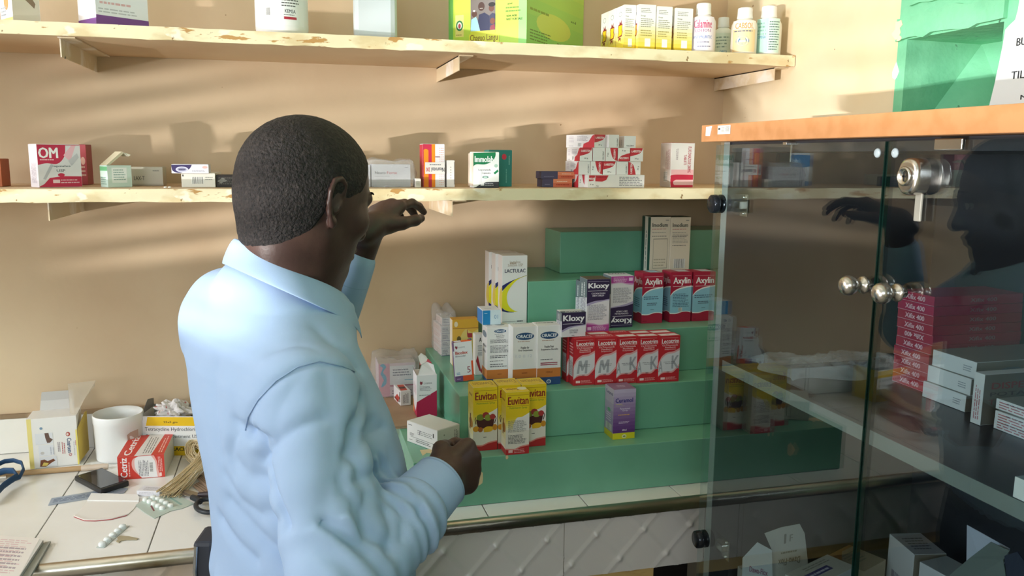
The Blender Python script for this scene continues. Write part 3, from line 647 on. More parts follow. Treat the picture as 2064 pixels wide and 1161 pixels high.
# ------------------------------------------------------------------ lower shelf
S = SM+.0006
carton('medicine_carton', 'orange brown carton cut by the left frame edge on the lower shelf', Y=-.2, z=S, px=-60, pf=5, d=.05, top=320, base='A85A34', faces={'F': [('l', .1, .2, .9, .8, 4, 'C88A5A')]})
carton('medicine_carton', 'red sided carton mostly hidden behind the crimson and white carton', Y=-.105, z=S, px=104, pf=178, d=.05, top=291, base='A8484E', faces={'F': [('e', .9, .6, .06, .1, 'D8A898'), ('l', .82, .2, .97, .5, 3, 'D8B0A0')]})
carton('medicine_carton', 'crimson and white carton with two bold white capitals on the lower shelf', Y=-.25, z=S, px=79.4, pf=166.5, ps=63, yaw=33, top=290.5, base='E4D8DA', cols={'F': 'C23352', 'L': 'D9D2D4'},
       faces={'F': [('p', swoosh([(0, .52), (.2, .56), (.45, .55), (.62, .72), (.66, .98)])+[(1, .98), (1, .25), (.55, .26), (.25, .22), (.12, .08), (0, .02)], 'DDDBE0'), ('p', [(.6, .75), (.8, .98), (.9, .98), (.75, .6)], 'E9B9C6'), ('t', 'OM', .03, .68, .48, .93, 'F4F2F4', 0, .07), ('l', .06, .62, .45, .67, 1, 'F0C8D0'),
                     ('t', 'capsules', .3, .46, .75, .52, '55606A', 0, .03), ('t', 'USP', .42, .36, .62, .42, '55606A', 0, .03), ('p', [(.1, .2), (.3, .55), (.36, .52), (.16, .18)], 'B8B8C0'), ('p', [(.7, .62), (.92, .8), (.96, .7), (.78, .5)], 'C4C4CC'), ('e', .52, .29, .08, .04, 'C23352'), ('r', .32, .1, .48, .18, 'F0D0D8'), ('l', .5, .08, .95, .2, 2, 'E8B8C4')], 'L': [('l', .2, .1, .8, .7, 8, 'A8A0A8', True), ('r', .15, .75, .9, .95, 'F0EEF0')]})
mt = carton('opened_carton', 'small pale mint carton with open flap raised behind it', Y=-.24, z=S, px=218, pf=267, ps=203.5, yaw=33, top=333.5, base='C9DCD4', cols={'L': 'B8CCC0'},
       faces={'F': [('r', .18, .2, .8, .9, 'E6ECEA'), ('l', .25, .3, .75, .85, 5, '8AA8A4')], 'L': [('r', 0, .75, 1, .95, '5FA070'), ('l', .1, .1, .9, .5, 4, '7A9A8A')]}, lid=False)
w, d, h = CARDW[mt.name]
fb = MB(); fb.prism([(.004, .012, h+.0002), (.010, .012, h+.0002), (.036, .004, h+.024), (.031, .004, h+.026)], (0, .03, 0), mat('CFC6A8')); fb.prism([(.031, .004, h+.026), (.036, .004, h+.024), (.046, .0, h+.020), (.042, .0, h+.017)], (0, .03, 0), mat('DCD8C8')); fb.build('raised_flap', parent=mt)
carton('medicine_carton', 'long grey white carton lying right of the open mint carton', Y=-.15, z=S, px=262, pf=329.5, d=.05, top=337, base='C9C3B4', faces={'F': [('t', 'LAX-T', .13, .3, .45, .52, '6A6860', 0, .04), ('l', .7, .75, .93, .88, 1, '8A8880'), ('r', 0, 0, 1, .1, 'B0A898')]})
lo = carton('medicine_carton', 'flat white carton with bar code under the one with the dark blue oval', Y=-.235, z=S, px=366.5, pf=434.5, ps=344, top=349.6, base='E0DDD4', cols={'L': '9A8268'}, faces={'F': [('b', .3, .25, .65, .75, False), ('l', .7, .5, .97, .8, 2, '9A9A94'), ('e', .05, .85, .02, .08, '333333')]})
w, d, h = CARDW[lo.name]
carton('medicine_carton', 'flat carton with dark blue oval resting on top of the bar code carton', Y=-.238, z=S+h+.0003, px=346, pf=421, ps=336, d=.045, top=331.5, base='DEDCE4', faces={'F': [('p', swoosh([(0, .95), (.03, .3), (.2, .05), (.4, .3), (.5, .6), (.55, .98)]), '3A3060'), ('e', .28, .45, .17, .32, 'C9C9DC'), ('e', .28, .45, .12, .2, '8A8AA8'), ('e', .9, .7, .07, .15, 'DDB0A8'), ('l', .55, .2, .95, .4, 2, '9A9AAA'), ('l', .2, .35, .37, .55, 1, '2F2A50')]})
carton('medicine_carton', 'black shiny blister pack carton beside the head on the lower shelf', Y=-.23, z=S, px=436.5, pf=480, d=.05, top=353, base='2A2624', faces={'F': [('p', [(.05, .5), (.3, .8), (.5, .55), (.2, .3)], '8A8A88'), ('l', .1, .2, .95, .85, 4, '6A6660')]})
for i, (px, py) in enumerate(((333.5, 367.5), (342, 367.5))):
    m = MB(); m.sphere((0, 0, 0), .0032, mat('F4F4F0', .4), 8, (1, 1, .55)); P = px_at(-.28, S+.0016, px); o = m.build('pill', loc=tuple(P)); tag(o, 'tiny white pill lying near the edge of the lower shelf', 'pill', 'two loose pills on the lower shelf')
# blue and white box whose reflection shows in the glass
carton('medicine_carton', 'tall white carton with blue panel half hidden behind the forehead', Y=-.17, z=S, px=673, pf=726.5, d=.06, top=298, base='DDE4E8', faces={'F': [('p', swoosh([(.0, .93), (.5, .95), (.95, .93), (.97, .75), (.95, .62), (.5, .55), (0, .6)]), '2C7DB4'), ('t', 'dol', .6, .7, .92, .84, 'C8E0F0', 0, .05), ('r', 0, 0, 1, .14, '2C7DB4'), ('l', .2, .2, .85, .5, 4, 'A0A8B0')], 'L': [('r', 0, .55, 1, .95, '2C7DB4'), ('r', 0, 0, 1, .14, '2C7DB4')], 'B': [('r', 0, .55, 1, .95, '2C7DB4'), ('r', 0, 0, 1, .14, '2C7DB4')]})
nf = carton('vitamin_carton', 'silver grey carton in clear plastic wrap just above the raised hand', Y=-.235, z=S, px=750, pf=827.5, d=.05, top=331.5, base='C4C6CC', faces={'F': [('t', 'Neuro-', .08, .58, .38, .70, '2F3340', 0, .02), ('t', 'Forte', .39, .58, .65, .70, 'B0404A', 0, .02), ('l', .08, .46, .55, .5, 1, '9A9CA4'), ('l', .85, .86, .95, .9, 1, '6A6C78'), ('e', .9, .12, .05, .06, '4A6A90'), ('g', 0, 0, 1, .35, 'A9ABB4', 'C4C6CC', 3)]})
w, d, h = CARDW[nf.name]
def wrap(parent, w, d, h, puff=.006, seed=1, tail=(0, 0), lift=1.0):
    rnd = random.Random(seed); bm = bmesh.new(); bmesh.ops.create_icosphere(bm, subdivisions=4, radius=1)
    for v in bm.verts:
        c = v.co; p = [max(-1, min(1, c[i]*1.75)) for i in range(3)]
        q = Vector((p[0]*(w/2+puff*.6), p[1]*(d/2+puff*.5), p[2]*(h/2+puff*.35)))
        nz = math.sin(q.x*230+seed)*math.cos(q.z*190+q.y*130)*puff*.3+rnd.uniform(-.12, .12)*puff
        q += c*nz
        if c.z > .1: q.z += lift*puff*(1.1*abs(math.sin((c.x+seed)*3.1))+.3*math.sin(c.y*5))*c.z
        if c.x > .6: q.x += tail[1]*(c.x-.6)/.4*(1-abs(c.z)*.6); q.z *= 1-.3*(c.x-.6)/.4*(tail[1] > 0)
        if c.x < -.6: q.x -= tail[0]*(-c.x-.6)/.4*(1-abs(c.z)*.5)
        v.co = q+Vector((w/2, d/2, h/2+puff*.36))
    mb = MB(); bm.verts.ensure_lookup_table(); mb.add([v.co[:] for v in bm.verts], [[v.index for v in f.verts] for f in bm.faces], WRAP, True); bm.free()
    return mb.build('plastic_wrap', parent=parent)
wrap(nf, w, d, h, .007, 3, (.022, .012))
cols = MB(); cols.box((-.0215, .004, .0), (-.003, .046, h*.97), mat('D0D2DA'), .0005)
for k in range(2): cols.box((-.0215+.0075+k*.005, .0035, .001), (-.0215+.0095+k*.005, .0041, h*.96), mat('6A6A88'))
cols.build('grey_striped_end', parent=nf)
carton('medicine_carton', 'tiny white carton end lying between plastic wrap and the orange striped carton', Y=-.25, z=S, px=838, pf=848.5, d=.04, top=360.5, base='D9D4CC', faces={'F': [('l', .1, .2, .9, .8, 3, 'A8A8A0')]})
carton('medicine_carton', 'orange, red and white striped carton with upside-down lettering on the lower shelf', Y=-.235, z=S, px=853, pf=896.5, ps=850.5, d=.045, top=290.5, base='E2E0E4', cols={'L': 'B02A3C'},
       faces={'F': [('r', 0, 0, .56, 1, 'EA8A22'), ('r', .25, 0, .40, 1, 'BC2F4A'), ('r', 0, .86, .3, 1, 'BC2F4A'), ('e', .13, .84, .11, .05, 'EA8A22'), ('r', 0, 0, .035, 1, 'BC2F4A')]+[('r', .76+.07*a, .05+.05*b_, .79+.07*a, .065+.05*b_, 'E0906A') for a in range(3) for b_ in range(18)]+[('r', .09, .31, 1, .58, 'E4E0DC'), ('t', 'Neurotol', .38, .36, .98, .46, '3A3A48', 180, .05), ('t', '200', .14, .36, .32, .46, 'C04048', 180, .05), ('l', .3, .5, .95, .55, 1, '6A6A70'), ('l', .55, .68, .8, .74, 1, '8A5A70')]})
carton('medicine_carton', 'narrow plain white carton standing against the orange striped one', Y=-.235, z=S, px=901, pf=916.5, d=.04, top=323.5, base='E6E3DF', faces={'F': [('l', .4, .3, .6, .8, 5, 'B8B4B0'), ('r', .9, .1, .97, .95, '8A8688')]})
im = carton('capsule_carton', 'green and white capsule carton with white title and black foot', Y=-.275, z=S, px=1005.6, pf=954, ps=1014.5, d=.035, top=307, side='R', base='E9EBEA', cols={'R': 'A98F72', 'T': 'C9BFA8'},
       faces={'F': [('p', [(0, .98), (0, .55)]+swoosh([(0, .6), (.12, .66), (.45, .66), (.72, .74), (.85, .88), (.86, 1.0)]), '1F7A4E'), ('t', 'Immolab', .05, .72, .78, .89, 'F2F6F4', 0, .06), ('t', 'Loperamide', .2, .47, .68, .53, '4A4A50', 0, .03), ('t', 'Capsules', .33, .38, .67, .44, '4A4A50', 0, .03), ('e', .47, .3, .12, .035, '2E6A58'), ('e', .47, .3, .08, .02, 'B8D0C8'),
                     ('p', [(.2, .1), (.35, .56), (.32, .1)], 'D0D2D6'), ('e', .88, .62, .07, .05, 'A8C8B8'), ('p', [(.78, .42), (.95, .52), (.98, .46), (.84, .38)], '1F7A4E'), ('p', [(0, 0), (1, 0), (1, .17), (.5, .16), (.28, .1), (.12, .03)], '3A3C42'), ('r', .28, .06, .42, .14, 'D8DADC'), ('l', .45, .05, .85, .15, 2, 'B0B2B8')], 'R': [('l', .2, .2, .8, .8, 6, '8A7258', True)]})
w, d, h = CARDW[im.name]
fb = MB(); fb.prism([(0, 0, h), (-.008, .012, h-.003), (-.008, .012, .004), (0, 0, .004)], (0, .0004, 0), film('cello', (.95, .93, .9), .2, 1.4, .35, 'E0D0C0')); fb.build('torn_sleeve', parent=im)
carton('medicine_carton', 'dark teal carton with red disc standing behind the green capsule carton', Y=-.205, z=S, px=985, pf=1031.5, d=.045, top=302.5, base='2E7A72', faces={'F': [('e', .66, .82, .1, .08, 'C8384A'), ('l', .85, .6, .92, .9, 2, '8AC0B4', True), ('l', .72, .1, .8, .5, 1, '6AA89E', True)]})
# two small blue and orange cartons
bc = 'small blue and orange cartons'
z = S
for i, (a, b_, c_, tp, lb) in enumerate(((1093, 1115, 1153, 360.7, 'lower of the two small blue and orange cartons left of the stack'), (1090.6, 1124, 1161, 345.8, 'upper of the two small blue and orange cartons, set slightly right'))):
    P = px_at(-.235, z, a); W = abs(solve_x(P, (1, 0, 0), c_)); f = abs(solve_x(P, (1, 0, 0), b_))/W
    o = carton('medicine_carton', lb, Y=-.235, z=z, px=a, w=W, d=.04, top=tp, base='4F4A66', faces={'F': [('r', f, 0, 1, 1, 'DE8A66'), ('r', f, .03, 1, .5, 'CC6A4E'), ('l', f+.12, .6, .92, .8, 1, 'F0D8C8'), ('l', f+.1, .15, .97, .45, 1, 'A8402E'), ('l', .08, .25, f-.1, .4, 1, '8A86A0')]}, group=bc)
    z += CARDW[o.name][2]+.0003
# the red and white stack
lg = 'red and white ointment cartons stacked on the lower shelf'
LR = [('r', 0, 0, 1, 1, 'EDEBE9'), ('p', [(0, 1), (0, .5)]+swoosh([(0, .38), (.2, .42), (.4, .48), (.62, .55), (.8, .66), (.92, .82), (.97, 1.0)]), 'C73A44'), ('t', 'LABESTEN', .1, .68, .85, .84, 'F6F0F0', 0, .05), ('t', '20 g', .35, .14, .65, .26, '3A3A3E', 0, .04)]
LRR = lambda rot: [((it[0],)+it[1:7]+(rot, it[8])) if it[0] == 't' else it for it in LR]
def rotitems(its, rot):
    def R(u, v): return {0: (u, v), 90: (1-v, u), 180: (1-u, 1-v), 270: (v, 1-u)}[rot]
    out = []
    for it in its:
        if it[0] == 'p': out.append(('p', [R(*p) for p in it[1]], it[2]))
        elif it[0] in 'rt' and it[0] != 'g':
            q = it[1:5] if it[0] == 'r' else it[2:6]; a = R(q[0], q[1]); b_ = R(q[2], q[3]); q2 = (min(a[0], b_[0]), min(a[1], b_[1]), max(a[0], b_[0]), max(a[1], b_[1]))
            out.append(('r',)+q2+(it[5],) if it[0] == 'r' else ('t', it[1])+q2+(it[6], rot, it[8]))
    return out
LW = [('r', 0, 0, 1, 1, 'E6E4E2'), ('t', 'LABESTEN', .8, .1, .92, .75, '4A4A50', 270, .04)]
LWb = [('r', 0, 0, 1, 1, 'E6E4E2'), ('t', 'LABESTEN', .2, .12, .85, .24, '4A4A50', 180, .04)]
LWc = [('r', .35, .1, .4, .5, 'DDD8D8'), ('l', .45, .2, .95, .85, 6, '9A9AA0')]
LSIDE = [('p', [(0, 0), (.25, 0), (.3, .6), (.15, 1), (0, 1)][::1], 'C73A44'), ('b', .35, .2, .5, .7, False), ('l', .55, .15, .95, .85, 5, 'B8B0B4')]
LSIDEL = [('p', [(1, .0), (.6, .0), (.63, .3), (.8, .45), (.92, .9), (1, 1)], 'C73A44'), ('b', .42, .08, .55, .35, False), ('l', .1, .4, .3, .9, 4, 'C8BCC4'), ('l', .4, .5, .8, .9, 4, 'A8A0A8'), ('l', .1, .08, .3, .16, 1, '6A6A70')]
rows = [((1165.8, 1189, 'W'), (1189.9, 1214, 'r270'), (1215, 1241, 'r0'), (1242, 1265.3, 'W'), (1266.2, 1290.6, 'r90')),
        ((1168.6, 1193.6, 'r0'), (1194.7, 1219, 'W'), (1220, 1244, 'r270'), (1245, 1269, 'r180'), (1270, 1295.5, 'r0'))]
rown = ('second', 'third'); coln = ('first', 'second', 'third', 'fourth', 'fifth')
YL = -.262
bl = carton('ointment_carton', 'long red and white ointment carton lying lengthwise in front at the foot of the stack', Y=-.278, z=S, px=1184.5, pf=1298.5, d=.025, top=352.5, base='E9E7E5', lid=False, group=lg,
       faces={'F': [('r', 0, 0, .12, 1, 'F0EEEE'), ('p', [(.02, .97), (.02, .5), (.1, .55), (.13, .97)], 'C73A44'), ('p', [(.13, .97), (.13, .5), (.25, .48), (.32, .6), (.36, .97)], 'C73A44'), ('t', 'MERIN', .02, .62, .12, .78, 'F6F0F0', 0, .04), ('t', '5 g', .04, .2, .1, .3, '3A3A3E', 0, .04), ('t', 'LABESTEN', .16, .78, .34, .88, '8E2430', 0, .04), ('t', 'Nos', .15, .1, .19, .18, '3A3A3E', 0, .04), ('l', .55, .1, .97, .9, 6, '8A8A90')]}, cols={'T': 'E9E7E5'})
zz = S; HB = CARDW[bl.name][2]
fl = carton('ointment_carton', 'red end of an ointment carton at the bottom left corner of the stack', Y=YL+.005, z=S, px=1165.6, pf=1184, d=.09, h=HB, base='E9E7E5', lid=False, group=lg, faces={'F': rotitems(LR, 270), 'L': LSIDEL})
for k in range(4):   # the bottom row behind the long carton
    P = px_at(YL+.018, S, 1188+k*25.5)
    carton('ointment_carton', 'ointment carton in the bottom row behind the long front carton, %s from left' % coln[k], loc=tuple(P), w=.0262, d=.08, h=HB, base='E9E7E5', lid=False, group=lg, faces={'F': rotitems(LR, 0)})
zz = S+HB+.0003
for ri, row in enumerate(rows):
    hh = .0283
    for ci, (a, b_, kd) in enumerate(row):
        f = LW if kd == 'W' else rotitems(LR, int(kd[1:]))
        o = carton('ointment_carton', '%s ointment carton end from left in the %s row of the stack' % (coln[ci], rown[ri]), Y=YL-.001*ri, z=zz, px=a, pf=b_, d=.088, h=hh, base='E6E2E0', lid=False, group=lg, faces={'F': f, 'L': LSIDEL}, seed=ci+ri)
    zz += hh+.0004
o = carton('ointment_carton', 'slanted ointment carton with red end on top left of the stack', Y=YL, z=zz, px=1197.8, pf=1220.5, ps=1141, h=.0275, yaw=24, base='E6E2E0', lid=False, group=lg, faces={'F': rotitems(LR, 0), 'L': LSIDEL})
o = carton('ointment_carton', 'plain white ointment carton end in the middle of the top row', Y=YL-.001, z=zz, px=1226.5, pf=1247, d=.05, h=.0275, yaw=3, base='E6E2E0', lid=False, group=lg, faces={'F': LW})
o = carton('ointment_carton', 'white ointment carton with inverted black print at the right of the top row', Y=YL+.001, z=zz, px=1258, pf=1281, ps=1248.5, d=.06, h=.0255, yaw=-4, base='E6E2E0', lid=False, group=lg, faces={'F': LWb, 'L': [('l', .2, .2, .8, .8, 3, 'C0BCC0', True)]})
carton('medicine_carton', 'white carton with red hoop and sideways red lettering right of the stack', Y=-.25, z=S, px=1350.7, pf=1397, ps=1333, d=.055, top=288, base='E6E3E0', cols={'L': 'CFC4BC', 'T': 'B8505A'},
       faces={'F': [('r', .02, .0, .98, .40, 'EBB8BC'), ('p', swoosh([(.02, 0), (.0, .2), (.1, .28), (.98, .28)])+[(.98, 0)], 'C4304A'), ('p', [(.98, .17)]+swoosh([(.25, .17), (.14, .14), (.12, .1), (.16, .055), (.25, .05)])+[(.98, .05)], 'EBC0C4'), ('t', 'FLUCONAZOLE 200MG', .72, .33, .86, .92, 'B03048', 270, .04), ('t', 'TABLETS', .55, .5, .66, .74, 'B03048', 270, .04), ('l', .2, .62, .3, .92, 2, '9A8A90', True)],
              'L': [('b', .35, .12, .7, .35, True), ('l', .5, .4, .9, .9, 4, 'B08A8A', True)]})

# ------------------------------------------------------------------ medicines on the green steps
Z1, Z2, Z3, Z4, Z5 = [l[0]+.0004 for l in LV]
def tcol(c): return {'T': c}
# anti-diarrhoea cartons
IM = lambda k: [('t', 'Imodium', .08, .83, .86, .90, '3A4440', 0, .05), ('l', .75, .93, .95, .96, 1, '7A8078'), ('l', .08, .78, .9, .81, 1, 'C08A80'), ('l', .08, .72, .8, .75, 1, '9A9A90'), ('l', .08, .66, .92, .69, 1, '6A6A64')]+([('r', .15, .12, .88, .63, '7E7C70'), ('r', .165, .13, .865, .62, 'D6CCB8'), ('l', .2, .15, .8, .3, 3, 'B0A894')] if k == 0 else [('l', .1, .55, .9, .72, 7, 'A8A498'), ('l', .1, .5, .9, .53, 1, '6A6A64'), ('b', .2, .12, .78, .28, False)])
carton('medicine_carton', 'tall cream carton with dark green and white striped side on the back step', Y=-.205, z=Z4, px=1308.3, pf=1347.7, ps=1291, top=437.5, base='D8CFBC', cols={'L': '1E4A40', 'T': '3A4A40'}, faces={'F': IM(0), 'L': [('r', .35, 0, .7, 1, 'D8D4C8'), ('l', .45, .1, .6, .85, 1, '4A5A54', True)]})
carton('medicine_carton', 'tall cream carton with bar code standing right of its striped twin', Y=-.207, z=Z4, px=1348.8, pf=1388, d=.045, top=438, base='D8CFBC', cols={'T': '3A4A40'}, faces={'F': IM(1)})
# laxative cartons
LA = [('l', .3, .86, .62, .93, 1, 'B8A898'), ('t', 'Lactulose', .3, .89, .72, .93, 'B0A090', 0, .02), ('t', 'Solution USP', .22, .845, .82, .885, 'B0A090', 0, .02), ('t', 'LACTULAC', .10, .755, .93, .81, '2A2A4A', 0, .05),
      ('p', swoosh([(.98, .715), (.6, .67), (.25, .62), (0, .57)])+[(0, .53), (0, .5)]+swoosh([(.02, .5), (.3, .6), (.65, .67), (.98, .71)]), '2A2F6A'),
      ('p', swoosh([(.98, .71), (.5, .65), (.15, .55), (0, .48)])+[(0, .28)]+swoosh([(0, .25), (.2, .2), (.45, .185), (.65, .185)])+swoosh([(.5, .2), (.3, .26), (.2, .35), (.22, .47), (.45, .6), (.7, .67), (.98, .705)]), 'E2DC28'),
      ('p', [(0, .25), (.1, .215), (.3, .19), (.5, .183), (.45, .178), (.2, .18), (0, .2)], '2A2F6A'), ('r', 0, .04, .55, .045, '8A8A8A'), ('l', .6, .03, .88, .065, 1, '2F2F3F')]
hL = None
for i in range(3):
    P = px_at(-.2365, Z3, 1011.6)
    if i == 0: w0 = abs(solve_x(P, (1, 0, 0), 1061.5)); h0 = solve_y(P, (0, 0, 1), 516); X0 = P[0]
    carton('laxative_carton', ('front one of the three tall white cartons with yellow and navy swoosh', 'middle one of the three tall white cartons with yellow and navy swoosh', 'rear one of three tall white swoosh cartons, closest to the wall')[i], loc=(X0-.006*i, -.2365+.0375*i, Z3), w=w0, d=.037, h=h0, base='E9E8E6', cols={'L': 'E2D8D2', 'T': 'D8CFC6'}, faces={'F': LA, 'L': [('p', swoosh([(1, .55), (.6, .5), (.35, .38), (.4, .28), (1, .2)]), 'E2C85A')]}, group='tall white swoosh cartons on the middle step')
# dark purple syrup cartons
def KL(kind, dark='35294A', pk='B04A98'):
    if kind == 'up': return [('r', 0, .62, 1, 1, dark), ('p', [(0, .62), (0, .54)]+swoosh([(0, .54), (.35, .585), (.7, .6), (1, .62)])+[(1, .62)], dark), ('t', 'Kloxy', .05, .80, .97, .93, 'F4F2F6', 0, .07), ('r', .04, .775, .9, .783, 'E0DCE8'), ('r', .04, .955, .96, .96, 'C8C0D8'), ('t', 'CLOXACILLIN', .2, .715, .8, .745, 'E0DCE8', 0, .05), ('t', 'DRY SYRUP', .25, .67, .75, .7, 'E0DCE8', 0, .05),
                    ('p', swoosh([(0, .54), (.35, .585), (.7, .6), (1, .62)])+swoosh([(1, .60), (.6, .57), (.3, .54), (0, .49)]), 'A8A0C0'), ('l', .08, .22, .9, .52, 14, '8A8A94'), ('p', [(0, 0), (1, 0)]+swoosh([(1, .15), (.6, .13), (.3, .16), (0, .18)]), 'CFA0C8'), ('p', [(0, 0), (1, 0)]+swoosh([(1, .13), (.6, .11), (.3, .135), (0, .15)]), pk), ('r', .05, .03, .22, .09, 'E8C8E4'), ('l', .28, .02, .9, .11, 4, 'E8C8E4')]
    if kind == 'small': return [('r', 0, .5, 1, 1, dark), ('p', [(0, .5), (0, .28)]+swoosh([(0, .28), (.3, .42), (.7, .47), (1, .5)]), dark), ('p', swoosh([(0, .28), (.3, .42), (.7, .47), (1, .5)])+swoosh([(1, .46), (.6, .42), (.3, .34), (0, .2)]), 'A8A0C0'), ('t', 'Kloxy', .05, .58, .95, .9, 'F4F2F6', 0, .07), ('r', .04, .535, .9, .55, 'E0DCE8'), ('t', 'CLOXACILLIN', .32, .24, .68, .31, '4A4A5A', 0, .04), ('t', 'DRY SYRUP', .34, .15, .66, .22, '4A4A5A', 0, .04), ('l', .42, .04, .56, .09, 1, '4A4A5A')]
KS = [('l', .15, .3, .85, .9, 6, '6A6480', True), ('r', 0, .0, 1, .2, 'D8DAD8'), ('p', [(0, .6), (1, .66), (1, 1), (0, 1)], '6E7A80'), ('l', .2, .65, .8, .95, 2, 'DDE0E0', True)]
kt = [('r', .08, .1, .92, .6, 'E8E8EC'), ('e', .5, .3, .2, .12, 'B8B8C8')]
KG = 'purple and white syrup cartons on the third step'
carton('syrup_carton', 'tall purple and white syrup carton standing behind, only its top showing', Y=-.295, z=Z3, px=1172, pf=1222, d=.042, h=.0975, base='DEDEE2', cols={'T': '35294A'}, faces={'F': KL('up'), 'L': KS, 'T': kt}, group=KG, ps=1163)
CARDW.clear()
k1 = carton('syrup_carton', 'tall upright purple and white syrup carton at the edge of the third step', Y=-.346, z=Z3, px=1181.3, pf=1226.8, d=.046, top=563.5, base='DEDEE2', cols={'T': '6A5A4A'}, faces={'F': KL('up'), 'L': KS}, group=KG)
def flip(its):
    out = []
    for it in its:
        R = lambda u, v: (1-u, 1-v)
        if it[0] == 'p': out.append(('p', [R(*p) for p in it[1]], it[2]))
        elif it[0] == 'r': out.append(('r', 1-it[3], 1-it[4], 1-it[1], 1-it[2], it[5]))
        elif it[0] == 'l': out.append(('l', 1-it[3], 1-it[4], 1-it[1], 1-it[2])+tuple(it[5:]))
        elif it[0] == 't': out.append(('t', it[1], 1-it[4], 1-it[5], 1-it[2], 1-it[3], it[6], 180, it[8]))
    return out
carton('syrup_carton', 'tall purple and white syrup carton stood upside down beside the upright one', Y=-.316, z=Z3, px=1229.5, pf=1274.5, d=.048, top=557.5, base='DEDEE2', cols={'T': 'DADADF'}, faces={'F': flip(KL('up')), 'L': KS, 'T': [('t', 'KLOXY', .1, .62, .9, .92, '2F2A40', 180, .07)]}, group=KG)
# red and blue syrup cartons
AX = [('r', 0, 0, 1, 1, 'A82440'), ('p', [(0, .56), (0, .17)]+swoosh([(0, .17), (.3, .165), (.6, .2), (.85, .2), (1, .18)])+[(1, .75)]+swoosh([(1, .73), (.7, .71), (.4, .68), (.15, .62), (0, .54)]), 'EDEDEE'),
      ('p', [(0, .54), (0, .19)]+swoosh([(0, .19), (.3, .185), (.6, .215), (.85, .215), (1, .2)])+[(1, .70)]+swoosh([(1, .705), (.7, .685), (.4, .655), (.15, .595), (0, .52)]), '8FC4DA'),
      ('t', 'Axylin', .12, .735, .94, .90, 'F6F2F4', 0, .06), ('r', .1, .715, .95, .722, 'E8D8DC'), ('r', .08, .93, .95, .935, 'E0B8C0'), ('l', .08, .47, .92, .55, 2, '4A6A88'), ('l', .25, .35, .75, .42, 2, '4A5A70'), ('l', .42, .26, .58, .285, 1, '4A5A70'), ('l', .05, .03, .25, .06, 1, '6A1428')]
AX2 = AX[:6]+[('l', .12, .3, .9, .58, 9, '4A6A88'), ('b', .4, .21, .58, .29, False)]
AXS = AX[:3]+[('t', 'Axylin', .05, .74, .95, .90, 'D8C8CC', 0, .05), ('l', .1, .3, .8, .5, 5, '4A6A88')]
for i, (a, b_, s_, tp, f, lb) in enumerate(((1292.5, 1334, 1277.7, 551.5, AX, 'crimson and pale blue syrup carton, leftmost of its three'), (1349, 1391, 1335.6, 549.5, AX2, 'crimson and pale blue syrup carton with a bar code, middle of its three'), (1394, 1438, None, 549, AX, 'crimson and pale blue syrup carton partly behind the glass door edge'))):
    carton('syrup_carton', lb, Y=-.2885, z=Z3, px=a, pf=b_, ps=s_, d=.046, top=tp, base='A82440', cols={'T': 'A82440'}, faces={'F': f, 'L': AXS, 'T': [('p', [(.35, .9), (.45, .2), (.95, .15), (.9, .85)], 'A8CCE0' if i == 0 else 'C8C8CC')]}, group='crimson and blue syrup cartons', seed=i)
# red antibiotic cartons, two rows
def LE(k):
    base = [('r', 0, 0, 1, 1, 'C02C34'), ('p', [(0, .42), (0, .10)]+swoosh([(0, .12), (.2, .19), (.45, .2), (.7, .2), (1, .33)])+[(1, .71)]+swoosh([(1, .73), (.7, .66), (.4, .64), (.15, .56), (0, .42)]), 'DDA8A8'),
            ('p', [(0, .38), (0, .14)]+swoosh([(0, .14), (.2, .22), (.45, .23), (.7, .24), (1, .38)])+[(1, .66)]+swoosh([(1, .68), (.7, .62), (.4, .6), (.15, .51), (0, .36)]), 'D9DBDE'),
            ('t', 'Lecotrim', .12, .84, .95, .935, 'F4ECEC', 0, .05), ('r', .1, .825, .95, .83, 'E8C0C0'), ('r', .1, .955, .9, .96, 'E8C0C0'), ('t', 'Co-Trimoxazole', .15, .78, .9, .815, 'F0C8C8', 0, .04), ('t', 'Paediatric', .28, .735, .8, .77, 'F0C8C8', 0, .04), ('t', 'Suspension', .26, .69, .8, .725, 'F0C8C8', 0, .04),
            ('r', .12, .05, .32, .1, 'F0D0D0'), ('l', .36, .04, .9, .11, 3, 'E8A8A8'), ('l', .4, .2, .55, .23, 1, '4A4A50'), ('l', .85, .21, .95, .235, 1, '4A4A50')]
    base += [('p', [(.15, .25), (.24, .52), (.37, .53), (.44, .39), (.55, .53), (.67, .53), (.64, .25), (.53, .25), (.55, .43), (.45, .31), (.38, .31), (.30, .43), (.27, .25)], 'A4A8AE')] if k == 0 else [('t', 'K', .62, .28, 1.0, .57, 'A4A8AE', 0, .05), ('t', 'A', -.0, .22, .2, .46, 'A4A8AE', 0, .05)]
    return base+[('t', 'SHAKE WELL BEFORE', .24, .425, .78, .442, '4A4A50', 0, .03), ('t', 'TAKING EACH DOSE', .3, .392, .76, .408, '4A4A50', 0, .03)]
LES = [('r', 0, .62, 1, 1, 'B02832'), ('r', .12, .18, .85, .6, 'CFCFD0'), ('l', .2, .2, .8, .58, 6, '6A6A70', True), ('l', .1, .65, .9, .9, 4, 'E0A8A8'), ('p', [(0, .2), (.3, .1), (1, .05), (1, 0), (0, 0)], 'B02832')]
LG = 'red suspension cartons on the second step'
spots = ((1155.2, 1197.6, 1141.5, 683, 0), (1198.7, 1241, None, 681.5, 0), (1241.9, 1283, None, 680, 1), (1283.8, 1325, None, 679, 1), (1326, 1367.5, None, 678, 1))
zt = None
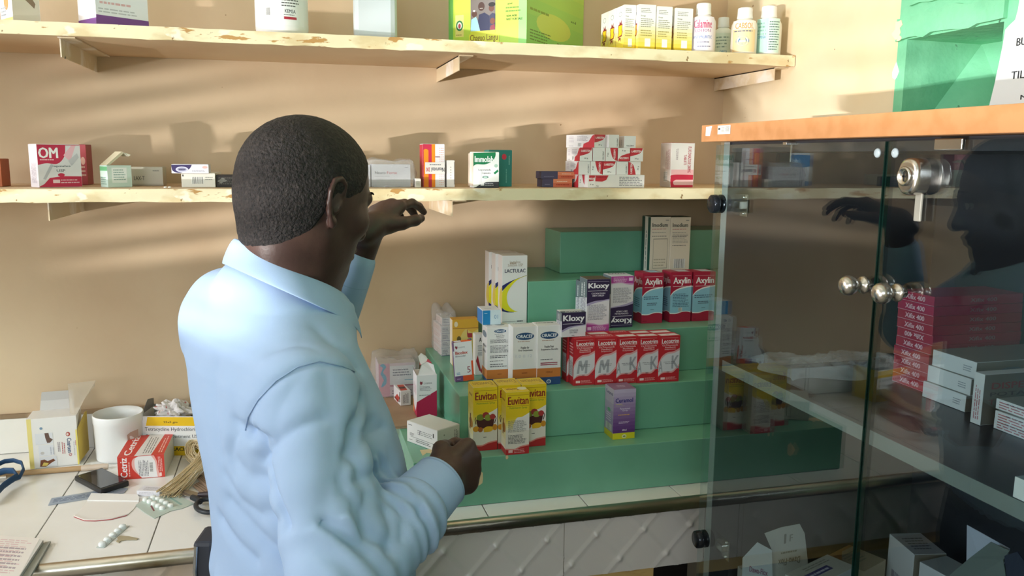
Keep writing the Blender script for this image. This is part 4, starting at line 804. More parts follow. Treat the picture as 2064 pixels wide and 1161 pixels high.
for i, (a, b_, s_, tp, k) in enumerate(spots):
    o = carton('suspension_carton', '%s from left in the front row of red suspension cartons' % ('first', 'second', 'third', 'fourth', 'fifth')[i], Y=-.410-.0035*i, z=Z2, px=a, pf=b_, d=.0300, top=tp, base='C02C34', cols={'T': 'C02C34'},
               faces={'F': LE(k), 'L': LES, 'T': [('t', 'Lecotrim', .15, .3, .9, .8, 'E8B8B8', 180, .04)] if k == 0 else [('p', [(.1, .05), (.95, .05), (.9, .65), (.05, .6)], 'E4DAD8'), ('l', .4, .25, .6, .4, 1, '8A8080')]}, group=LG, seed=i)
    w, d, h = CARDW[o.name]; x = o.location[0]
    carton('suspension_carton', '%s from left in the back row of red suspension cartons' % ('first', 'second', 'third', 'fourth', 'fifth')[i], loc=(x-.004, -.3795-.0035*i, Z2), w=w, d=.0305, h=h, base='C02C34', cols={'T': 'C02C34'}, faces={'F': LE(k), 'L': LES, 'T': [('p', [(.1, .05), (.95, .05), (.9, .65), (.05, .6)], 'E4DAD8')] if i in (1, 3, 4) else [('t', 'Lecotrim', .15, .3, .9, .8, 'E8B8B8', 180, .04)]}, group=LG, seed=i+9)
    zt = max(zt or -9, Z2+h)
carton('syrup_carton', 'short purple and white syrup carton resting on the red cartons', Y=-.398, z=zt+.0012, px=1131.8, pf=1179.8, ps=1121, top=631, base='DEDEE2', cols={'T': 'D4D8D6'}, faces={'F': KL('small'), 'L': KS, 'T': [('r', 0, .0, 1, .4, '4A4A58'), ('t', 'KLOXY', .15, .05, .85, .36, 'E8E8EC', 180, .05), ('l', .2, .7, .8, .8, 1, '9AA0A0')]}, group=None)
# ORACEF cartons
def OR(k):
    r_ = [('r', 0, .0, 1, .13, '2E4E82'), ('r', 0, .13, 1, .285, 'C87A3A')]
    if k == 0: return [('r', 0, .0, 1, .06, '2E4E82'), ('r', 0, .06, 1, .23, 'C87A3A'), ('e', .52, .935, .24, .035, '2A5078'), ('t', 'ORACEF', .33, .915, .71, .955, 'E8EEF2', 0, .04), ('l', .3, .87, .72, .89, 1, '8A8A90'), ('t', 'Powder for Oral', .36, .835, .68, .86, '3A3A40', 0, .04), ('t', 'Suspension', .38, .8, .66, .825, '3A3A40', 0, .04), ('l', .12, .72, .85, .79, 4, '5A5A60'), ('l', .12, .54, .9, .68, 6, '6A6A70'), ('l', .12, .44, .9, .5, 2, '5A5A60'), ('l', .12, .38, .8, .4, 1, '2A2A30'), ('l', .12, .27, .8, .35, 2, '6A6A70'), ('l', .42, .13, .6, .16, 1, '8A4A20')]
    r_ += [('e', .5, .84, .38, .062, '2A5078'), ('t', 'ORACEF', .18, .812, .82, .868, 'E8EEF2', 0, .05), ('l', .2, .74, .82, .77, 1, 'B89A88')]
    if k == 1: r_ += [('t', 'Powder for', .33, .63, .68, .67, '3A3A40', 0, .05), ('t', 'Oral Suspension', .22, .58, .82, .62, '3A3A40', 0, .05), ('t', '1.0 0 12', .12, .48, .80, .53, 'CAD0DA', 0, .0), ('l', .38, .2, .65, .235, 1, '8A4A20')]
    else: r_ += [('t', 'Poudre Pour', .3, .63, .7, .67, '3A3A40', 0, .05), ('t', 'Suspension Buvable', .15, .58, .88, .62, '3A3A40', 0, .05), ('l', .14, .42, .75, .445, 1, '6A6A70'), ('r', .14, .365, .86, .38, '9A2A44'), ('r', .14, .335, .86, .35, '9A2A44'), ('t', '100ml', .38, .2, .65, .235, '8A4A20', 0, .04), ('e', .5, .055, .1, .035, 'D8DEE6'), ('e', .5, .055, .07, .022, '6A80A8')]
    return r_
OT = [('e', .62, .6, .2, .2, '8A929A'), ('l', .1, .4, .3, .7, 1, '9A9AA0')]
og = 'white, orange and blue powder cartons'
carton('powder_carton', 'white, orange and blue powder carton covered with small print, left of its three', Y=-.347, z=Z2, px=981.5, pf=1031.5, d=.046, top=661.5, base='E6E6E4', cols={'L': 'D6D4D2', 'T': 'DEDCDA'}, faces={'F': OR(0), 'T': OT, 'L': [('r', 0, 0, 1, .06, '2E4E82'), ('r', 0, .06, 1, .23, 'C87A3A'), ('e', .5, .86, .4, .06, '6A7A88'), ('l', .2, .5, .9, .7, 2, '8A8A90')]}, group=og)
carton('powder_carton', 'white, orange and blue powder carton with pencilled numbers, middle of its three', Y=-.386, z=Z2, px=1033, pf=1081, d=.037, top=660, base='E6E6E4', cols={'T': 'DEDCDA'}, faces={'F': OR(1), 'T': [('l', .15, .75, .85, .9, 1, '4A4A50')]}, group=og)
carton('powder_carton', 'white, orange and blue powder carton with two dark red lines, right of its three', Y=-.390, z=Z2, px=1082, pf=1129.3, d=.041, top=657.5, base='E6E6E4', cols={'T': 'DEDCDA'}, faces={'F': OR(2), 'T': [('l', .1, .55, .85, .85, 1, '2F2F38')]}, group=og)
# small packs left of them
carton('tablet_carton', 'small white carton with bar code and red corner wrapped in plastic', Y=-.285, z=Z2, px=957.5, pf=975, d=.022, top=675, base='DCD8D2', faces={'F': [('t', 'A', .45, .82, .75, .93, '2A2A2A', 0, .05), ('b', .3, .45, .95, .75, True), ('p', [(.1, .35), (.5, .1), (.7, .1), (.3, .5)], '9A2A30'), ('p', [(.6, .08), (1, .3), (1, .2), (.75, .04)], '9A2A30')]})
bi = carton('tablet_carton', 'white and orange carton with a large 5, leaning left', Y=-.330, z=Z2+.0004, px=918, pf=956, d=.013, top=691, base='E9E9EC', yaw=0, roll=-4, cols={'T': 'E2602E', 'L': '6A4A78'},
            faces={'F': [('r', .0, .0, 1, .14, 'E0562A'), ('r', .0, 0, .42, .14, '6E4E7C'), ('r', .86, .1, 1, .5, 'E0562A'), ('p', [(0, .14), (.9, .14), (.9, .5), (.98, .56), (.98, 1), (0, 1)], 'E9E9EC'), ('r', 0, .78, .05, 1, '6E4E7C'), ('p', [(.1, .88), (.14, .92), (.18, .89), (.22, .92), (.24, .86), (.17, .82)], '8A3A48'), ('t', 'COSMOS', .27, .85, .62, .885, '8A8A94', 0, .02), ('t', 'Bicolex', .1, .69, .75, .77, 'C2402E', 0, .06), ('t', 'Bisacodyl', .1, .61, .62, .67, '7A7A84', 0, .02), ('t', '5', .66, .2, .84, .36, '9A4A5A', 0, .0), ('l', .1, .17, .32, .24, 2, '4A8AC0'), ('l', .1, .04, .3, .09, 1, 'C8A8D0')], 'T': [('r', .0, 0, .45, 1, 'D8D6DA'), ('r', .0, 0, .1, 1, '6E4E7C')]})
ju = carton('junior_tablet_carton', 'yellow carton with sideways multicoloured lettering behind the leaning orange and white one', Y=-.195, z=Z2, px=912, pf=964, d=.03, top=645, base='DBA63A', yaw=0, cols={'L': 'E6DCCB', 'T': 'D8A040'},
            faces={'F': [('r', 0, 0, 1, .8, 'E2B04A'), ('p', [(.3, .0)]+swoosh([(.25, .3), (.3, .6), (.5, .78), (.75, .72), (1, .78)])+[(1, 0)], 'E4C978'), ('r', .02, .8, 1, .815, 'A8703A'), ('e', .14, .9, .07, .06, 'E8D8B8'), ('t', 'J', .56, .6, .76, .78, 'B03A44', 270, .06), ('t', 'u', .56, .48, .74, .58, '3A5A90', 270, .06), ('t', 'n', .56, .37, .74, .46, '3A6A48', 270, .06), ('t', 'i', .56, .31, .74, .35, '8A3A70', 270, .06), ('t', 'or', .56, .1, .74, .29, 'C0603A', 270, .06), ('e', .25, .58, .08, .06, '6A5A30'), ('l', .1, .2, .3, .55, 4, '9A8040', True)]})
# plastic wrapped stack of white cartons
wg = 'white cartons in a plastic wrapped stack on the second step'
z = Z2; WP = on('Z', Z2, 889, 716)
WP = np.array([.326, -.100, Z2])
first = None
for i in range(5):
    hh = .0172
    o = carton('wrapped_carton', '%s white carton from the bottom of the plastic wrapped stack' % ('first', 'second', 'third', 'fourth', 'fifth')[i], loc=(WP[0]+(.004 if i == 4 else 0), WP[1]+(.012 if i == 4 else 0), z), w=.030, d=.078 if i < 4 else .06, h=hh, yaw=4, base='E2E0E2', lid=False, cols={'L': 'E4D3CE'}, faces={'F': [('l', .1, .25, .6, .85, 3, '8A8AA0'), ('r', 0, .0, 1, .05, '9A9AB8')], 'L': [('l', .1, .2, .9, .8, 2, 'D8B8B0')]}, group=wg)
    z += hh+.0003
pw = empty('plastic_wrap', tuple(WP+np.array([0, 0, .002])), math.radians(4)); 
wp = wrap(pw, .031, .080, .088, .005, 5, lift=3.6); tag(pw, 'loose clear plastic wrap around the stack of white cartons', 'wrap')
# blue and white carton with an upside-down 10
carton('tablet_carton', 'small blue and white carton with an upside-down 10 beside the tall swoosh cartons', Y=-.318, z=Z2+CARDW['powder_carton'][2]+.001, px=972.5, pf=1009.5, d=.05, h=.030, yaw=0, base='E4E8EC', cols={'L': '3A7CBE', 'T': 'DDDCE0'}, faces={'F': [('r', 0, 0, 1, 1, 'D4E6EE'), ('r', .02, 0, .42, 1, '1F86C4'), ('t', '10', .64, .4, .84, .68, '4A8ABA', 180, .0), ('l', .1, .75, .3, .84, 1, 'B8DCF0')], 'T': [('l', .2, .3, .6, .5, 1, 'A8A8B0')]})
carton('tablet_carton', 'orange brown carton wrapped in film behind the tall swoosh cartons', Y=-.12, z=Z3, px=1000, pf=1020, d=.06, top=586, base='D39A4A', cols={'T': 'B8885A'}, faces={'F': [('l', .1, .1, .6, .9, 4, 'A86A2A', True)]})
# EUVITAN cartons
def EU(k):
    top = [('r', 0, .56, 1, 1, 'E3C51C'), ('g', 0, .40, 1, .60, 'EAE6C8', 'E3C51C', 6), ('p', [(.35, .38)]+swoosh([(.30, .45), (.45, .58), (.7, .6), (1, .66)])+[(1, .38)], 'E6E4DE'), ('r', .06, .945, .97, .95, '8A5A20'), ('r', .06, .775, .97, .78, '8A5A20'), ('t', 'Euvitan', .08, .80, .96, .925, '8A2420', 0, .06), ('t', 'Multivitamin Syrup', .14, .725, .9, .765, '8A9A28', 0, .04)]
    if k == 0: top += [('p', [(.12, .5), (.88, .5), (.82, .35), (.2, .35)], '4A2622'), ('e', .3, .53, .16, .05, '7A8A2E'), ('e', .52, .56, .14, .05, '9A3A34'), ('e', .62, .52, .15, .05, '8A9A3A'), ('e', .8, .53, .12, .045, 'A83A38'), ('e', .12, .35, .13, .045, 'D89A2A'), ('e', .3, .335, .1, .04, 'A8602A'), ('p', swoosh([(.42, .35), (.6, .38), (.85, .36), (.75, .3), (.45, .29)]), 'E0B42A'), ('e', .9, .36, .1, .05, 'C88A2A'),
                      ('p', [(.1, .42), (.06, .5), (.1, .54), (.12, .53), (.09, .5), (.13, .43)], '4A2622'), ('p', [(.9, .42), (.96, .5), (.92, .54), (.9, .53), (.93, .5), (.87, .43)], '4A2622'), ('l', .42, .2, .58, .225, 1, '3A3A3A')]
    else: top += [('l', .1, .36, .9, .55, 12, '7A7A74'), ('r', .3, .36, .32, .5, 'B8B8B0'), ('l', .1, .17, .9, .32, 7, '5A5A58')]
    top += [('p', [(0, 0), (1, 0)]+swoosh([(1, .15), (.65, .13), (.35, .09), (0, .105)]), 'D98A80'), ('p', [(0, 0), (1, 0)]+swoosh([(1, .13), (.65, .11), (.35, .07), (0, .085)]), 'B02A2C')]
    if k: top += [('r', .12, .03, .3, .075, 'E8C0C0'), ('l', .36, .02, .9, .09, 3, 'E0A8A8')]
    return top
EUS = [('g', 0, 0, 1, 1, 'E6E4DE', 'DFC022', 8), ('l', .2, .82, .85, .9, 1, '9A6A20'), ('e', .6, .42, .35, .08, 'A8702A'), ('p', [(.3, .3), (.4, .55), (.6, .56), (.5, .3)], '7A4A2A'), ('r', 0, 0, 1, .09, 'B03A38')]
eg = 'yellow syrup cartons with a fruit basket'
ET = [('t', 'Euvitan', .1, .25, .9, .75, 'B08A18', 180, .05)]
A = dict(base='E0DCD0', group=eg)
carton('vitamin_syrup_carton', 'yellow fruit basket syrup carton at the left end of its group', Y=-.4775, z=Z1, px=953.5, pf=1002, d=.045, top=782, cols={'T': 'DFC022'}, faces={'F': EU(0), 'L': EUS, 'T': ET}, **A)
carton('vitamin_syrup_carton', 'yellow fruit basket syrup carton mostly hidden in the middle of its group', Y=-.4765, z=Z1, px=1003.5, pf=1048, d=.044, top=777, cols={'T': 'DFC022'}, faces={'F': EU(0), 'L': EUS, 'T': ET}, **A)
carton('vitamin_syrup_carton', 'yellow fruit basket syrup carton at the right end of its group', Y=-.4775, z=Z1, px=1050.5, pf=1099.3, d=.044, top=776, cols={'T': 'DFC022'}, faces={'F': EU(0), 'L': EUS, 'T': ET}, **A)
carton('vitamin_syrup_carton', 'yellow syrup carton with printed table turned outwards, in front of its group', Y=-.5118, z=Z1, px=1019, pf=1066, d=.033, top=791.5, yaw=0, cols={'T': 'E3C51C'}, faces={'F': EU(1), 'L': EUS, 'T': [('t', 'Euvitan', .1, .3, .6, .7, '8A4A20', 180, .05), ('e', .78, .6, .2, .3, 'E4E0C8')]}, **A)
carton('paracetamol_syrup_carton', 'single lilac to purple syrup carton with yellow foot on the lowest step', Y=-.4785, z=Z1, px=1234.8, pf=1278.8, d=.046, top=786, base='B9A9C4', cols={'T': '8A6A88'},
       faces={'F': [('g', 0, .12, 1, 1, '5A3074', 'C0B8D0', 12), ('r', 0, 0, 1, .125, 'D6CE28'), ('t', 'Curamol', .08, .735, .88, .825, '2A2A7A', 0, .06), ('r', .1, .70, .4, .706, 'D6CE28'), ('l', .1, .66, .6, .685, 1, 'A8A890'), ('t', 'Paracetamol', .3, .595, .75, .63, 'E0D8E8', 0, .03), ('t', 'Syrup', .4, .555, .65, .585, 'E0D8E8', 0, .03), ('l', .22, .47, .82, .51, 1, 'D8A860'), ('l', .25, .31, .75, .36, 2, 'D8C8E0'), ('t', '60ml', .42, .165, .62, .2, 'F0E8F4', 0, .05), ('e', .52, .055, .1, .035, 'EEF0D0'), ('e', .52, .055, .07, .02, '9A9A50')],
              'L': [('g', 0, .12, 1, 1, '8A78A4', 'CFC8DA', 6), ('r', 0, 0, 1, .125, 'C8C028'), ('t', 'Curamol', .1, .86, .9, .93, '3A3A7A', 0, .05), ('b', .15, .14, .85, .28, False), ('e', .5, .55, .18, .04, '6AA888'), ('l', .2, .32, .8, .5, 4, 'D8D0E0')], 'T': [('l', .3, .3, .7, .6, 2, 'C8B8D0')]})

# on the left of the steps: cardboard with small packs
cb = MB(); P = [(.130, -.318), (.236, -.318), (.285, -.30), (.262, -.035), (.13, -.035)]
P = [(.135, -.312), (.234, -.316), (.283, -.03), (.135, -.022)]
for k in range(2): cb.prism([(x+.001*k, y+.001*k, Z1+.0003+.0032*k) for x, y in P], (0, 0, .0029), CARDB)
o = cb.build('cardboard_sheet'); tag(o, 'doubled sheet of brown cardboard lying on the lowest step under small cartons', 'cardboard')
ZCB = Z1+.0072
lw = carton('tablet_carton', 'long white carton with black print turned cornerwise beside the fist', loc=(.253, -.466, Z1), w=.089, d=.058, h=.0415, yaw=-58, side='R', base='E2E1DE', cols={'R': 'CFCFC8', 'T': 'DDDBD6'},
            faces={'F': [('l', .05, .82, .2, .9, 1, '3A3A3A'), ('l', .08, .12, .2, .18, 1, '3A3A3A'), ('l', .35, .5, .85, .75, 3, '9A9A98'), ('r', .12, .3, .85, .315, '4A4A4A'), ('l', .1, .35, .25, .5, 3, '4A4A4A'), ('l', .3, .1, .8, .26, 2, '6A6A6A'), ('r', .86, .08, .89, .32, '2A2A2A'), ('r', .86, .6, .89, .8, '2A2A2A'), ('p', [(.42, .5), (.46, .72), (.44, .74), (.4, .5)], '7A7A80')], 'R': [('l', .75, .2, .95, .85, 3, '3A3A3A', True), ('l', .6, .08, .95, .2, 2, '5A5A5A'), ('e', .3, .7, .02, .04, '7A7A70')]})
mg = carton('tablet_carton', 'tall white and magenta carton with torn open lid', Y=-.268, z=ZCB, px=840.5, pf=881, d=.052, top=757, base='E4E2E6', lid=False, yaw=0, cols={},
            faces={'F': [('p', [(0, 0), (1, 0), (1, .62), (0, .36)], 'B2264E'), ('p', [(.15, .82), (.2, .86), (.26, .83), (.3, .86), (.28, .79), (.2, .76)], '8A3A48'), ('t', 'COSMOS', .35, .78, .75, .82, '8A8A94', 0, .02), ('l', .15, .62, .75, .74, 4, '8A8A94'), ('l', .12, .5, .7, .54, 1, 'A0A0A8')],
                   'L': [('p', [(0, 0), (1, 0), (1, .35), (.6, .08), (0, .25)], 'B2264E'), ('p', [(0, 0), (.3, 0), (.1, .3), (0, .3)], 'E08A40'), ('l', .2, .5, .9, .8, 3, 'C89AA8', True)]})
w, d, h = CARDW[mg.name]
fb = MB(); fb.prism([(.003, .001, h), (w-.002, .001, h), (w-.006, .006, h+.020), (w*.55, .012, h+.026), (.012, .008, h+.022)], (0, .0005, 0), mat('E2DFDF')); fb.prism([(.01, .010, h+.021), (w*.72, .012, h+.021), (w*.55, .020, h+.036), (w*.3, .021, h+.043), (.006, .017, h+.037)], (0, .0005, 0), mat('EAE6E4'))
fb.prism([(.008, .0095, h+.020), (w*.8, .0105, h+.022), (w*.66, .016, h+.030), (.010, .0155, h+.028)], (0, .0005, 0), mat('C24A5A')); fb.prism([(.0, .001, h), (.0005, d-.001, h), (-.004, d*.6, h+.012), (-.003, .004, h+.008)], (.0005, 0, 0), mat('8A8078')); fb.build('torn_lid', parent=mg)
rs = carton('tablet_carton', 'small red and white carton lying between the plastic wrapped pack and magenta carton', Y=-.180, z=ZCB, px=807.5, pf=828, d=.058, h=.033, yaw=8, base='E4E2E2', lid=False, cols={'T': 'D8D4D4'}, faces={'L': [('p', [(.1, .15), (.6, .05), (.9, .5), (.5, .6)], 'C04A40'), ('l', .1, .1, .9, .3, 1, '2A2A2A'), ('r', .85, .2, .95, .9, '2A2A2A')], 'F': [('l', .2, .15, .8, .85, 5, '4A4A50', True)], 'T': [('p', [(.1, .1), (.75, .1), (.9, .9), (.25, .9)], 'C84E3A'), ('l', .2, .2, .8, .8, 1, '2A2A2A')]})
pk = carton('tablet_carton', 'pink, blue and white carton in a clear plastic pack near the wall', Y=-.102, z=ZCB, px=764, pf=838, d=.072, top=734, base='D8C6D0', lid=False, cols={'F': 'DCC3CC', 'T': 'CDBFB4'},
            faces={'F': [('r', .0, .0, .3, 1, 'D79AAE'), ('p', swoosh([(.03, .95), (.12, 1.0), (.2, .9), (.12, .75), (.2, .6), (.2, .4), (.1, .3), (.06, .3)])+[(.09, .4), (.14, .5), (.05, .7), (.12, .88)], '4AA0C4'), ('r', .3, .35, .96, .92, 'E6E4E8'), ('r', .0, .0, 1, .0, '9A3A58'), ('r', .3, .30, .96, .34, 'B05A78'), ('l', .38, .6, .9, .84, 3, '6A6A80'), ('l', .7, .45, .95, .52, 1, '5AA8CC'), ('l', .35, .05, .9, .2, 2, '8A7A88')]})
w, d, h = CARDW[pk.name]; wrap(pk, w, d, h, .011, 8, (.008, .0))

# ------------------------------------------------------------------ left part of the counter
ZT2 = ZC+.0005
def P3(z, *p): return [tuple(on('Z', z, *q)) for q in p]
# opened white and yellow carton with raised flaps
FLc = on('Z', ZT2, 62, 945); FRc = on('Z', ZT2, 161, 932.5)
FLc = np.array([FLc[0], -.115, ZT2]); 
yw = 0
ca = carton('malaria_tablet_carton', 'white and yellow carton with sideways lettering and open flaps, back left on the counter', Y=-.118, z=ZT2, px=61, pf=160.5, d=.062, top=846, base='ECEAE6', lid=False, yaw=4, cols={'L': 'E6D37E'},
            faces={'F': [('r', 0, 0, .09, 1, 'EBDB88'), ('r', .965, 0, 1, .72, 'EBDB72'), ('e', .81, .64, .045, .045, 'B04A40'), ('e', .80, .64, .025, .025, 'E8D8D0'), ('t', 'Coartem', .78, .26, .87, .56, '2F4A78', 270, .05), ('t', 'D', .80, .19, .86, .24, 'B0404A', 270, .05), ('l', .9, .2, .94, .55, 1, 'C8C8CC', True), ('l', .94, .4, .965, .52, 1, 'C05A50', True), ('l', .66, .25, .74, .5, 2, 'C06A6A', True), ('l', .58, .3, .64, .5, 2, '9A8A94', True),
                         ('r', .15, .48, .5, .7, 'E0E2E6'), ('p', [(.34, .7), (.42, .7), (.44, .6), (.5, .56), (.44, .5), (.38, .5), (.35, .6)], '6A5248'), ('r', .2, .24, .5, .46, 'E2E4E8'), ('e', .27, .3, .04, .03, 'C8C4C0'), ('r', .2, .02, .55, .22, 'E0E2E6'), ('p', [(.2, .03), (.32, .02), (.45, .1), (.52, .13), (.48, .17), (.36, .13), (.3, .17), (.22, .16)], '7A4A32'), ('p', [(.24, .04), (.34, .04), (.38, .09), (.28, .11)], 'DEC86A'), ('l', .42, .26, .52, .44, 2, 'B8BCC8', True), ('e', .28, .80, .03, .025, '7A98B0')],
                   'L': [('l', .3, .3, .7, .8, 2, 'C8B050', True)]})
w, d, h = CARDW[ca.name]
fb = MB(); fl = film('thin_card', (.85, .84, .82), .5, 1.2, .75, 'CFCDCB')
fb.prism([(.014, d-.001, h), (w*.87, d-.001, h), (w*.86, d+.004, h+.020), (.016, d+.004, h+.020)], (0, .0005, 0), mat('CFCDCA')); fb.prism([(.016, d+.0035, h+.020), (w*.86, d+.0035, h+.020), (w*.84, d+.009, h+.037), (.018, d+.009, h+.037)], (0, .0005, 0), mat('BDBBB8'))
fb.build('back_flap', parent=ca)
fb = MB(); fb.prism([(w, .001, 0.004), (w+.001, .001, h*.74), (w+.010, d*.6, h*.95), (w+.012, d*.8, h*.95), (w+.010, d, .01)], (.0005, 0, 0), mat('E0C25A')); fb.build('side_flap', parent=ca)
fb = MB(); fb.prism([(w*.86, .012, h+.001), (w*.98, .005, h-.004), (w+.016, .02, h+.03), (w+.034, .035, h+.052), (w+.036, .04, h+.062), (w*.80, .045, h+.058)], (0, .0004, 0), film('clear_leaf', (.93, .91, .88), .25, 1.35, .35, 'D8CEBC')); fb.build('clear_sleeve', parent=ca)
# white tub
Pt = np.array([on('Y', -.075, 243, 900)[0], -.078, ZT2]); R = .0505
t = empty('plastic_tub', tuple(Pt)); tag(t, 'open white plastic tub without lid between the two yellow cartons', 'tub')
hT = .098
m = MB(); m.lathe((0, 0, 0), [(0, 0), (R*.93, 0), (R*.95, .002), (R*.98, hT*.8), (R*1.0, hT*.82), (R*1.0, hT*.97), (R*.985, hT), (R*.955, hT), (R*.93, hT*.8), (R*.9, .004), (0, .004)], mat('ECEDEB', .35, 0, .45), 48); m.build('body', parent=t)
m = MB(); f0 = math.radians(-75); fn = lambda u, v, k: np.array([math.cos(f0+u*.75)*(R*.975+.0007+k), math.sin(f0+u*.75)*(R*.975+.0007+k), .036+.03*v]); inks(m, fn, [('p', [(.35, 0), (1, 0), (1, 1), (.5, .95), (.3, .8)], 'C0A596')], curved=True); m.build('torn_label', parent=t)
# ointment carton, open at the top
FL = on('Z', ZT2, 294.5, 899); FR = on('Z', ZT2, 412, 909); yw = math.degrees(math.atan2(FR[1]-FL[1], FR[0]-FL[0])); W = float(np.linalg.norm(FR-FL))
FLy = -.085
de = empty('ointment_display_box', (FL[0], FLy, ZT2), math.radians(-14)); tag(de, 'open yellow and white ointment box with crumpled paper inside, beside the man', 'carton')
W = abs(solve_x((FL[0], FLy, ZT2), (math.cos(math.radians(-14)), math.sin(math.radians(-14)), 0), 412)); H = solve_y((FL[0], FLy, ZT2), (0, 0, 1), 839)
m = MB(); wt = .0006; D = .078
m.box((0, 0, 0), (W, wt, H), mat('E9E8E6')); m.box((0, wt, 0), (wt, D, H), mat('E4E2DE')); m.box((W-wt, wt, 0), (W, D, H), mat('E2C43A')); m.box((wt, D-wt, 0), (W-wt, D, H+.004), mat('8A8684')); m.box((wt, wt, .0001), (W-wt, D-wt, .001), mat('9A9694'))
m.prism([(0, .01, H-.001), (0, D, H-.001), (0, D, H+.018), (0, D*.6, H+.024)], (.0005, 0, 0), mat('8E8A86'))
inks(m, plane((0, 0, 0), (W, 0, 0), (0, 0, H)), [('r', 0, 0, 1, .24, 'E6BE1E'), ('p', [(.1, .76), (1, .76), (1, .98), (.13, .98)], 'E6BE1E'), ('t', '25x5 gm', .38, .81, .60, .88, '5A4A20', 0, .04), ('t', 'Tetracycline Hydrochloride', .08, .60, .95, .72, '4A4E58', 0, .01), ('t', 'Ophthalmic Ointment USP', .08, .42, .95, .54, '4A4E58', 0, .01), ('t', 'DETERACIN', .27, .12, .76, .21, '3A3020', 0, .07)]); m.build('body', parent=de)
m = MB(); rnd = random.Random(3); bm = bmesh.new(); bmesh.ops.create_icosphere(bm, subdivisions=4, radius=1)
for v in bm.verts:
    n = 1+.25*math.sin(v.co.x*9+v.co.z*7)+.2*math.cos(v.co.y*11-v.co.x*5)+rnd.uniform(-.06, .06); v.co = Vector((v.co.x*.034*n+.06, v.co.y*.022*n+.04, v.co.z*.020*n+.088))
bm.verts.ensure_lookup_table(); m.add([v.co[:] for v in bm.verts], [[v.index for v in f.verts] for f in bm.faces], nmat('tissue', 'DDD8D6', .7, [('B86A6A', 60, .62, .66, (1, 1, 1))]), False); bm.free()
o = m.build('crumpled_tissue'); o.location = de.location; o.rotation_euler = de.rotation_euler; tag(o, 'crumpled white tissue with red specks stuffed in the open ointment box', 'tissue')
# red allergy tablet carton
RR = dict(Y=None)
ce = carton('allergy_tablet_carton', 'red and white carton with sideways white title lying in front of the tub', zpx=960.5, z=ZT2, px=333, pf=239, ps=352.5, h=.0478, yaw=-1, side='R', base='E6E2DC', cols={'R': 'DCD8CE'}, lid=False,
            faces={'F': [('r', 0, 0, 1, 1, 'CF4236'), ('p', swoosh([(.5, .98), (.35, .9), (.30, .7), (.33, .4), (.5, .02)])+swoosh([(.9, .02), (.86, .3), (.84, .7), (.78, .98)]), 'E8B0A8'), ('p', swoosh([(.45, .98), (.38, .9), (.36, .7), (.38, .4), (.5, .02)])+swoosh([(.84, .02), (.82, .3), (.8, .7), (.72, .98)]), 'E9E7E6'), ('t', 'Cetriz', .05, .08, .2, .95, 'F6EEEE', 90, .06), ('l', .22, .12, .27, .9, 1, 'F0B8B0', True), ('b', .68, .25, .75, .7, True), ('l', .44, .1, .66, .85, 7, '6A6A70', True), ('l', .86, .25, .96, .95, 3, 'F0C0B8', True), ('r', .88, .04, .93, .2, 'F0D0C8')],
                   'T': [('r', 0, 0, 1, 1, 'CF4236'), ('p', [(.36, 0), (.45, 1), (.8, 1), (.72, 0)], 'E6E2E0'), ('t', 'Cetriz', .1, .05, .26, .95, 'F6EEEE', 90, .06), ('l', .5, .1, .72, .9, 4, '8A8A88', True), ('l', .84, .1, .95, .9, 2, 'F0C0B8', True)]})
# black handheld device
z = ZT2; Q = [on('Z', z+.0112, *p)-np.array([0, 0, .0112]) for p in ((149.5, 959), (203, 987), (262, 969), (206, 942))]
t = empty('handheld_device', tuple(Q[0])); tag(t, 'black rectangular handheld device with glossy screen lying on the tiles', 'device')
def relp(o_, P): return [tuple(np.array(p)-np.array(o_)) for p in P]
def inset(P, k): c = sum(np.array(p) for p in P)/len(P); return [tuple(np.array(p)+(c-np.array(p))*k) for p in P]
m = MB(); B = relp(Q[0], Q)
e1 = np.array(B[1])-B[0]; e2 = np.array(B[3])-B[0]; B = [np.zeros(3), e1, e1+e2, e2]
m.prism(B, (0, 0, .011), mat('1B1B1D', .35, 0, .5)); o = m.build('case', parent=t)
bv = o.modifiers.new('bevel', 'BEVEL'); bv.width = .0025; bv.segments = 3
m = MB(); S4 = [np.array(p)+np.array([0, 0, .0112]) for p in inset(B, .12)]; m.prism(S4, (0, 0, .0004), mat('2E3034', .06, 0, .8)); m.build('screen', parent=t)
# bluish foil strip
z = ZT2
def flat(name, label, cat, pts, m, th=.0006, z=ZT2, wavy=0.0, extra=None, group=None):
    Q = [on('Z', z, *p) for p in pts]; c = sum(Q)/len(Q); mb = MB(); mb.prism([q-c for q in Q], (0, 0, th), m)
    if extra: extra(mb, Q, c)
    o = mb.build(name, loc=tuple(c)); return tag(o, label, cat, group)
flat('blister_strip', 'narrow blue grey foil strip lying below the black device', 'blister pack', [(97, 1019), (104, 1005), (195, 990), (240, 984), (258, 985), (250, 994), (190, 1004)], mat('A9B6C8', .3, .5), .001,
     extra=lambda mb, Q, c: inks(mb, plane(Q[1]-c+np.array([0, 0, .001]), Q[3]-Q[1], (Q[0]-Q[1])), [('l', .05, .2, .95, .8, 3, '6A7A98')], lift=-.0002))
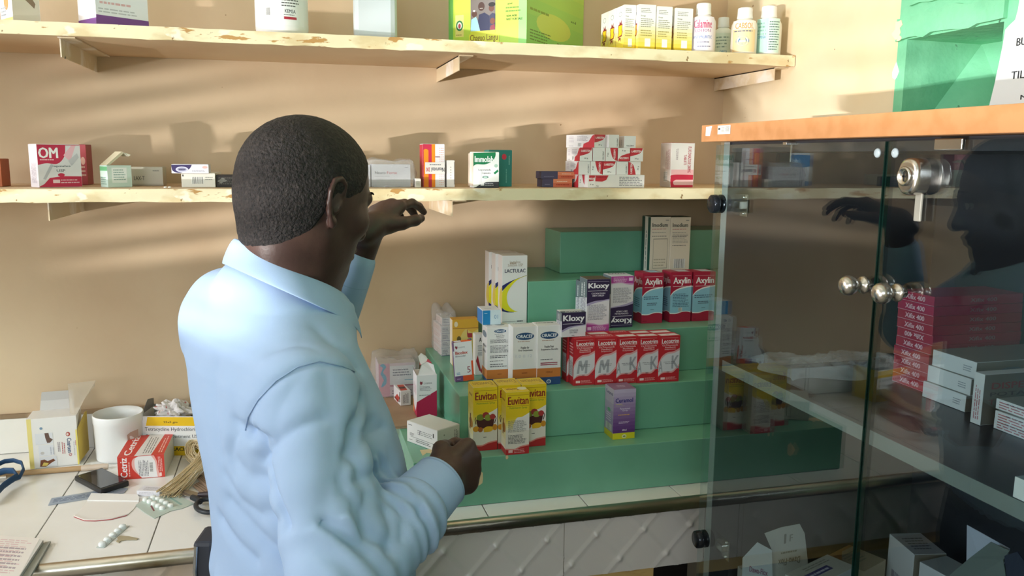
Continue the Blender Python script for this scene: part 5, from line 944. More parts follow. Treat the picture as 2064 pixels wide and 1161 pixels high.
# white paper envelope with slit
def envelope():
    pts = [(176, 1011), (184, 997), (220, 997.5), (277, 999.5), (281, 1005), (280, 1012), (268, 1028), (256, 1039), (225, 1047), (192, 1050), (170, 1049.5), (149, 1041.5), (160, 1030)]
    Q = [on('Z', ZT2, *p) for p in pts]; c = sum(Q)/len(Q); mb = MB()
    mb.prism([q-c for q in Q], (0, 0, .0006), mat('E6E2DC', .7))
    mb.prism([q-c+np.array([0, 0, .0009]) for q in [Q[0], Q[1], Q[2], Q[3], Q[4], Q[5]]], (0, 0, .0022), mat('ECEBE8', .6))
    lip = Q[7:12]; mb.prism([q-c+np.array([0, 0, .0007]) for q in lip]+[q-c+np.array([0, .005, .0007]) for q in lip[::-1]], (0, 0, .0016), mat('E2DDD6', .7))
    mb.prism([q-c+np.array([0, -.0016, .0]) for q in lip]+[q-c for q in lip[::-1]], (0, 0, .0006), mat('B04A48', .7))
    o = mb.build('paper_envelope', loc=tuple(c)); tag(o, 'torn white paper sachet with a thin red edge lying on the tiles', 'sachet')
envelope()
fl_ = carton('flat_carton', 'small flattened white carton lying against the black device', zpx=1001, z=ZT2+.0001, px=322, pf=276, ps=335, h=.010, yaw=-20, side='R', base='DCDADF', lid=False, faces={'F': [('l', .1, .3, .9, .8, 2, 'B8B4B8')], 'T': [('l', .2, .2, .9, .8, 3, 'B4B0B8')], 'R': [('r', .5, .1, .9, .9, '4A4A58')]})
# pill blister
def blister():
    pts = [(272.5, 1019), (296, 1004), (341, 988), (366, 1002), (392, 1015.5), (365, 1026), (345, 1030), (311, 1045.7), (290, 1033)]
    Q = [on('Z', ZT2, *p) for p in pts]; c = sum(Q)/len(Q); t = empty('pill_blister', tuple(c)); tag(t, 'pale green foil blister sheet with a cluster of white tablets', 'blister pack')
    m = MB(); m.prism([q-c for q in Q], (0, 0, .0007), mat('BFD0C8', .35, .2)); m.build('foil', parent=t)
    mg_ = MB(); mg_.prism([on('Z', ZT2, *p)-c+np.array([0, 0, .0008]) for p in ((303, 1021), (306, 1019), (312, 1030), (309, 1031))], (0, 0, .0002), mat('7A4048')); mg_.prism([on('Z', ZT2, *p)-c+np.array([0, 0, .0008]) for p in ((337, 1002), (341, 1001), (368, 1017), (364, 1019))], (0, 0, .0002), mat('8FB0A8')); mg_.build('foil_print', parent=t)
    for (x, y) in ((293.5, 1007), (302, 1011), (310.5, 1015), (319, 1019.5), (327.5, 1024), (318.5, 1005.5), (327, 1009.5), (335, 1014), (344, 1019), (309, 1003)):
        p = on('Z', ZT2+.002, x, y)-c; p[2] = .0007
        b = MB(); b.lathe(tuple(p), [(.0056, 0), (.0055, .003), (.0048, .0045), (.003, .0053), (0, .0055)], mat('E6EBE6', .35), 20); b.build('tablet', parent=t)
blister()
def strip():
    A = on('Z', ZT2, 201, 1104); B = on('Z', ZT2, 252, 1060); c = (A+B)/2; d = B-A; L_ = np.linalg.norm(d); d /= L_; n = np.array([-d[1], d[0], 0])
    t = empty('pill_strip', tuple(c)); tag(t, 'short strip of five white tablets lying alone on the front tiles', 'blister pack')
    m = MB(); m.prism([A-c-n*.008, B-c-n*.008, B-c+n*.006, A-c+n*.006], (0, 0, .0007), mat('C4CCC8', .3, .3)); m.build('foil', parent=t)
    for k in range(5):
        p = A-c+d*L_*(.1+.2*k); p[2] = .0007; b = MB(); b.lathe(tuple(p), [(.0062, 0), (.006, .0035), (.005, .005), (.003, .006), (0, .0062)], mat('E4EAE8', .3), 20); b.build('tablet', parent=t)
strip()
flat('dry_leaf_sliver', 'thin dry tan sliver lying beside the short tablet strip', 'sliver', [(236, 1084), (242, 1081), (260, 1082), (279, 1086), (276, 1089), (255, 1089), (243, 1091), (240, 1095), (234, 1092), (238, 1088)], mat('A89C80', .7), .0012)
# rolled stick along the wall
def stick():
    A = on('Z', ZT2+.0055, -20, 970); B = on('Z', ZT2+.0055, 238, 932.5); A[1] = B[1] = -.152; A[0] = px_at(-.152, ZC, -30)[0]; B[0] = px_at(-.152, ZC, 238)[0]
    t = empty('wooden_rod', tuple(A)); tag(t, 'long thin brown rod lying parallel to the wall in front of the white tub', 'rod')
    L_ = B[0]-A[0]; m = MB(); m.tube([(0, 0, .0), (L_*.75, 0, 0)], .0055, mat('B4946C', .5), 14); m.build('rod', parent=t)
    m = MB(); m.tube([(L_*.72+.01*k, .0, .0) for k in range(int(L_*.28/.01))], [.0062+.0006*math.sin(k*2.2) for k in range(int(L_*.28/.01))], mat('CDBBA8', .3, 0, .6), 14); m.build('plastic_sleeve', parent=t)
stick()
# dark blue strap loops at the left frame edge
def strap():
    c = on('Z', ZT2, 20, 960); t = empty('blue_strap', tuple(c+np.array([0, 0, .0065]))); tag(t, 'dark blue looped strap at the left edge of the counter', 'strap')
    def path(pp): return [at_(p)-c for p in pp]
    def at_(p): return on('Z', ZT2+.006+p[2], p[0], p[1])
    m = MB(); m.tube(path([(-25, 962, .004), (-8, 944, .008), (10, 936, .012), (28, 934, .012), (44, 939, .010), (48, 952, .006), (40, 968, .002), (20, 975, .0)]), .0052, mat('1F4468', .6), 10, rx=.45); m.build('upper_loop', parent=t)
    m = MB(); m.tube(path([(-12, 962, .0), (10, 955, .004), (28, 955, .007), (36, 966, .005), (22, 975, .002), (8, 985, .0), (-6, 1000, .0), (-20, 1015, 0)]), .0068, mat('1F4468', .6), 10, rx=.4); m.build('lower_loop', parent=t)
    m = MB(); m.tube(path([(-30, 972, -.003), (14, 968, -.002)]), .004, CHROME, 8); m.build('clip', parent=t)
strap()
# bundle of pale twine
def twine():
    rnd = random.Random(11); c = on('Z', ZT2, 380, 930); mb = MB(); mt_ = [mat('DCC8A0', .6), mat('E6D6B4', .6), mat('CDB68E', .6)]
    base = [(338, 990, .001), (360, 975, .004), (382, 958, .010), (402, 944, .018), (414, 928, .026), (412, 914, .030), (399, 906, .030), (386, 910, .028), (381, 920, .022), (388, 930, .015), (402, 932, .012), (412, 924, .014)]
    for k in range(95):
        jx, jy, jz = rnd.uniform(-13, 12), rnd.uniform(-8, 8), rnd.uniform(0, .012); pts = []
        s0 = rnd.uniform(.7, 1.25)
        cx, cy = 399, 919
        for i, (x, y, z) in enumerate(base):
            x2 = cx+(x-cx)*s0+jx*(.5+.5*(i < 4)); y2 = cy+(y-cy)*(s0 if i > 3 else 1)+jy*.6
            p = on('Z', ZT2+.001, x2, y2+11); p = p+np.array([0, 0, z*.8+jz]); pts.append(p-c)
        q = [pts[0]]
        for i in range(len(pts)-1): q += [pts[i]*.67+pts[i+1]*.33, pts[i]*.33+pts[i+1]*.67]
        mb.tube(q, .0008, mt_[k % 3], 4)
    o = mb.build('twine_bundle', loc=tuple(c)); tag(o, 'looped bundle of pale blond twine beside the yellow ointment box', 'twine')
twine()
# brown paper envelopes
CR = mat('A08A78', .8)
flat('brown_envelope', 'large brown paper envelope lying beneath the twine next to the shirt', 'envelope', [(399, 962), (432, 930), (470, 940), (480, 990), (455, 1002)], nmat('brown_paper', 'AC9682', .8, [('9A8470', 12, .5, .6, (1, 1, 1))]), .0012)
for i, (pts, lb) in enumerate((([(388, 980), (402, 972), (434, 990), (428, 998), (412, 1000)], 'small crumpled brown paper envelope nearest the scissors'), ([(396, 964), (406, 957), (438, 985), (430, 995)], 'narrow folded brown envelope lying across the larger one'))):
    def ex(mb, Q, c, i=i):
        for k in range(3):
            f = .25*(k+1); a = Q[0]*(1-f)+Q[1]*f-c; b_ = Q[-1]*(1-f)+Q[2]*f-c; d_ = (b_-a)/np.linalg.norm(b_-a)
            mb.prism([a+np.array([0, 0, .0014]), b_+np.array([0, 0, .0014]), b_+np.array([.0012, .001, .0014]), a+np.array([.0012, .001, .0014])], (0, 0, .0006), mat('7A6656', .8))
    flat('brown_envelope', lb, 'envelope', pts, CR, .0013, z=ZT2+.0015+.0018*i, extra=ex)
# scissors
def scissors():
    c = on('Z', ZT2, 405, 1010); t = empty('scissors', tuple(c+np.array([0, 0, .0045]))); tag(t, 'scissors with black and red handles half hidden behind the shirt', 'scissors')
    q = lambda *p, z=0: on('Z', ZT2+z, *p)-c
    m = MB(); m.prism([q(352, 990), (q(362, 989)), q(401, 1001), q(399, 1008), q(372, 1004)], (0, 0, .0012), mat('8E8478', .35, .7)); m.build('blade', parent=t)
    m = MB(); m.prism([q(356, 992, z=.0014), q(380, 993, z=.0014), q(402, 999, z=.0014), q(402, 1004, z=.0014), q(384, 1003, z=.0014)], (0, 0, .0012), mat('9A9084', .3, .8)); m.build('blade', parent=t)
    black = mat('24282E', .4)
    m = MB(); pts = [q(421+26*math.cos(a), 1024+13.5*math.sin(a), z=.005) for a in [i*2*math.pi/28 for i in range(28)]]; m.tube(pts, .0045, black, 10, closed=True); m.tube([q(388, 1007, z=.004), q(398, 1011, z=.005), q(404, 1016, z=.005)], .0055, black, 10); m.build('handle', parent=t)
    m = MB(); m.tube([q(401, 1002, z=.006), q(418, 1001, z=.008), q(432, 1000, z=.009), q(450, 1000, z=.010)], [.005, .006, .0062, .006], mat('3A3034', .4), 10); m.tube([q(430, 1000, z=.0105), q(450, 998, z=.012)], [.0045, .006], mat('9A2A34', .4), 10); m.tube([q(448, 1000, z=.010), q(470, 996, z=.012), q(480, 1004, z=.012), q(470, 1012, z=.011), q(446, 1008, z=.010)], .0048, black, 10); m.build('handle', parent=t)
scissors()
# ledger at the bottom left
def ledger():
    Q = [on('Z', ZT2, *p) for p in ((-60, 1086), (88, 1099), (36, 1180), (-120, 1168))]; c = Q[0].copy()
    A, B, C_, D_ = [q-c for q in Q]; n = np.array([0, 0, .0085])
    c = c-np.array([0, 0, .0012]); t = empty('paper_ledger', tuple(c+np.array([0, 0, .0024]))); tag(t, 'thick open paper register with faint pink lines at the bottom left corner', 'register')
    m = MB(); m.prism([A, B, C_, D_], (0, 0, .0085), mat('C9C8C0', .8)); m.build('pages', parent=t)
    m = MB(); inks(m, plane(D_+n, C_-D_, A-D_), [('r', 0, 0, 1, 1, 'E3DDD6'), ('l', .2, .1, .93, .93, 16, 'D6B8B8'), ('l', .5, .2, .9, .75, 6, 'A89AA0')], lift=.0002); m.build('written_page', parent=t)
    m = MB(); m.prism([B+np.array([.001, 0, .0]), C_+np.array([.001, 0, 0]), C_+np.array([.013, 0, 0]), B+np.array([.010, .004, 0])], (0, 0, .0035), mat('9A9C92', .6)); m.build('cover', parent=t)
ledger()

# ------------------------------------------------------------------ inside the cabinet
ZS = -.3245+.0004
XE = None
A = on('Z', ZS, 1868, 793); hX = .0128
XX = A[0]; YX = A[1]
xg = 'red tablet cartons stacked inside the cabinet'
z = ZS
ntop = on('X', XX, 1893, 600)[2]; hX = (ntop-ZS)/10-.0004
ordn = ('first', 'second', 'third', 'fourth', 'fifth', 'sixth', 'seventh', 'eighth', 'ninth', 'topmost')
XP = lambda rot: [('t', 'Xifix 400', .22, .25, .76, .78, 'EFC8D2', rot, .05), ('r', 0, .0, 1, .04, 'E8B8C4')]
dY = abs(on('X', XX, 1798, 765)[1]-YX)
jit = random.Random(5)
for i in range(10):
    jx = jit.uniform(-.0015, .0015)
    carton('tablet_carton', '%s red tablet carton from the bottom of the tall stack behind glass' % ordn[i] if i < 9 else 'topmost red tablet carton of the tall stack behind glass', loc=(XX+jx, YX+jit.uniform(-.001, .001), z), w=.152, d=dY, h=hX, base='B5264E' if i > 7 else 'B22C42', lid=False, seed=i,
           faces={'L': XP(180 if i == 5 else 0), 'F': [('t', 'Xifix 400', .4, .3, .7, .72, 'A88A90', 0, .03)]}, group=xg)
    z += hX+.0004
# white cartons in front of the stack, shade painted on fronts and tops
A = on('Z', ZS, 1944, 831); B = on('Z', ZS, 1869, 797); D_ = abs(A[1]-B[1]); z = ZS
top = on('X', A[0], 1959, 731)[2]; hh = (top-ZS)/3-.0004
for i in range(3):
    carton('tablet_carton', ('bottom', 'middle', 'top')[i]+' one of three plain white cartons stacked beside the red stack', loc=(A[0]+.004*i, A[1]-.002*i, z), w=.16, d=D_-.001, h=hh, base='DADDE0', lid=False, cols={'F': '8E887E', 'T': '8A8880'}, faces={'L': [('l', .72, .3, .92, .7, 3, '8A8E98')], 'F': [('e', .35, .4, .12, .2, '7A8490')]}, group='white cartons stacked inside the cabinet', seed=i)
    z += hh+.0004
# dispersible tablet cartons, shade painted on room-facing fronts and stack tops
RD = [('l', .1, .15, .9, .85, 3, 'B08A90'), ('l', .15, .62, .6, .8, 1, '6A6A74')]
A = on('Z', ZS, 1975, 858); B = on('Z', ZS, 1956, 850); hv = on('X', A[0], 1984, 755)[2]-ZS
carton('dispersible_tablet_carton', 'white carton stood upright on its narrow side with red print, shade painted on room face', loc=(A[0], A[1], ZS), w=.15, d=abs(B[1]-A[1]), h=hv, base='D8DADC', lid=False, cols={'F': '77726A'}, faces={'L': [('l', .2, .1, .8, .85, 3, 'B06A74', True)], 'F': [('t', 'DISPERSIBLE', .08, .70, .80, .83, '9A3A38', 0, .03), ('t', 'POTASSIUM', .07, .56, .8, .64, '4A3A38', 0, .03), ('t', 'TABLETS', .06, .4, .5, .5, '8A4A44', 0, .03)]})
z = ZS; x0 = .735; y1 = A[1]-.012
Q = on('Z', ZS, 2002, 866); hh = .0128
for i in range(3):
    o_ = (.006, -.003, .002)[i]
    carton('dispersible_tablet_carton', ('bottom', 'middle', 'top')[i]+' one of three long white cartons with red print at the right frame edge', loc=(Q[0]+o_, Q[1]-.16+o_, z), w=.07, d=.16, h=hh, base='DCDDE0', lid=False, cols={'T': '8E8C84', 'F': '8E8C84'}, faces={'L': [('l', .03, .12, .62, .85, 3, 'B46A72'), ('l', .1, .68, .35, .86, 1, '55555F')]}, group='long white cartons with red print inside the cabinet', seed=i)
    z += hh+.0004
A = on('Z', ZS, 2041, 1001)
carton('tablet_carton', 'white carton with blue grey top lying near the shelf edge at the right frame edge', loc=(A[0], A[1]-.12, ZS), w=.08, d=.12, h=.021, base='E2E5E4', lid=False, cols={'T': '9AB0B8'}, faces={'L': [('r', .94, .0, .96, 1, '9A9C98')]})
# crumpled clear plastic bag on the shelf
def bag():
    n1, n2 = 60, 26; rnd = random.Random(2)
    A = on('Z', ZS, 1530, 787); B = on('Z', ZS, 1712, 790)
    mb = MB(); vs = []
    x0, y0 = .70, -.80; x1, y1 = .96, -.90
    for j in range(n2+1):
        for i in range(n1+1):
            u = i/n1; v = j/n2; x = x0+(x1-x0)*u+.012*math.sin(v*9+u*3); y = -.785-.13*v+.012*math.sin(u*11)-.02*u
            e_ = min(u, 1-u, v, 1-v)*4; e_ = min(1, e_)
            z = .0008+e_*(.003+.007*abs(math.sin(u*7+v*4))+.006*abs(math.sin(u*23-v*17))+.004*abs(math.sin(u*41+v*37))+.004*abs(math.sin(u*67-v*71))*abs(math.sin(v*31+u*13)))+(.014*math.exp(-((u-.08)/.06)**2)*math.exp(-((v-.4)/.3)**2))
            vs.append((x, y, ZS+z))
    fs = [(j*(n1+1)+i, j*(n1+1)+i+1, (j+1)*(n1+1)+i+1, (j+1)*(n1+1)+i) for j in range(n2) for i in range(n1)]
    mb.add(vs, fs, film('bag_film', (.9, .92, .93), .16, 1.8, .22, 'E8F0F4', (90, 1.0, .006)), True); o = mb.build('plastic_bag'); tag(o, 'crumpled clear plastic bag lying on the dark cabinet shelf', 'bag')
bag()
# lower level
ZL = -.745+.0004
# two leaves of an opened white carton
wc = MB(); X = .70
P = lambda x, y, px, py: None
def leaf(parent, pts, y, m, its=None, th=.0006):
    Q = [on('Y', y, *p) for p in pts]; Q = [np.array([q[0], q[1], max(q[2], ZL+.0006)]) for q in Q]; mb = MB(); mb.prism([q-np.array(parent.location) for q in Q], (0, th, 0), m)
    if its:
        u = Q[1]-Q[0]; mb2 = plane(Q[0]-np.array(parent.location)-np.array([0, .0003, 0]), (u[0], 0, u[2]), (0, 0, .14)); inks(mb, mb2, its)
    return mb
t = empty('gauze_carton', tuple(np.array([on('Y', -.84, 1560, 1140)[0], -.84, ZL]))); tag(t, 'opened white carton with two raised leaves and faint red title, low in the cabinet', 'carton')
leaf(t, [(1492, 1280), (1497, 1125), (1527, 1093), (1556, 1109), (1557, 1280)], -.845, mat('E4EAEC'), None).build('left_leaf', parent=t)
o = leaf(t, [(1557, 1280), (1556, 1109), (1545, 1084), (1541, 1075), (1575, 1063), (1612, 1056), (1622, 1075), (1628, 1128), (1628, 1280)], -.840, mat('D9D6CE'), None).build('right_leaf', parent=t)
mb = MB(); a = on('Y', -.8458, 1508, 1160)-np.array(t.location); b_ = on('Y', -.8458, 1545, 1160)-np.array(t.location)
Lq = on('Y', -.8458, 1510, 1152)-np.array(t.location); Rq = on('Y', -.8458, 1547, 1161)-np.array(t.location); inks(mb, plane(Lq, Rq-Lq, (0, 0, .010)), [('t', 'Dawa-Flox', 0, 0, 1, 1, 'A86A88', 0, .03)])
Lq = on('Y', -.8408, 1568, 1142)-np.array(t.location); Rq = on('Y', -.8408, 1612, 1134)-np.array(t.location); inks(mb, plane(Lq, Rq-Lq, (0, 0, .012)), [('t', 'Dawa-Flox', 0, 0, 1, 1, '8A8478', 180, .03), ('l', .1, 1.6, .9, 2.2, 1, 'A8A498'), ('t', 'I', .2, 3.2, .3, 4.6, '9A948A', 0, .05), ('t', 'F', .45, 3.4, .6, 4.4, 'A8A298', 0, .05)])
mb.build('title_print', parent=t)
mb = MB(); mb.box((-.03, .007, 0), (.06, .06, .06), mat('C9C6BE'), .0006); mb.build('body', parent=t)
def lowbox(name, label, pts, zt, h, base, colT, items=None, colS=None):
    """carton seen from above: three pixel corners of its lid (front, right, left) on height zt"""
    F_, R_, L_ = [on('Z', zt, *p) for p in pts]; e = R_-F_; n = L_-F_; w = np.linalg.norm(e); d = np.linalg.norm(n); e /= w; n = np.array([-e[1], e[0], 0])*(1 if e[0]*n[1]-e[1]*n[0] > 0 else -1)
    yaw = math.degrees(math.atan2(e[1], e[0]))
    return carton(name, label, loc=(F_[0], F_[1], zt-h), w=w, d=d, h=h, yaw=yaw, base=base, cols={'T': colT, **(colS or {})}, lid=False, faces=items or {})
hb = (-.62)-(ZL)
lowbox('medicine_carton', 'wide white carton with dark blue label strip low in the left of the cabinet', ((1640, 1185), (1725, 1142), (1606, 1152)), -.62, hb, 'D4D6D4', 'BDBAB2', {'T': [('r', .15, .35, .7, .6, '4A4880'), ('l', .18, .38, .66, .56, 1, 'C8C8DC'), ('l', .3, .7, .9, .9, 2, '8A8880')], 'F': [('r', 0, 0, 1, .85, '34489A')], 'L': [('r', 0, 0, 1, .85, '34489A')]})
lowbox('medicine_carton', 'tan printed carton lying behind the middle of the glass doors', ((1742, 1152), (1786, 1128), (1690, 1114)), -.64, -.64-ZL, 'A8977E', 'A09078', {'T': [('l', .2, .3, .8, .8, 5, '7A7264'), ('p', [(0, .6), (.5, .9), (1, .9), (1, 1), (0, 1)], '9A6A3A')]})
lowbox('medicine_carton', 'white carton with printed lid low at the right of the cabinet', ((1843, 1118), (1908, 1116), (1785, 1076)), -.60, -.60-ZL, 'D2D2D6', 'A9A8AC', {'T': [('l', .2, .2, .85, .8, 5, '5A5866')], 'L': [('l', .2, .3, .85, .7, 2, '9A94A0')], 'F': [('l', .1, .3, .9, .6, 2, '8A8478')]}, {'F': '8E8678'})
lowbox('medicine_carton', 'white and blue carton below the slanting dark leaflet', ((1910, 1163), (1965, 1150), (1870, 1130)), -.60, -.60-ZL, 'CBCDD2', 'A8ACAE', {'F': [('r', 0, 0, 1, .4, '4A6AA8')], 'L': [('r', 0, .2, 1, .7, '4A5A98')]})
def sheet(name, label, cat, pts, m, back=(.0, .0008, .0)):
    Q = [on('X', p[2], p[0], p[1]) for p in pts]; c = sum(Q)/len(Q); mb = MB(); mb.prism([q-c for q in Q], back, m); o = mb.build(name, loc=tuple(c)); return tag(o, label, cat)
sheet('paper_leaflet', 'white sheet propped under the cabinet shelf at the lower right', 'leaflet', [(1949, 1058, .80), (2035, 1106, .74), (2000, 1200, .74), (1947, 1190, .80)], mat('C4CCE0', .6), (.0008, 0, 0))
sheet('grey_leaflet', 'slanting grey green leaflet leaning before the white sheet', 'leaflet', [(1998, 1092, .74), (2036, 1110, .72), (2023, 1128, .72), (2034, 1200, .72), (1900, 1200, .78), (1913, 1161, .78), (1955, 1125, .76)], mat('6E7A78', .5), (-.0008, 0, 0))
sheet('dark_folder', 'dark blue folder edge at the bottom right corner behind the glass', 'folder', [(2026, 1120, .70), (2052, 1112, .69), (2080, 1150, .68), (2080, 1200, .68), (2035, 1200, .70)], mat('2F3548', .5), (-.001, 0, 0))

# ------------------------------------------------------------------ the man: bodies as smooth solids turned into one surface each
def smin(a, b, k):
    h = np.clip(.5+.5*(b-a)/k, 0, 1); return b*(1-h)+a*h-k*h*(1-h)
class Cone:      # round cone between two points
    def __init__(s, a, b, r1, r2, sq=1.0, axis=None):
        s.a = np.array(a, float); s.b = np.array(b, float); s.r1 = r1; s.r2 = r2; s.sq = sq; s.axis = None if axis is None else np.array(axis, float)/np.linalg.norm(axis)
    def __call__(s, P):
        ba = s.b-s.a; t = np.clip(((P-s.a)@ba)/(ba@ba), 0, 1); q = P-s.a-t[:, None]*ba
        if s.axis is not None: q = q+np.outer((q@s.axis)*(s.sq-1), s.axis)
        return np.linalg.norm(q, axis=1)-(s.r1+(s.r2-s.r1)*t)
class Ell:
    def __init__(s, c, rad, M=None): s.c = np.array(c, float); s.r = np.array(rad, float); s.M = np.eye(3) if M is None else M
    def __call__(s, P):
        q = ((P-s.c)@s.M.T)/s.r; k = np.linalg.norm(q, axis=1); k2 = np.linalg.norm(q/s.r, axis=1)+1e-9
        return k*(k-1)/k2
class Stack:     # elliptic sections along z: (z, cx, cy, half width, half depth) with a facing direction
    def __init__(s, secs, az, p=2.3):
        s.S = np.array(sorted(secs)); s.f = np.array([math.cos(az), math.sin(az)]); s.g = np.array([math.sin(az), -math.cos(az)]); s.p = p
    def __call__(s, P):
        z = np.clip(P[:, 2], s.S[0, 0], s.S[-1, 0]); I = [np.interp(z, s.S[:, 0], s.S[:, k]) for k in range(1, 5)]
        dx = P[:, 0]-I[0]; dy = P[:, 1]-I[1]; u = np.abs(dx*s.g[0]+dy*s.g[1])/I[2]; v = np.abs(dx*s.f[0]+dy*s.f[1])/I[3]
        d = ((u**s.p+v**s.p)**(1/s.p)-1)*np.minimum(I[2], I[3])
        dz = np.maximum(s.S[0, 0]-P[:, 2], P[:, 2]-s.S[-1, 0]); return np.where(dz > 0, np.sqrt(np.maximum(d, 0)**2+dz**2), np.maximum(d, dz))
def blend(prims, k):
    def f(P):
        d = None
        for p in prims:
            q, kk = p if isinstance(p, tuple) else (p, k)
            v = q(P); d = v if d is None else smin(d, v, kk)
        return d
    return f
def surface(f, lo, hi, h, B=12):
    lo = np.array(lo); n = np.ceil((np.array(hi)-lo)/h/B).astype(int); N = n*B
    c = lo+(np.stack(np.meshgrid(*[np.arange(k) for k in n], indexing='ij'), -1).reshape(-1, 3)+.5)*B*h
    dc = f(c); vol = np.empty(tuple(N), np.float32); o = np.stack(np.meshgrid(*[np.arange(B)]*3, indexing='ij'), -1).reshape(-1, 3)*h
    idx = np.stack(np.meshgrid(*[np.arange(k) for k in n], indexing='ij'), -1).reshape(-1, 3)
    near = np.abs(dc) < B*h*.87*1.6+.004
    for q in np.nonzero(~near)[0]:
        i, j, k = idx[q]*B; vol[i:i+B, j:j+B, k:k+B] = dc[q]
    qs = np.nonzero(near)[0]
    for st in range(0, len(qs), 200):
        g = qs[st:st+200]; base = lo+idx[g]*B*h; v = f((base[:, None, :]+o[None]).reshape(-1, 3)).reshape(len(g), B, B, B)
        for w, q in enumerate(g): i, j, k = idx[q]*B; vol[i:i+B, j:j+B, k:k+B] = v[w]
    ins = vol < 0; C = [ins[a:a+N[0]-1, b:b+N[1]-1, c_:c_+N[2]-1] for a in (0, 1) for b in (0, 1) for c_ in (0, 1)]
    cnt = sum(x.astype(np.int8) for x in C); act = (cnt > 0) & (cnt < 8); I = np.argwhere(act)
    vid = -np.ones(act.shape, np.int32); vid[act] = np.arange(len(I))
    acc = np.zeros((len(I), 3)); m = np.zeros(len(I)); cs = [(a, b, c_) for a in (0, 1) for b in (0, 1) for c_ in (0, 1)]
    val = {c_: vol[I[:, 0]+c_[0], I[:, 1]+c_[1], I[:, 2]+c_[2]].astype(float) for c_ in cs}
    for c_ in cs:
        for ax in range(3):
            if c_[ax] == 0:
                e = list(c_); e[ax] = 1; e = tuple(e); a, b = val[c_], val[e]; s = (a < 0) != (b < 0); t = np.where(s, a/np.where(s, a-b, 1), 0)
                p = np.array(c_, float)[None]+np.zeros((len(I), 3)); p[:, ax] = t; acc += p*s[:, None]; m += s
    V = lo+(I+acc/m[:, None])*h; F = []
    for ax in range(3):
        b_, c_ = [(1, 2), (2, 0), (0, 1)][ax]; sl0 = [slice(1, N[k]-1) for k in range(3)]; sl0[ax] = slice(0, N[ax]-1); sl1 = list(sl0); sl1[ax] = slice(1, N[ax])
        A, Bv = ins[tuple(sl0)], ins[tuple(sl1)]; E = np.argwhere(A != Bv)
        if not len(E): continue
        off = np.array([1, 1, 1]); off[ax] = 0; G = E+off; sgn = A[tuple(E.T)]
        def at_(db, dc_): g = G.copy(); g[:, b_] += db; g[:, c_] += dc_; return vid[tuple(g.T)]
        q = np.stack([at_(-1, -1), at_(0, -1), at_(0, 0), at_(-1, 0)], 1)
        q[~sgn] = q[~sgn][:, ::-1]; F.append(q[(q >= 0).all(1)])
    return V, np.concatenate(F)
def smooth_mesh(name, V, F, m, parent=None, iters=2):
    E = np.concatenate([F[:, [0, 1]], F[:, [1, 2]], F[:, [2, 3]], F[:, [3, 0]]])
    for _ in range(iters):
        s = np.zeros_like(V); c = np.zeros(len(V)); np.add.at(s, E[:, 0], V[E[:, 1]]); np.add.at(c, E[:, 0], 1); np.add.at(s, E[:, 1], V[E[:, 0]]); np.add.at(c, E[:, 1], 1)
        V = V*.5+.5*s/np.maximum(c, 1)[:, None]
    me = bpy.data.meshes.new(name); me.from_pydata(V.tolist(), [], F.tolist()); me.materials.append(m)
    me.polygons.foreach_set('use_smooth', [True]*len(me.polygons)); me.update()
    o = bpy.data.objects.new(name, me); COL.objects.link(o)
    if parent: o.parent = parent
    return o

MAN = empty('person', (0, 0, 0)); MB0 = MAN
tag(MAN, 'man in a light blue shirt reaching to the shelf, seen from behind', 'person')
AZ = math.radians(20); HZ = math.radians(36); HP = math.radians(-17)
hf = np.array([math.cos(HZ)*math.cos(HP), math.sin(HZ)*math.cos(HP), math.sin(HP)]); hr = np.array([math.sin(HZ), -math.cos(HZ), 0]); hu = np.cross(hr, hf); HM = np.array([hf, hr, hu])
HC = at(622, 374, 1.2)
Hp = lambda f, r, u: HC+hf*f+hr*r+hu*u
tf = np.array([math.cos(AZ), math.sin(AZ), 0]); tr = np.array([math.sin(AZ), -math.cos(AZ), 0])
head = [Ell(Hp(-.004, 0, .006), (.097, .076, .088), HM), (Ell(Hp(-.022, 0, .0), (.078, .077, .077), HM), .02), (Ell(Hp(.030, 0, -.050), (.062, .062, .066), HM), .03), (Ell(Hp(.048, 0, -.088), (.042, .044, .032), HM), .025),
        (Ell(Hp(.078, 0, -.108), (.016, .022, .014), HM), .015), (Cone(Hp(.070, 0, -.112), Hp(.0, .050, -.070), .014, .016), .02), (Cone(Hp(.070, 0, -.112), Hp(.0, -.050, -.070), .014, .016), .02),
        (Cone(Hp(.090, 0, -.012), Hp(.107, 0, -.046), .009, .014), .012), (Ell(Hp(.100, .013, -.050), (.011, .009, .008), HM), .006), (Ell(Hp(.100, -.013, -.050), (.011, .009, .008), HM), .006),
        (Ell(Hp(.092, 0, -.074), (.012, .024, .0065), HM), .006), (Ell(Hp(.090, 0, -.086), (.012, .022, .0075), HM), .006),
        (Cone(Hp(.083, .034, .004), Hp(.090, .012, .002), .0085, .0085), .012), (Cone(Hp(.083, -.034, .004), Hp(.090, -.012, .002), .0085, .0085), .012),
        (Ell(Hp(.060, .046, -.038), (.020, .017, .018), HM), .02), (Ell(Hp(.060, -.046, -.038), (.020, .017, .018), HM), .02)]
def carve(f, c, r, k):   # smooth subtraction
    return lambda P: -smin(-f(P), c(P), k)
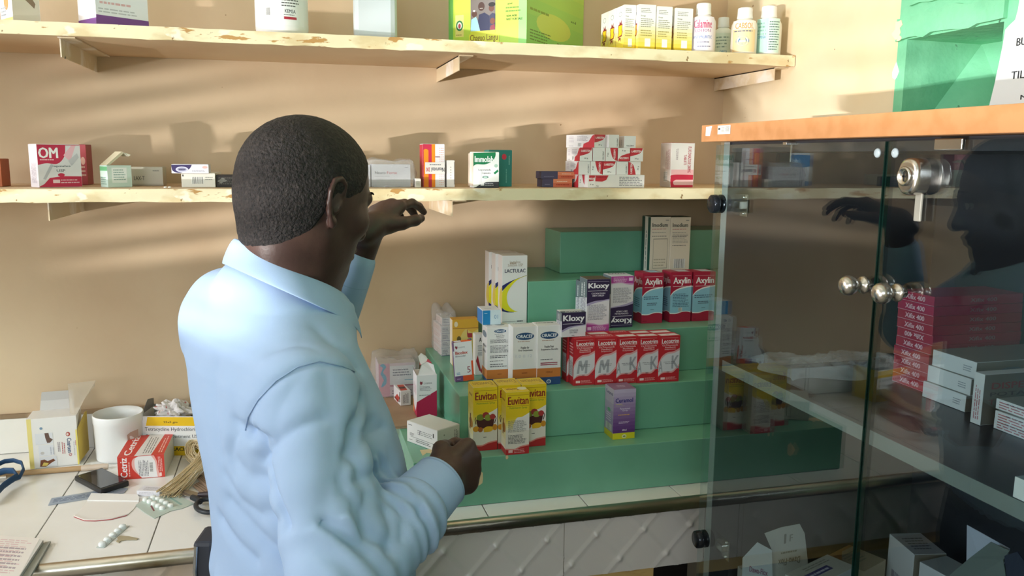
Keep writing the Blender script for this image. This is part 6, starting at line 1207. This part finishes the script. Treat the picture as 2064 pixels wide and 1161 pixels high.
def ear(side):
    c = lambda a, b, o=.0: Hp(-.004+a, side*(.0745+o), -.024+b)
    loop = [c(.006, .014, .004), c(.004, .028, .006), c(-.008, .033, .010), c(-.020, .027, .013), c(-.024, .012, .014), c(-.021, -.004, .012), c(-.014, -.018, .009), c(-.006, -.028, .006)]
    out = [(Cone(loop[i], loop[i+1], .0042, .0042), .002) for i in range(len(loop)-1)]
    out += [(Ell(c(-.002, -.028, .004), (.008, .005, .009), HM), .004), (Ell(c(-.009, .004, .002), (.014, .005, .022), HM), .004), (Cone(c(.004, .0, .003), c(-.001, -.012, .005), .004, .0045), .003)]
    return out
NB = at(574, 612, 1.225)
neck = [(Cone(Hp(-.028, 0, -.045), NB+np.array([0, 0, -.01]), .062, .066), .03), (Cone(Hp(.0, 0, -.085), NB+tf*.02+np.array([0, 0, -.01]), .052, .058), .03)]
# torso sections
def sec(z, px, a, b, t=1.2):
    P = at(px, 600, t); d = ray(px, 600); s = 1.0
    # the point of the sight column px at distance t and height z
    tt = t; y = 580.5-FPX*((z/tt)-_f[2]-_r[2]*(px-1032)/FPX)/_u[2]*1.0
    P = CAM+tt*ray(px, y); return (z, P[0], P[1], a, b)
TS = [sec(-.215, 556, .075, .062, 1.225), sec(-.235, 552, .115, .075, 1.225), sec(-.258, 550, .155, .094, 1.22), sec(-.30, 553, .188, .112, 1.215), sec(-.36, 580, .190, .124, 1.205), sec(-.42, 604, .182, .130, 1.2), sec(-.48, 622, .176, .131), sec(-.54, 628, .172, .130), sec(-.585, 627, .168, .126), sec(-.62, 624, .162, .120)]
SR = at(618, 800, 1.055); ER = at(690, 1172, .985); WR = at(881, 977, 1.125)
SL = at(463, 648, 1.33); EL = at(640, 722, 1.47); WL = at(738, 474, 1.40)
# arms of the body, hands with fingers
def hand(W, F, U, side_n, curl, spread=0.0, scale=1.0, thumb='wrap'):
    """W wrist, F towards the fingers, U towards the thumb side, N = back of the hand"""
    F = np.array(F, float); F /= np.linalg.norm(F); U = np.array(U, float); U -= F*(U@F); U /= np.linalg.norm(U); N = np.cross(F, U)*side_n
    q = lambda f, u, n: W+(F*f+U*u+N*n)*scale
    out = [(Cone(W-F*.02, q(.015, 0, 0), .027*scale, .027*scale, 1.25, N), .012), (Cone(q(.018, .012, 0), q(.078, .024, .002), .019*scale, .0165*scale, 1.1, N), .012), (Cone(q(.018, 0, .001), q(.082, .004, .004), .019*scale, .0165*scale, 1.1, N), .012), (Cone(q(.018, -.010, 0), q(.076, -.016, .002), .018*scale, .015*scale, 1.1, N), .012), (Cone(q(.02, -.014, -.002), q(.068, -.031, -.002), .016*scale, .013*scale, 1.1, N), .012)]
    bases = [(.084, .028, .003, .0092, (.043, .027, .021)), (.088, .0085, .005, .0096, (.047, .031, .022)), (.083, -.011, .003, .0091, (.043, .029, .021)), (.074, -.029, -.001, .0082, (.034, .021, .019))]
    for k, (f, u, n, r, ls) in enumerate(bases):
        p = q(f, u, n); ang = 0; rr = r*scale; dev = spread*(1.5-k)
        for j, l in enumerate(ls):
            ang += math.radians(curl[k][j]); d = (F*math.cos(dev)+U*math.sin(dev))*math.cos(ang)-N*math.sin(ang); p2 = p+d*l*scale
            out.append((Cone(p, p2, rr*(1.06-.07*j), rr*(1.0-.09*j)), .0035)); p = p2
        out.append((Ell(q(f, u, n+.002), (rr*1.15,)*3), .006))
    if thumb == 'wrap': T = [q(.022, .020, -.008), q(.048, .036, -.020), q(.078, .030, -.036), q(.098, .016, -.040)]
    else: T = [q(.022, .022, -.006), q(.046, .046, -.016), q(.076, .058, -.026), q(.100, .058, -.034)]
    for i, (ra, rb) in enumerate(((.0155, .0130), (.0125, .0110), (.0108, .0088))): out.append((Cone(T[i], T[i+1], ra*scale, rb*scale), .006))
    out.append((Ell(q(.030, .018, -.012), (.020*scale, .016*scale, .016*scale)), .012))
    return out
FR_ = WR-ER; FR_ = FR_/np.linalg.norm(FR_)
handR = hand(WR+FR_*.004, _f*.80+_r*.48+_u*.16, _u*1.0-_r*.2, 1, [(62, 95, 60), (66, 96, 62), (70, 98, 62), (74, 98, 60)], scale=.93)
FL_ = _r*.32+_f*.74+_u*.52
handL = hand(WL+np.array([.006, 0, .012]), FL_, _r*.8+_u*.2, -1, [(18, 26, 18), (24, 30, 20), (30, 34, 22), (34, 38, 24)], .06, .86, 'open')
core = [(Stack([(z, x, y, a*.80, b*.76) for z, x, y, a, b in TS], AZ), .02)]
arms = [(Cone(SR, ER, .032, .028), .03), (Cone(ER, ER+(WR-ER)*.7, .028, .028), .02), (Cone(ER+(WR-ER)*.7, WR+FR_*.012, .028, .027), .02), (Cone(SL, EL, .044, .036), .03), (Cone(EL, WL+np.array([.006, 0, .012]), .036, .026), .02)]
bodyf = blend(head+neck+ear(1)+ear(-1)+core+arms+handR+handL, .02)
SKIN = nmat('skin', '45302A', .42, [('3A2722', 18, .45, .65, (1, 1, 1)), ('553A33', 9, .58, .75, (1, 1, 1))], [(120, .3, .0009), (400, .2, .0004)], spec=.4)
V, F = surface(bodyf, (-.35, -1.12, -.68), (.42, -.28, .10), .0032)
smooth_mesh('body', V, F, SKIN, MAN, 1)
# hair: a close-cropped cap following the skull
def hairf(P):
    d = blend(head[:2]+neck[:1], .02)(P); q = (P-HC)@HM.T
    lim = np.where(q[:, 0] > -.012, -.004-.35*np.clip(q[:, 0], 0, .2)+.85*np.clip(q[:, 0]-.045, 0, .1), -.045-.9*np.clip(-.012-q[:, 0], 0, .05))
    # hairline: high at the forehead, down to the nape behind the ears
    front = q[:, 0]-.074-.02*np.cos(q[:, 1]*20)
    low = np.interp(q[:, 0], [-.11, -.06, -.03, -.012, .02, .045, .06, .075], [-.112, -.108, -.085, -.02, -.012, .005, .034, .05])
    edge = np.maximum(front, (low-q[:, 2])) * .75
    ns = .0008*np.sin(q[:, 0]*520+q[:, 2]*310)*np.sin(q[:, 1]*480)*np.sin(q[:, 2]*560+1)
    tape = np.clip(-edge*.25, 0, .0042)
    return np.maximum(d-tape-ns, edge)
def hair_shell(P):
    return hairf(P)
HAIR = nmat('cropped_hair', '1F1A19', .75, [('2F2927', 150, .5, .65, (1, 1, 1)), ('0F0D0D', 210, .5, .65, (1, 1, 1))], [(260, 1.0, .004), (90, .6, .004)], spec=.35)
V, F = surface(hair_shell, HC-.16, HC+.16, .003)
smooth_mesh('hair', V, F, HAIR, MAN, 1)
BEARD = HAIR
bf = lambda P: np.maximum(blend([Ell(Hp(.074, 0, -.116), (.017, .019, .013), HM)], .01)(P), -99)
V, F = surface(lambda P: Ell(Hp(.080, 0, -.116), (.015, .017, .012), HM)(P)+.0006*np.sin(P[:, 0]*700)*np.sin(P[:, 2]*700), Hp(.08, 0, -.116)-.03, Hp(.08, 0, -.116)+.03, .0025, 8)
smooth_mesh('beard', V, F, HAIR, MAN, 0)
for s_ in (1, -1):
    m = MB(); c = Hp(.0770, s_*.031, -.014); m.sphere(c, .0118, mat('B8AEA6', .15, 0, .6), 10); o = m.build('eye', parent=MAN)
    m = MB(); m.sphere(c+hf*.0082, .0062, mat('1A1210', .1, 0, .6), 8); m.build('iris', parent=o)
    m = MB(); pts = [Hp(.0915-.25*abs(t_-.4)*.05, s_*(.016+.030*t_), .008+.006*math.sin(t_*2.6)) for t_ in [i/8 for i in range(9)]]; m.tube(pts, [.0018, .0024, .0026, .0026, .0024, .0022, .0018, .0014, .0008], mat('171313', .8), 8); m.build('eyebrow', parent=MAN)

# ------------------------------------------------------------------ shirt
rng = np.random.RandomState(7)
def noise3(P, s, seed=0):
    r = np.random.RandomState(seed); G = r.rand(16, 16, 16)*2-1; q = P*s; i = np.floor(q).astype(int); f = q-i; f = f*f*(3-2*f); out = 0
    for a in (0, 1):
        for b in (0, 1):
            for c in (0, 1):
                w = (f[:, 0] if a else 1-f[:, 0])*(f[:, 1] if b else 1-f[:, 1])*(f[:, 2] if c else 1-f[:, 2]); out = out+w*G[(i[:, 0]+a) % 16, (i[:, 1]+b) % 16, (i[:, 2]+c) % 16]
    return out
CN = at(573, 562, 1.215)
torso = [(Stack(TS, AZ, 2.4), .02), (Cone(NB-tf*.035+np.array([0, 0, .012]), NB+tf*.035+np.array([0, 0, -.022]), .061, .061), .04), (Cone(NB+np.array([0, 0, -.005]), at(458, 616, 1.30), .060, .053), .08), (Cone(NB+np.array([0, 0, -.045])+tr*.02, SR+np.array([0, 0, .0])-tr*.03, .062, .056), .05), (Cone(NB+np.array([0, 0, -.045])-tr*.02, SL+tr*.03, .062, .052), .05)]
UR = SR+(ER-SR)*.5
CU = WR+FR_*.004
sleeveR = [(Cone(SR, SR+(ER-SR)*.18, .0650, .0665), .030), (Cone(SR+(ER-SR)*.18, UR, .0665, .0655), .007), (Cone(UR, ER, .0655, .058), .006), (Cone(ER, ER+(CU-ER)*.62, .0585, .0515), .018), (Cone(ER+(CU-ER)*.62, CU-FR_*.052, .0485, .041), .012)]
dL = WL-EL; dL = dL/np.linalg.norm(dL)
sleeveL = [(Cone(SL, EL, .058, .050), .05), (Cone(EL, WL-dL*.055, .046, .034), .02)]
base = blend(torso+sleeveR+sleeveL, .03)
def hit(px, py, f=base, t0=.7, t1=1.8):
    ts = np.linspace(t0, t1, 500); d = ray(px, py); P = CAM+ts[:, None]*d; v = f(P); i = np.argmax(v < 0)
    if v[i] >= 0: return None
    a, b = ts[max(i-1, 0)], ts[i]
    for _ in range(12):
        m_ = (a+b)/2
        if f((CAM+m_*d)[None])[0] < 0: b = m_
        else: a = m_
    return CAM+b*d
class Crease:
    def __init__(s, pts, w=.008, dep=.006, f=base):
        w *= .95; dep *= 1.1
        P = [hit(*p, f=f) for p in pts]; s.P = [p for p in P if p is not None]; s.w = w; s.dep = dep
        if len(s.P): A = np.array(s.P); s.lo = A.min(0)-.04; s.hi = A.max(0)+.04
        s.n = []
        for i in range(len(s.P)-1):      # surface normal at each stretch, so that the fold keeps its depth
            c = (s.P[i]+s.P[i+1])/2; h = .004; E = np.array([c+np.eye(3)[k]*h*sg for k in range(3) for sg in (1, -1)]); v = f(E); g = v[::2]-v[1::2]; s.n.append(g/(np.linalg.norm(g)+1e-9))
    def __call__(s, P):
        o = np.zeros(len(P))
        if len(s.P) < 2: return o
        m = ((P > s.lo) & (P < s.hi)).all(1)
        if not m.any(): return o
        Q = P[m]; d = np.full(len(Q), 9.0)
        for i in range(len(s.P)-1):
            a, b = s.P[i], s.P[i+1]; ba = b-a; t = np.clip(((Q-a)@ba)/(ba@ba+1e-9), 0, 1); q = Q-a-t[:, None]*ba; q = q-np.outer(q@s.n[i], s.n[i])*.85; d = np.minimum(d, np.linalg.norm(q, axis=1))
        o[m] = s.dep*np.exp(-(d/s.w)**1.35); return o
cr = [Crease([(494, 868), (500, 840), (520, 806), (556, 768), (600, 740), (644, 728), (690, 738), (722, 752)], .0065, .0042),     # armhole seam
      Crease([(494, 868), (512, 880), (530, 884)], .006, .007), Crease([(512, 880), (520, 918), (540, 960), (556, 1010), (575, 1060)], .009, .012),   # armpit to elbow
      Crease([(520, 930), (545, 900), (580, 872), (620, 852), (650, 842)], .011, .007), Crease([(530, 905), (500, 880), (470, 850)], .010, .006),
      Crease([(735, 800), (728, 860), (722, 910), (740, 960)], .010, .012), Crease([(722, 840), (715, 880), (700, 930), (690, 960)], .012, .006),
      Crease([(718, 912), (745, 880), (780, 860), (815, 848)], .009, .006), Crease([(730, 880), (765, 850), (800, 825)], .010, .0045), Crease([(742, 962), (780, 945), (822, 930)], .010, .008),
      Crease([(745, 1000), (738, 1040), (742, 1085)], .012, .008), Crease([(700, 990), (740, 1040), (760, 1080), (790, 1100)], .009, .006), Crease([(655, 1050), (700, 1080), (745, 1110)], .012, .006),
      Crease([(800, 1010), (815, 1050), (812, 1085)], .008, .007), Crease([(778, 1030), (792, 1070), (786, 1110)], .008, .006), Crease([(835, 985), (850, 1015), (848, 1040)], .006, .005),
      Crease([(455, 1010), (490, 1050), (530, 1090), (570, 1120)], .012, .007), Crease([(440, 1045), (470, 1090), (510, 1130)], .010, .006), Crease([(470, 930), (500, 965), (540, 990)], .014, .006), Crease([(445, 960), (475, 1010), (520, 1040), (556, 1052)], .012, .006),
      Crease([(430, 740), (428, 830), (438, 920)], .018, .005), Crease([(640, 660), (668, 690), (700, 712), (722, 740)], .010, .005), Crease([(560, 700), (600, 690), (640, 700)], .016, .003),
      Crease([(600, 760), (560, 830), (548, 900)], .020, .004), Crease([(660, 760), (676, 850), (672, 930), (660, 1000)], .020, .005), Crease([(470, 880), (455, 920), (462, 960)], .012, .005)]
def shirtf(P):
    d = base(P)+.0
    m = np.abs(d) < .03
    if m.any():
        Q = P[m]; e = np.zeros(len(Q))
        for c in cr: e += c(Q)
        e += .0007*noise3(Q, 30, 3)+.0024*noise3(Q*np.array([1, 1, .6]), 9, 4)
        # bunched cloth round the elbow and above the cuff
        ax = CU-ER; tt = ((Q-ER)@ax)/(ax@ax); rad = np.linalg.norm(Q-ER-np.clip(tt, 0, 1)[:, None]*ax, axis=1)
        w = np.exp(-((tt-.62)/.16)**2)*(rad < .085); e += w*.0042*np.sin(tt*58+3*noise3(Q, 18, 9))
        w2 = np.exp(-((tt-.05)/.18)**2)*(rad < .09); e += w2*.0042*np.sin(tt*34+4*noise3(Q, 14, 5))
        # blousing above the belt
        wz = np.exp(-((Q[:, 2]+.60)/.03)**2); e -= wz*.006+wz*.003*np.sin(np.arctan2(Q[:, 1]+.8, Q[:, 0]-.1)*22)
        d = d.copy(); d[m] += e
    # openings: neck and wrists
    Q = P-CN; fw = Q@tf; pl = (Q[:, 2]+.59*fw-.014)*.86
    return np.maximum(d, np.where(Q[:, 0]**2+Q[:, 1]**2 < .125**2, pl, -9.0))
SHIRT = nmat('light_blue_cotton', 'A0B8D8', .8, [('99B1D2', 4, .4, .7, (1, 1, 1))], [(14, .25, .003), (900, .25, .0003)], spec=.2)
V, F = surface(shirtf, (-.35, -1.12, -.665), (.36, -.28, -.12), .0034)
shirt = smooth_mesh('shirt', V, F, SHIRT, MAN, 1)
# collar: band and folded leaf around the neck
def collar():
    ca = math.radians(18); f = np.array([math.cos(ca), math.sin(ca), 0]); r_ = np.array([math.sin(ca), -math.cos(ca), 0]); n = 72
    C0 = at(569, 562, 1.215)
    def ring(ph, rad_f, rad_r, dz, tilt, of=0):
        # ph = 0 front, pi back
        c, s = math.cos(ph), math.sin(ph); p = C0+f*(rad_f*c+of)+r_*rad_r*s; return p+np.array([0, 0, dz-tilt*c])
    mb = MB(); rows = []
    for i in range(n+1):
        ph = math.radians(14)+(2*math.pi-math.radians(28))*i/n; fr = max(0.0, math.cos(ph)); k = fr**3
        inner_low = ring(ph, .070, .070, -.020, .036, .012); inner_top = ring(ph, .069, .069, .016, .042, .010); top = ring(ph, .0735, .0735, .0195, .043, .010)
        out1 = ring(ph, .080+.006*k, .081, .010, .046, .011); out2 = ring(ph, .087+.013*k, .091, -.007-.010*k, .049, .011); tip = ring(ph, .093+.014*k, .1005, -.0235-.032*k**1.5, .050, .011)
        rows.append([inner_low, inner_top, top, out1, out2, tip, tip+(out2-tip)*.02-(tip-C0)*.012, out2*.985+C0*.015, out1*.98+C0*.02])
    m_ = len(rows[0]); vs = [p for row in rows for p in row]; fs = [(i*m_+k, i*m_+k+1, (i+1)*m_+k+1, (i+1)*m_+k) for i in range(n) for k in range(m_-1)]
    mb.add(vs, fs, SHIRT, True); o = mb.build('collar', parent=shirt)
    sd = o.modifiers.new('thickness', 'SOLIDIFY'); sd.thickness = .0012; ss = o.modifiers.new('smooth', 'SUBSURF'); ss.levels = 1; ss.render_levels = 2
collar()
# cuffs
def cuff(C1, d, r1, r2, L_, name='cuff', button=True):
    mb = MB(); d = d/np.linalg.norm(d); prof = [(r2*.99, -L_), (r2*1.02, -L_+.003), (r1*1.02, -.004), (r1*1.03, -.001), (r1*1.0, .0), (r1*.95, -.001), (r1*.93, -.02)]
    mb.lathe(C1, prof, SHIRT, 44, axis=d); c = mb.build(name, parent=shirt)
    st = MB(); st.lathe(C1, [(r1*1.035, -.0048), (r1*1.04, -.0043), (r1*1.035, -.0038)], mat('8FA9C8', .8), 44, axis=d); st.lathe(C1, [(r2*1.03, -L_+.004), (r2*1.035, -L_+.0045), (r2*1.03, -L_+.005)], mat('8FA9C8', .8), 44, axis=d); st.build('stitching', parent=c)
cuff(CU+FR_*.006, FR_, .0385, .0435, .066)
cuff(WL-dL*.040, dL, .031, .036, .05)
# armhole seam stitched along its line
mb = MB(); Q = []
SEAM = [(494, 868), (500, 840), (520, 806), (556, 768), (600, 740), (644, 728), (690, 738), (722, 752)]
for p in [(SEAM[i][0]+(SEAM[i+1][0]-SEAM[i][0])*k/5, SEAM[i][1]+(SEAM[i+1][1]-SEAM[i][1])*k/5) for i in range(7) for k in range(5)]:
    h_ = hit(*p, f=shirtf)
    if h_ is not None: Q.append(h_-ray(*p)*.0010)
if len(Q) > 3:
    R_ = []
    for i in range(len(Q)-1):
        R_.append(Q[i])
    mb.tube(R_+[Q[-1]], .0008, mat('90A8C8', .8), 6); mb.build('shoulder_seam', parent=shirt)
# trousers, belt, shoes
tc = [s_ for s_ in TS if s_[0] < -.58]; cx, cy = TS[-1][1], TS[-1][2]
hipR = np.array([cx, cy, -.75])+tr*.085; hipL = np.array([cx, cy, -.75])-tr*.085
kR = np.array([cx, cy, -1.08])+tr*.095+tf*.01; kL = np.array([cx, cy, -1.08])-tr*.10+tf*.05; aR = np.array([cx, cy, -1.47])+tr*.10-tf*.02; aL = np.array([cx, cy, -1.47])-tr*.11+tf*.06
trou = blend([Stack([(-.605, cx, cy, .160, .120), (-.66, cx, cy, .170, .126), (-.74, cx, cy, .182, .132), (-.80, cx, cy, .17, .12)], AZ), (Cone(hipR, kR, .095, .070), .03), (Cone(kR, aR, .069, .056), .02), (Cone(hipL, kL, .095, .070), .03), (Cone(kL, aL, .069, .056), .02)], .03)
TRO = nmat('dark_trousers', '2E3240', .8, None, [(30, .3, .003), (600, .2, .0004)], spec=.2)
V, F = surface(lambda P: trou(P)+.002*noise3(P, 16, 8), (cx-.38, cy-.36, -1.53), (cx+.38, cy+.36, -.58), .009, 10)
smooth_mesh('trousers', V, F, TRO, MAN, 2)
mb = MB()
def belt_ring(z0, z1, g, a0=.163, b0=.123, n=60):
    vs = []
    for i in range(n):
        th = 2*math.pi*i/n
        for z, k in ((z0, 1), (z1, 1)): vs.append(np.array([cx, cy, z])+tr*(a0+g)*math.cos(th)+tf*(b0+g)*math.sin(th))
    return vs, [(2*i, 2*((i+1) % n), 2*((i+1) % n)+1, 2*i+1) for i in range(n)]
vs, fs = belt_ring(-.650, -.618, .006); mb.add(vs, fs, mat('1E1B1C', .4), True); bo = mb.build('belt', parent=MAN); sd = bo.modifiers.new('t', 'SOLIDIFY'); sd.thickness = .003
for a_, k_ in ((aR, 1), (aL, -1)):
    sh = blend([(Cone(np.array([a_[0], a_[1], -1.505])-tf*.045, np.array([a_[0], a_[1], -1.515])+tf*.13, .038, .034, 1.0), .02), (Cone(np.array([a_[0], a_[1], -1.46]), np.array([a_[0], a_[1], -1.50]), .045, .042), .02)], .02)
    V, F = surface(lambda P: np.maximum(sh(P), FLOOR+.001-P[:, 2]), np.array([a_[0]-.2, a_[1]-.2, -1.556]), np.array([a_[0]+.2, a_[1]+.2, -1.40]), .008, 8); smooth_mesh('shoe', V, F, mat('1C1817', .3), MAN, 1)
# pouch with silver edge at the belt
pc = at(428, 1132, 1.245); mb = MB(); mb.box((-.018, -.03, -.045), (.012, .03, .045), mat('33363E', .5), .006); po = mb.build('belt_pouch', parent=MAN, loc=tuple(pc), rz=math.radians(-12))
mb = MB(); mb.tube([(-.012, -.031, -.04), (-.016, -.031, .0), (-.012, -.031, .04)], .003, mat('B8BCC0', .25, .9), 8); mb.build('silver_edge', parent=po)
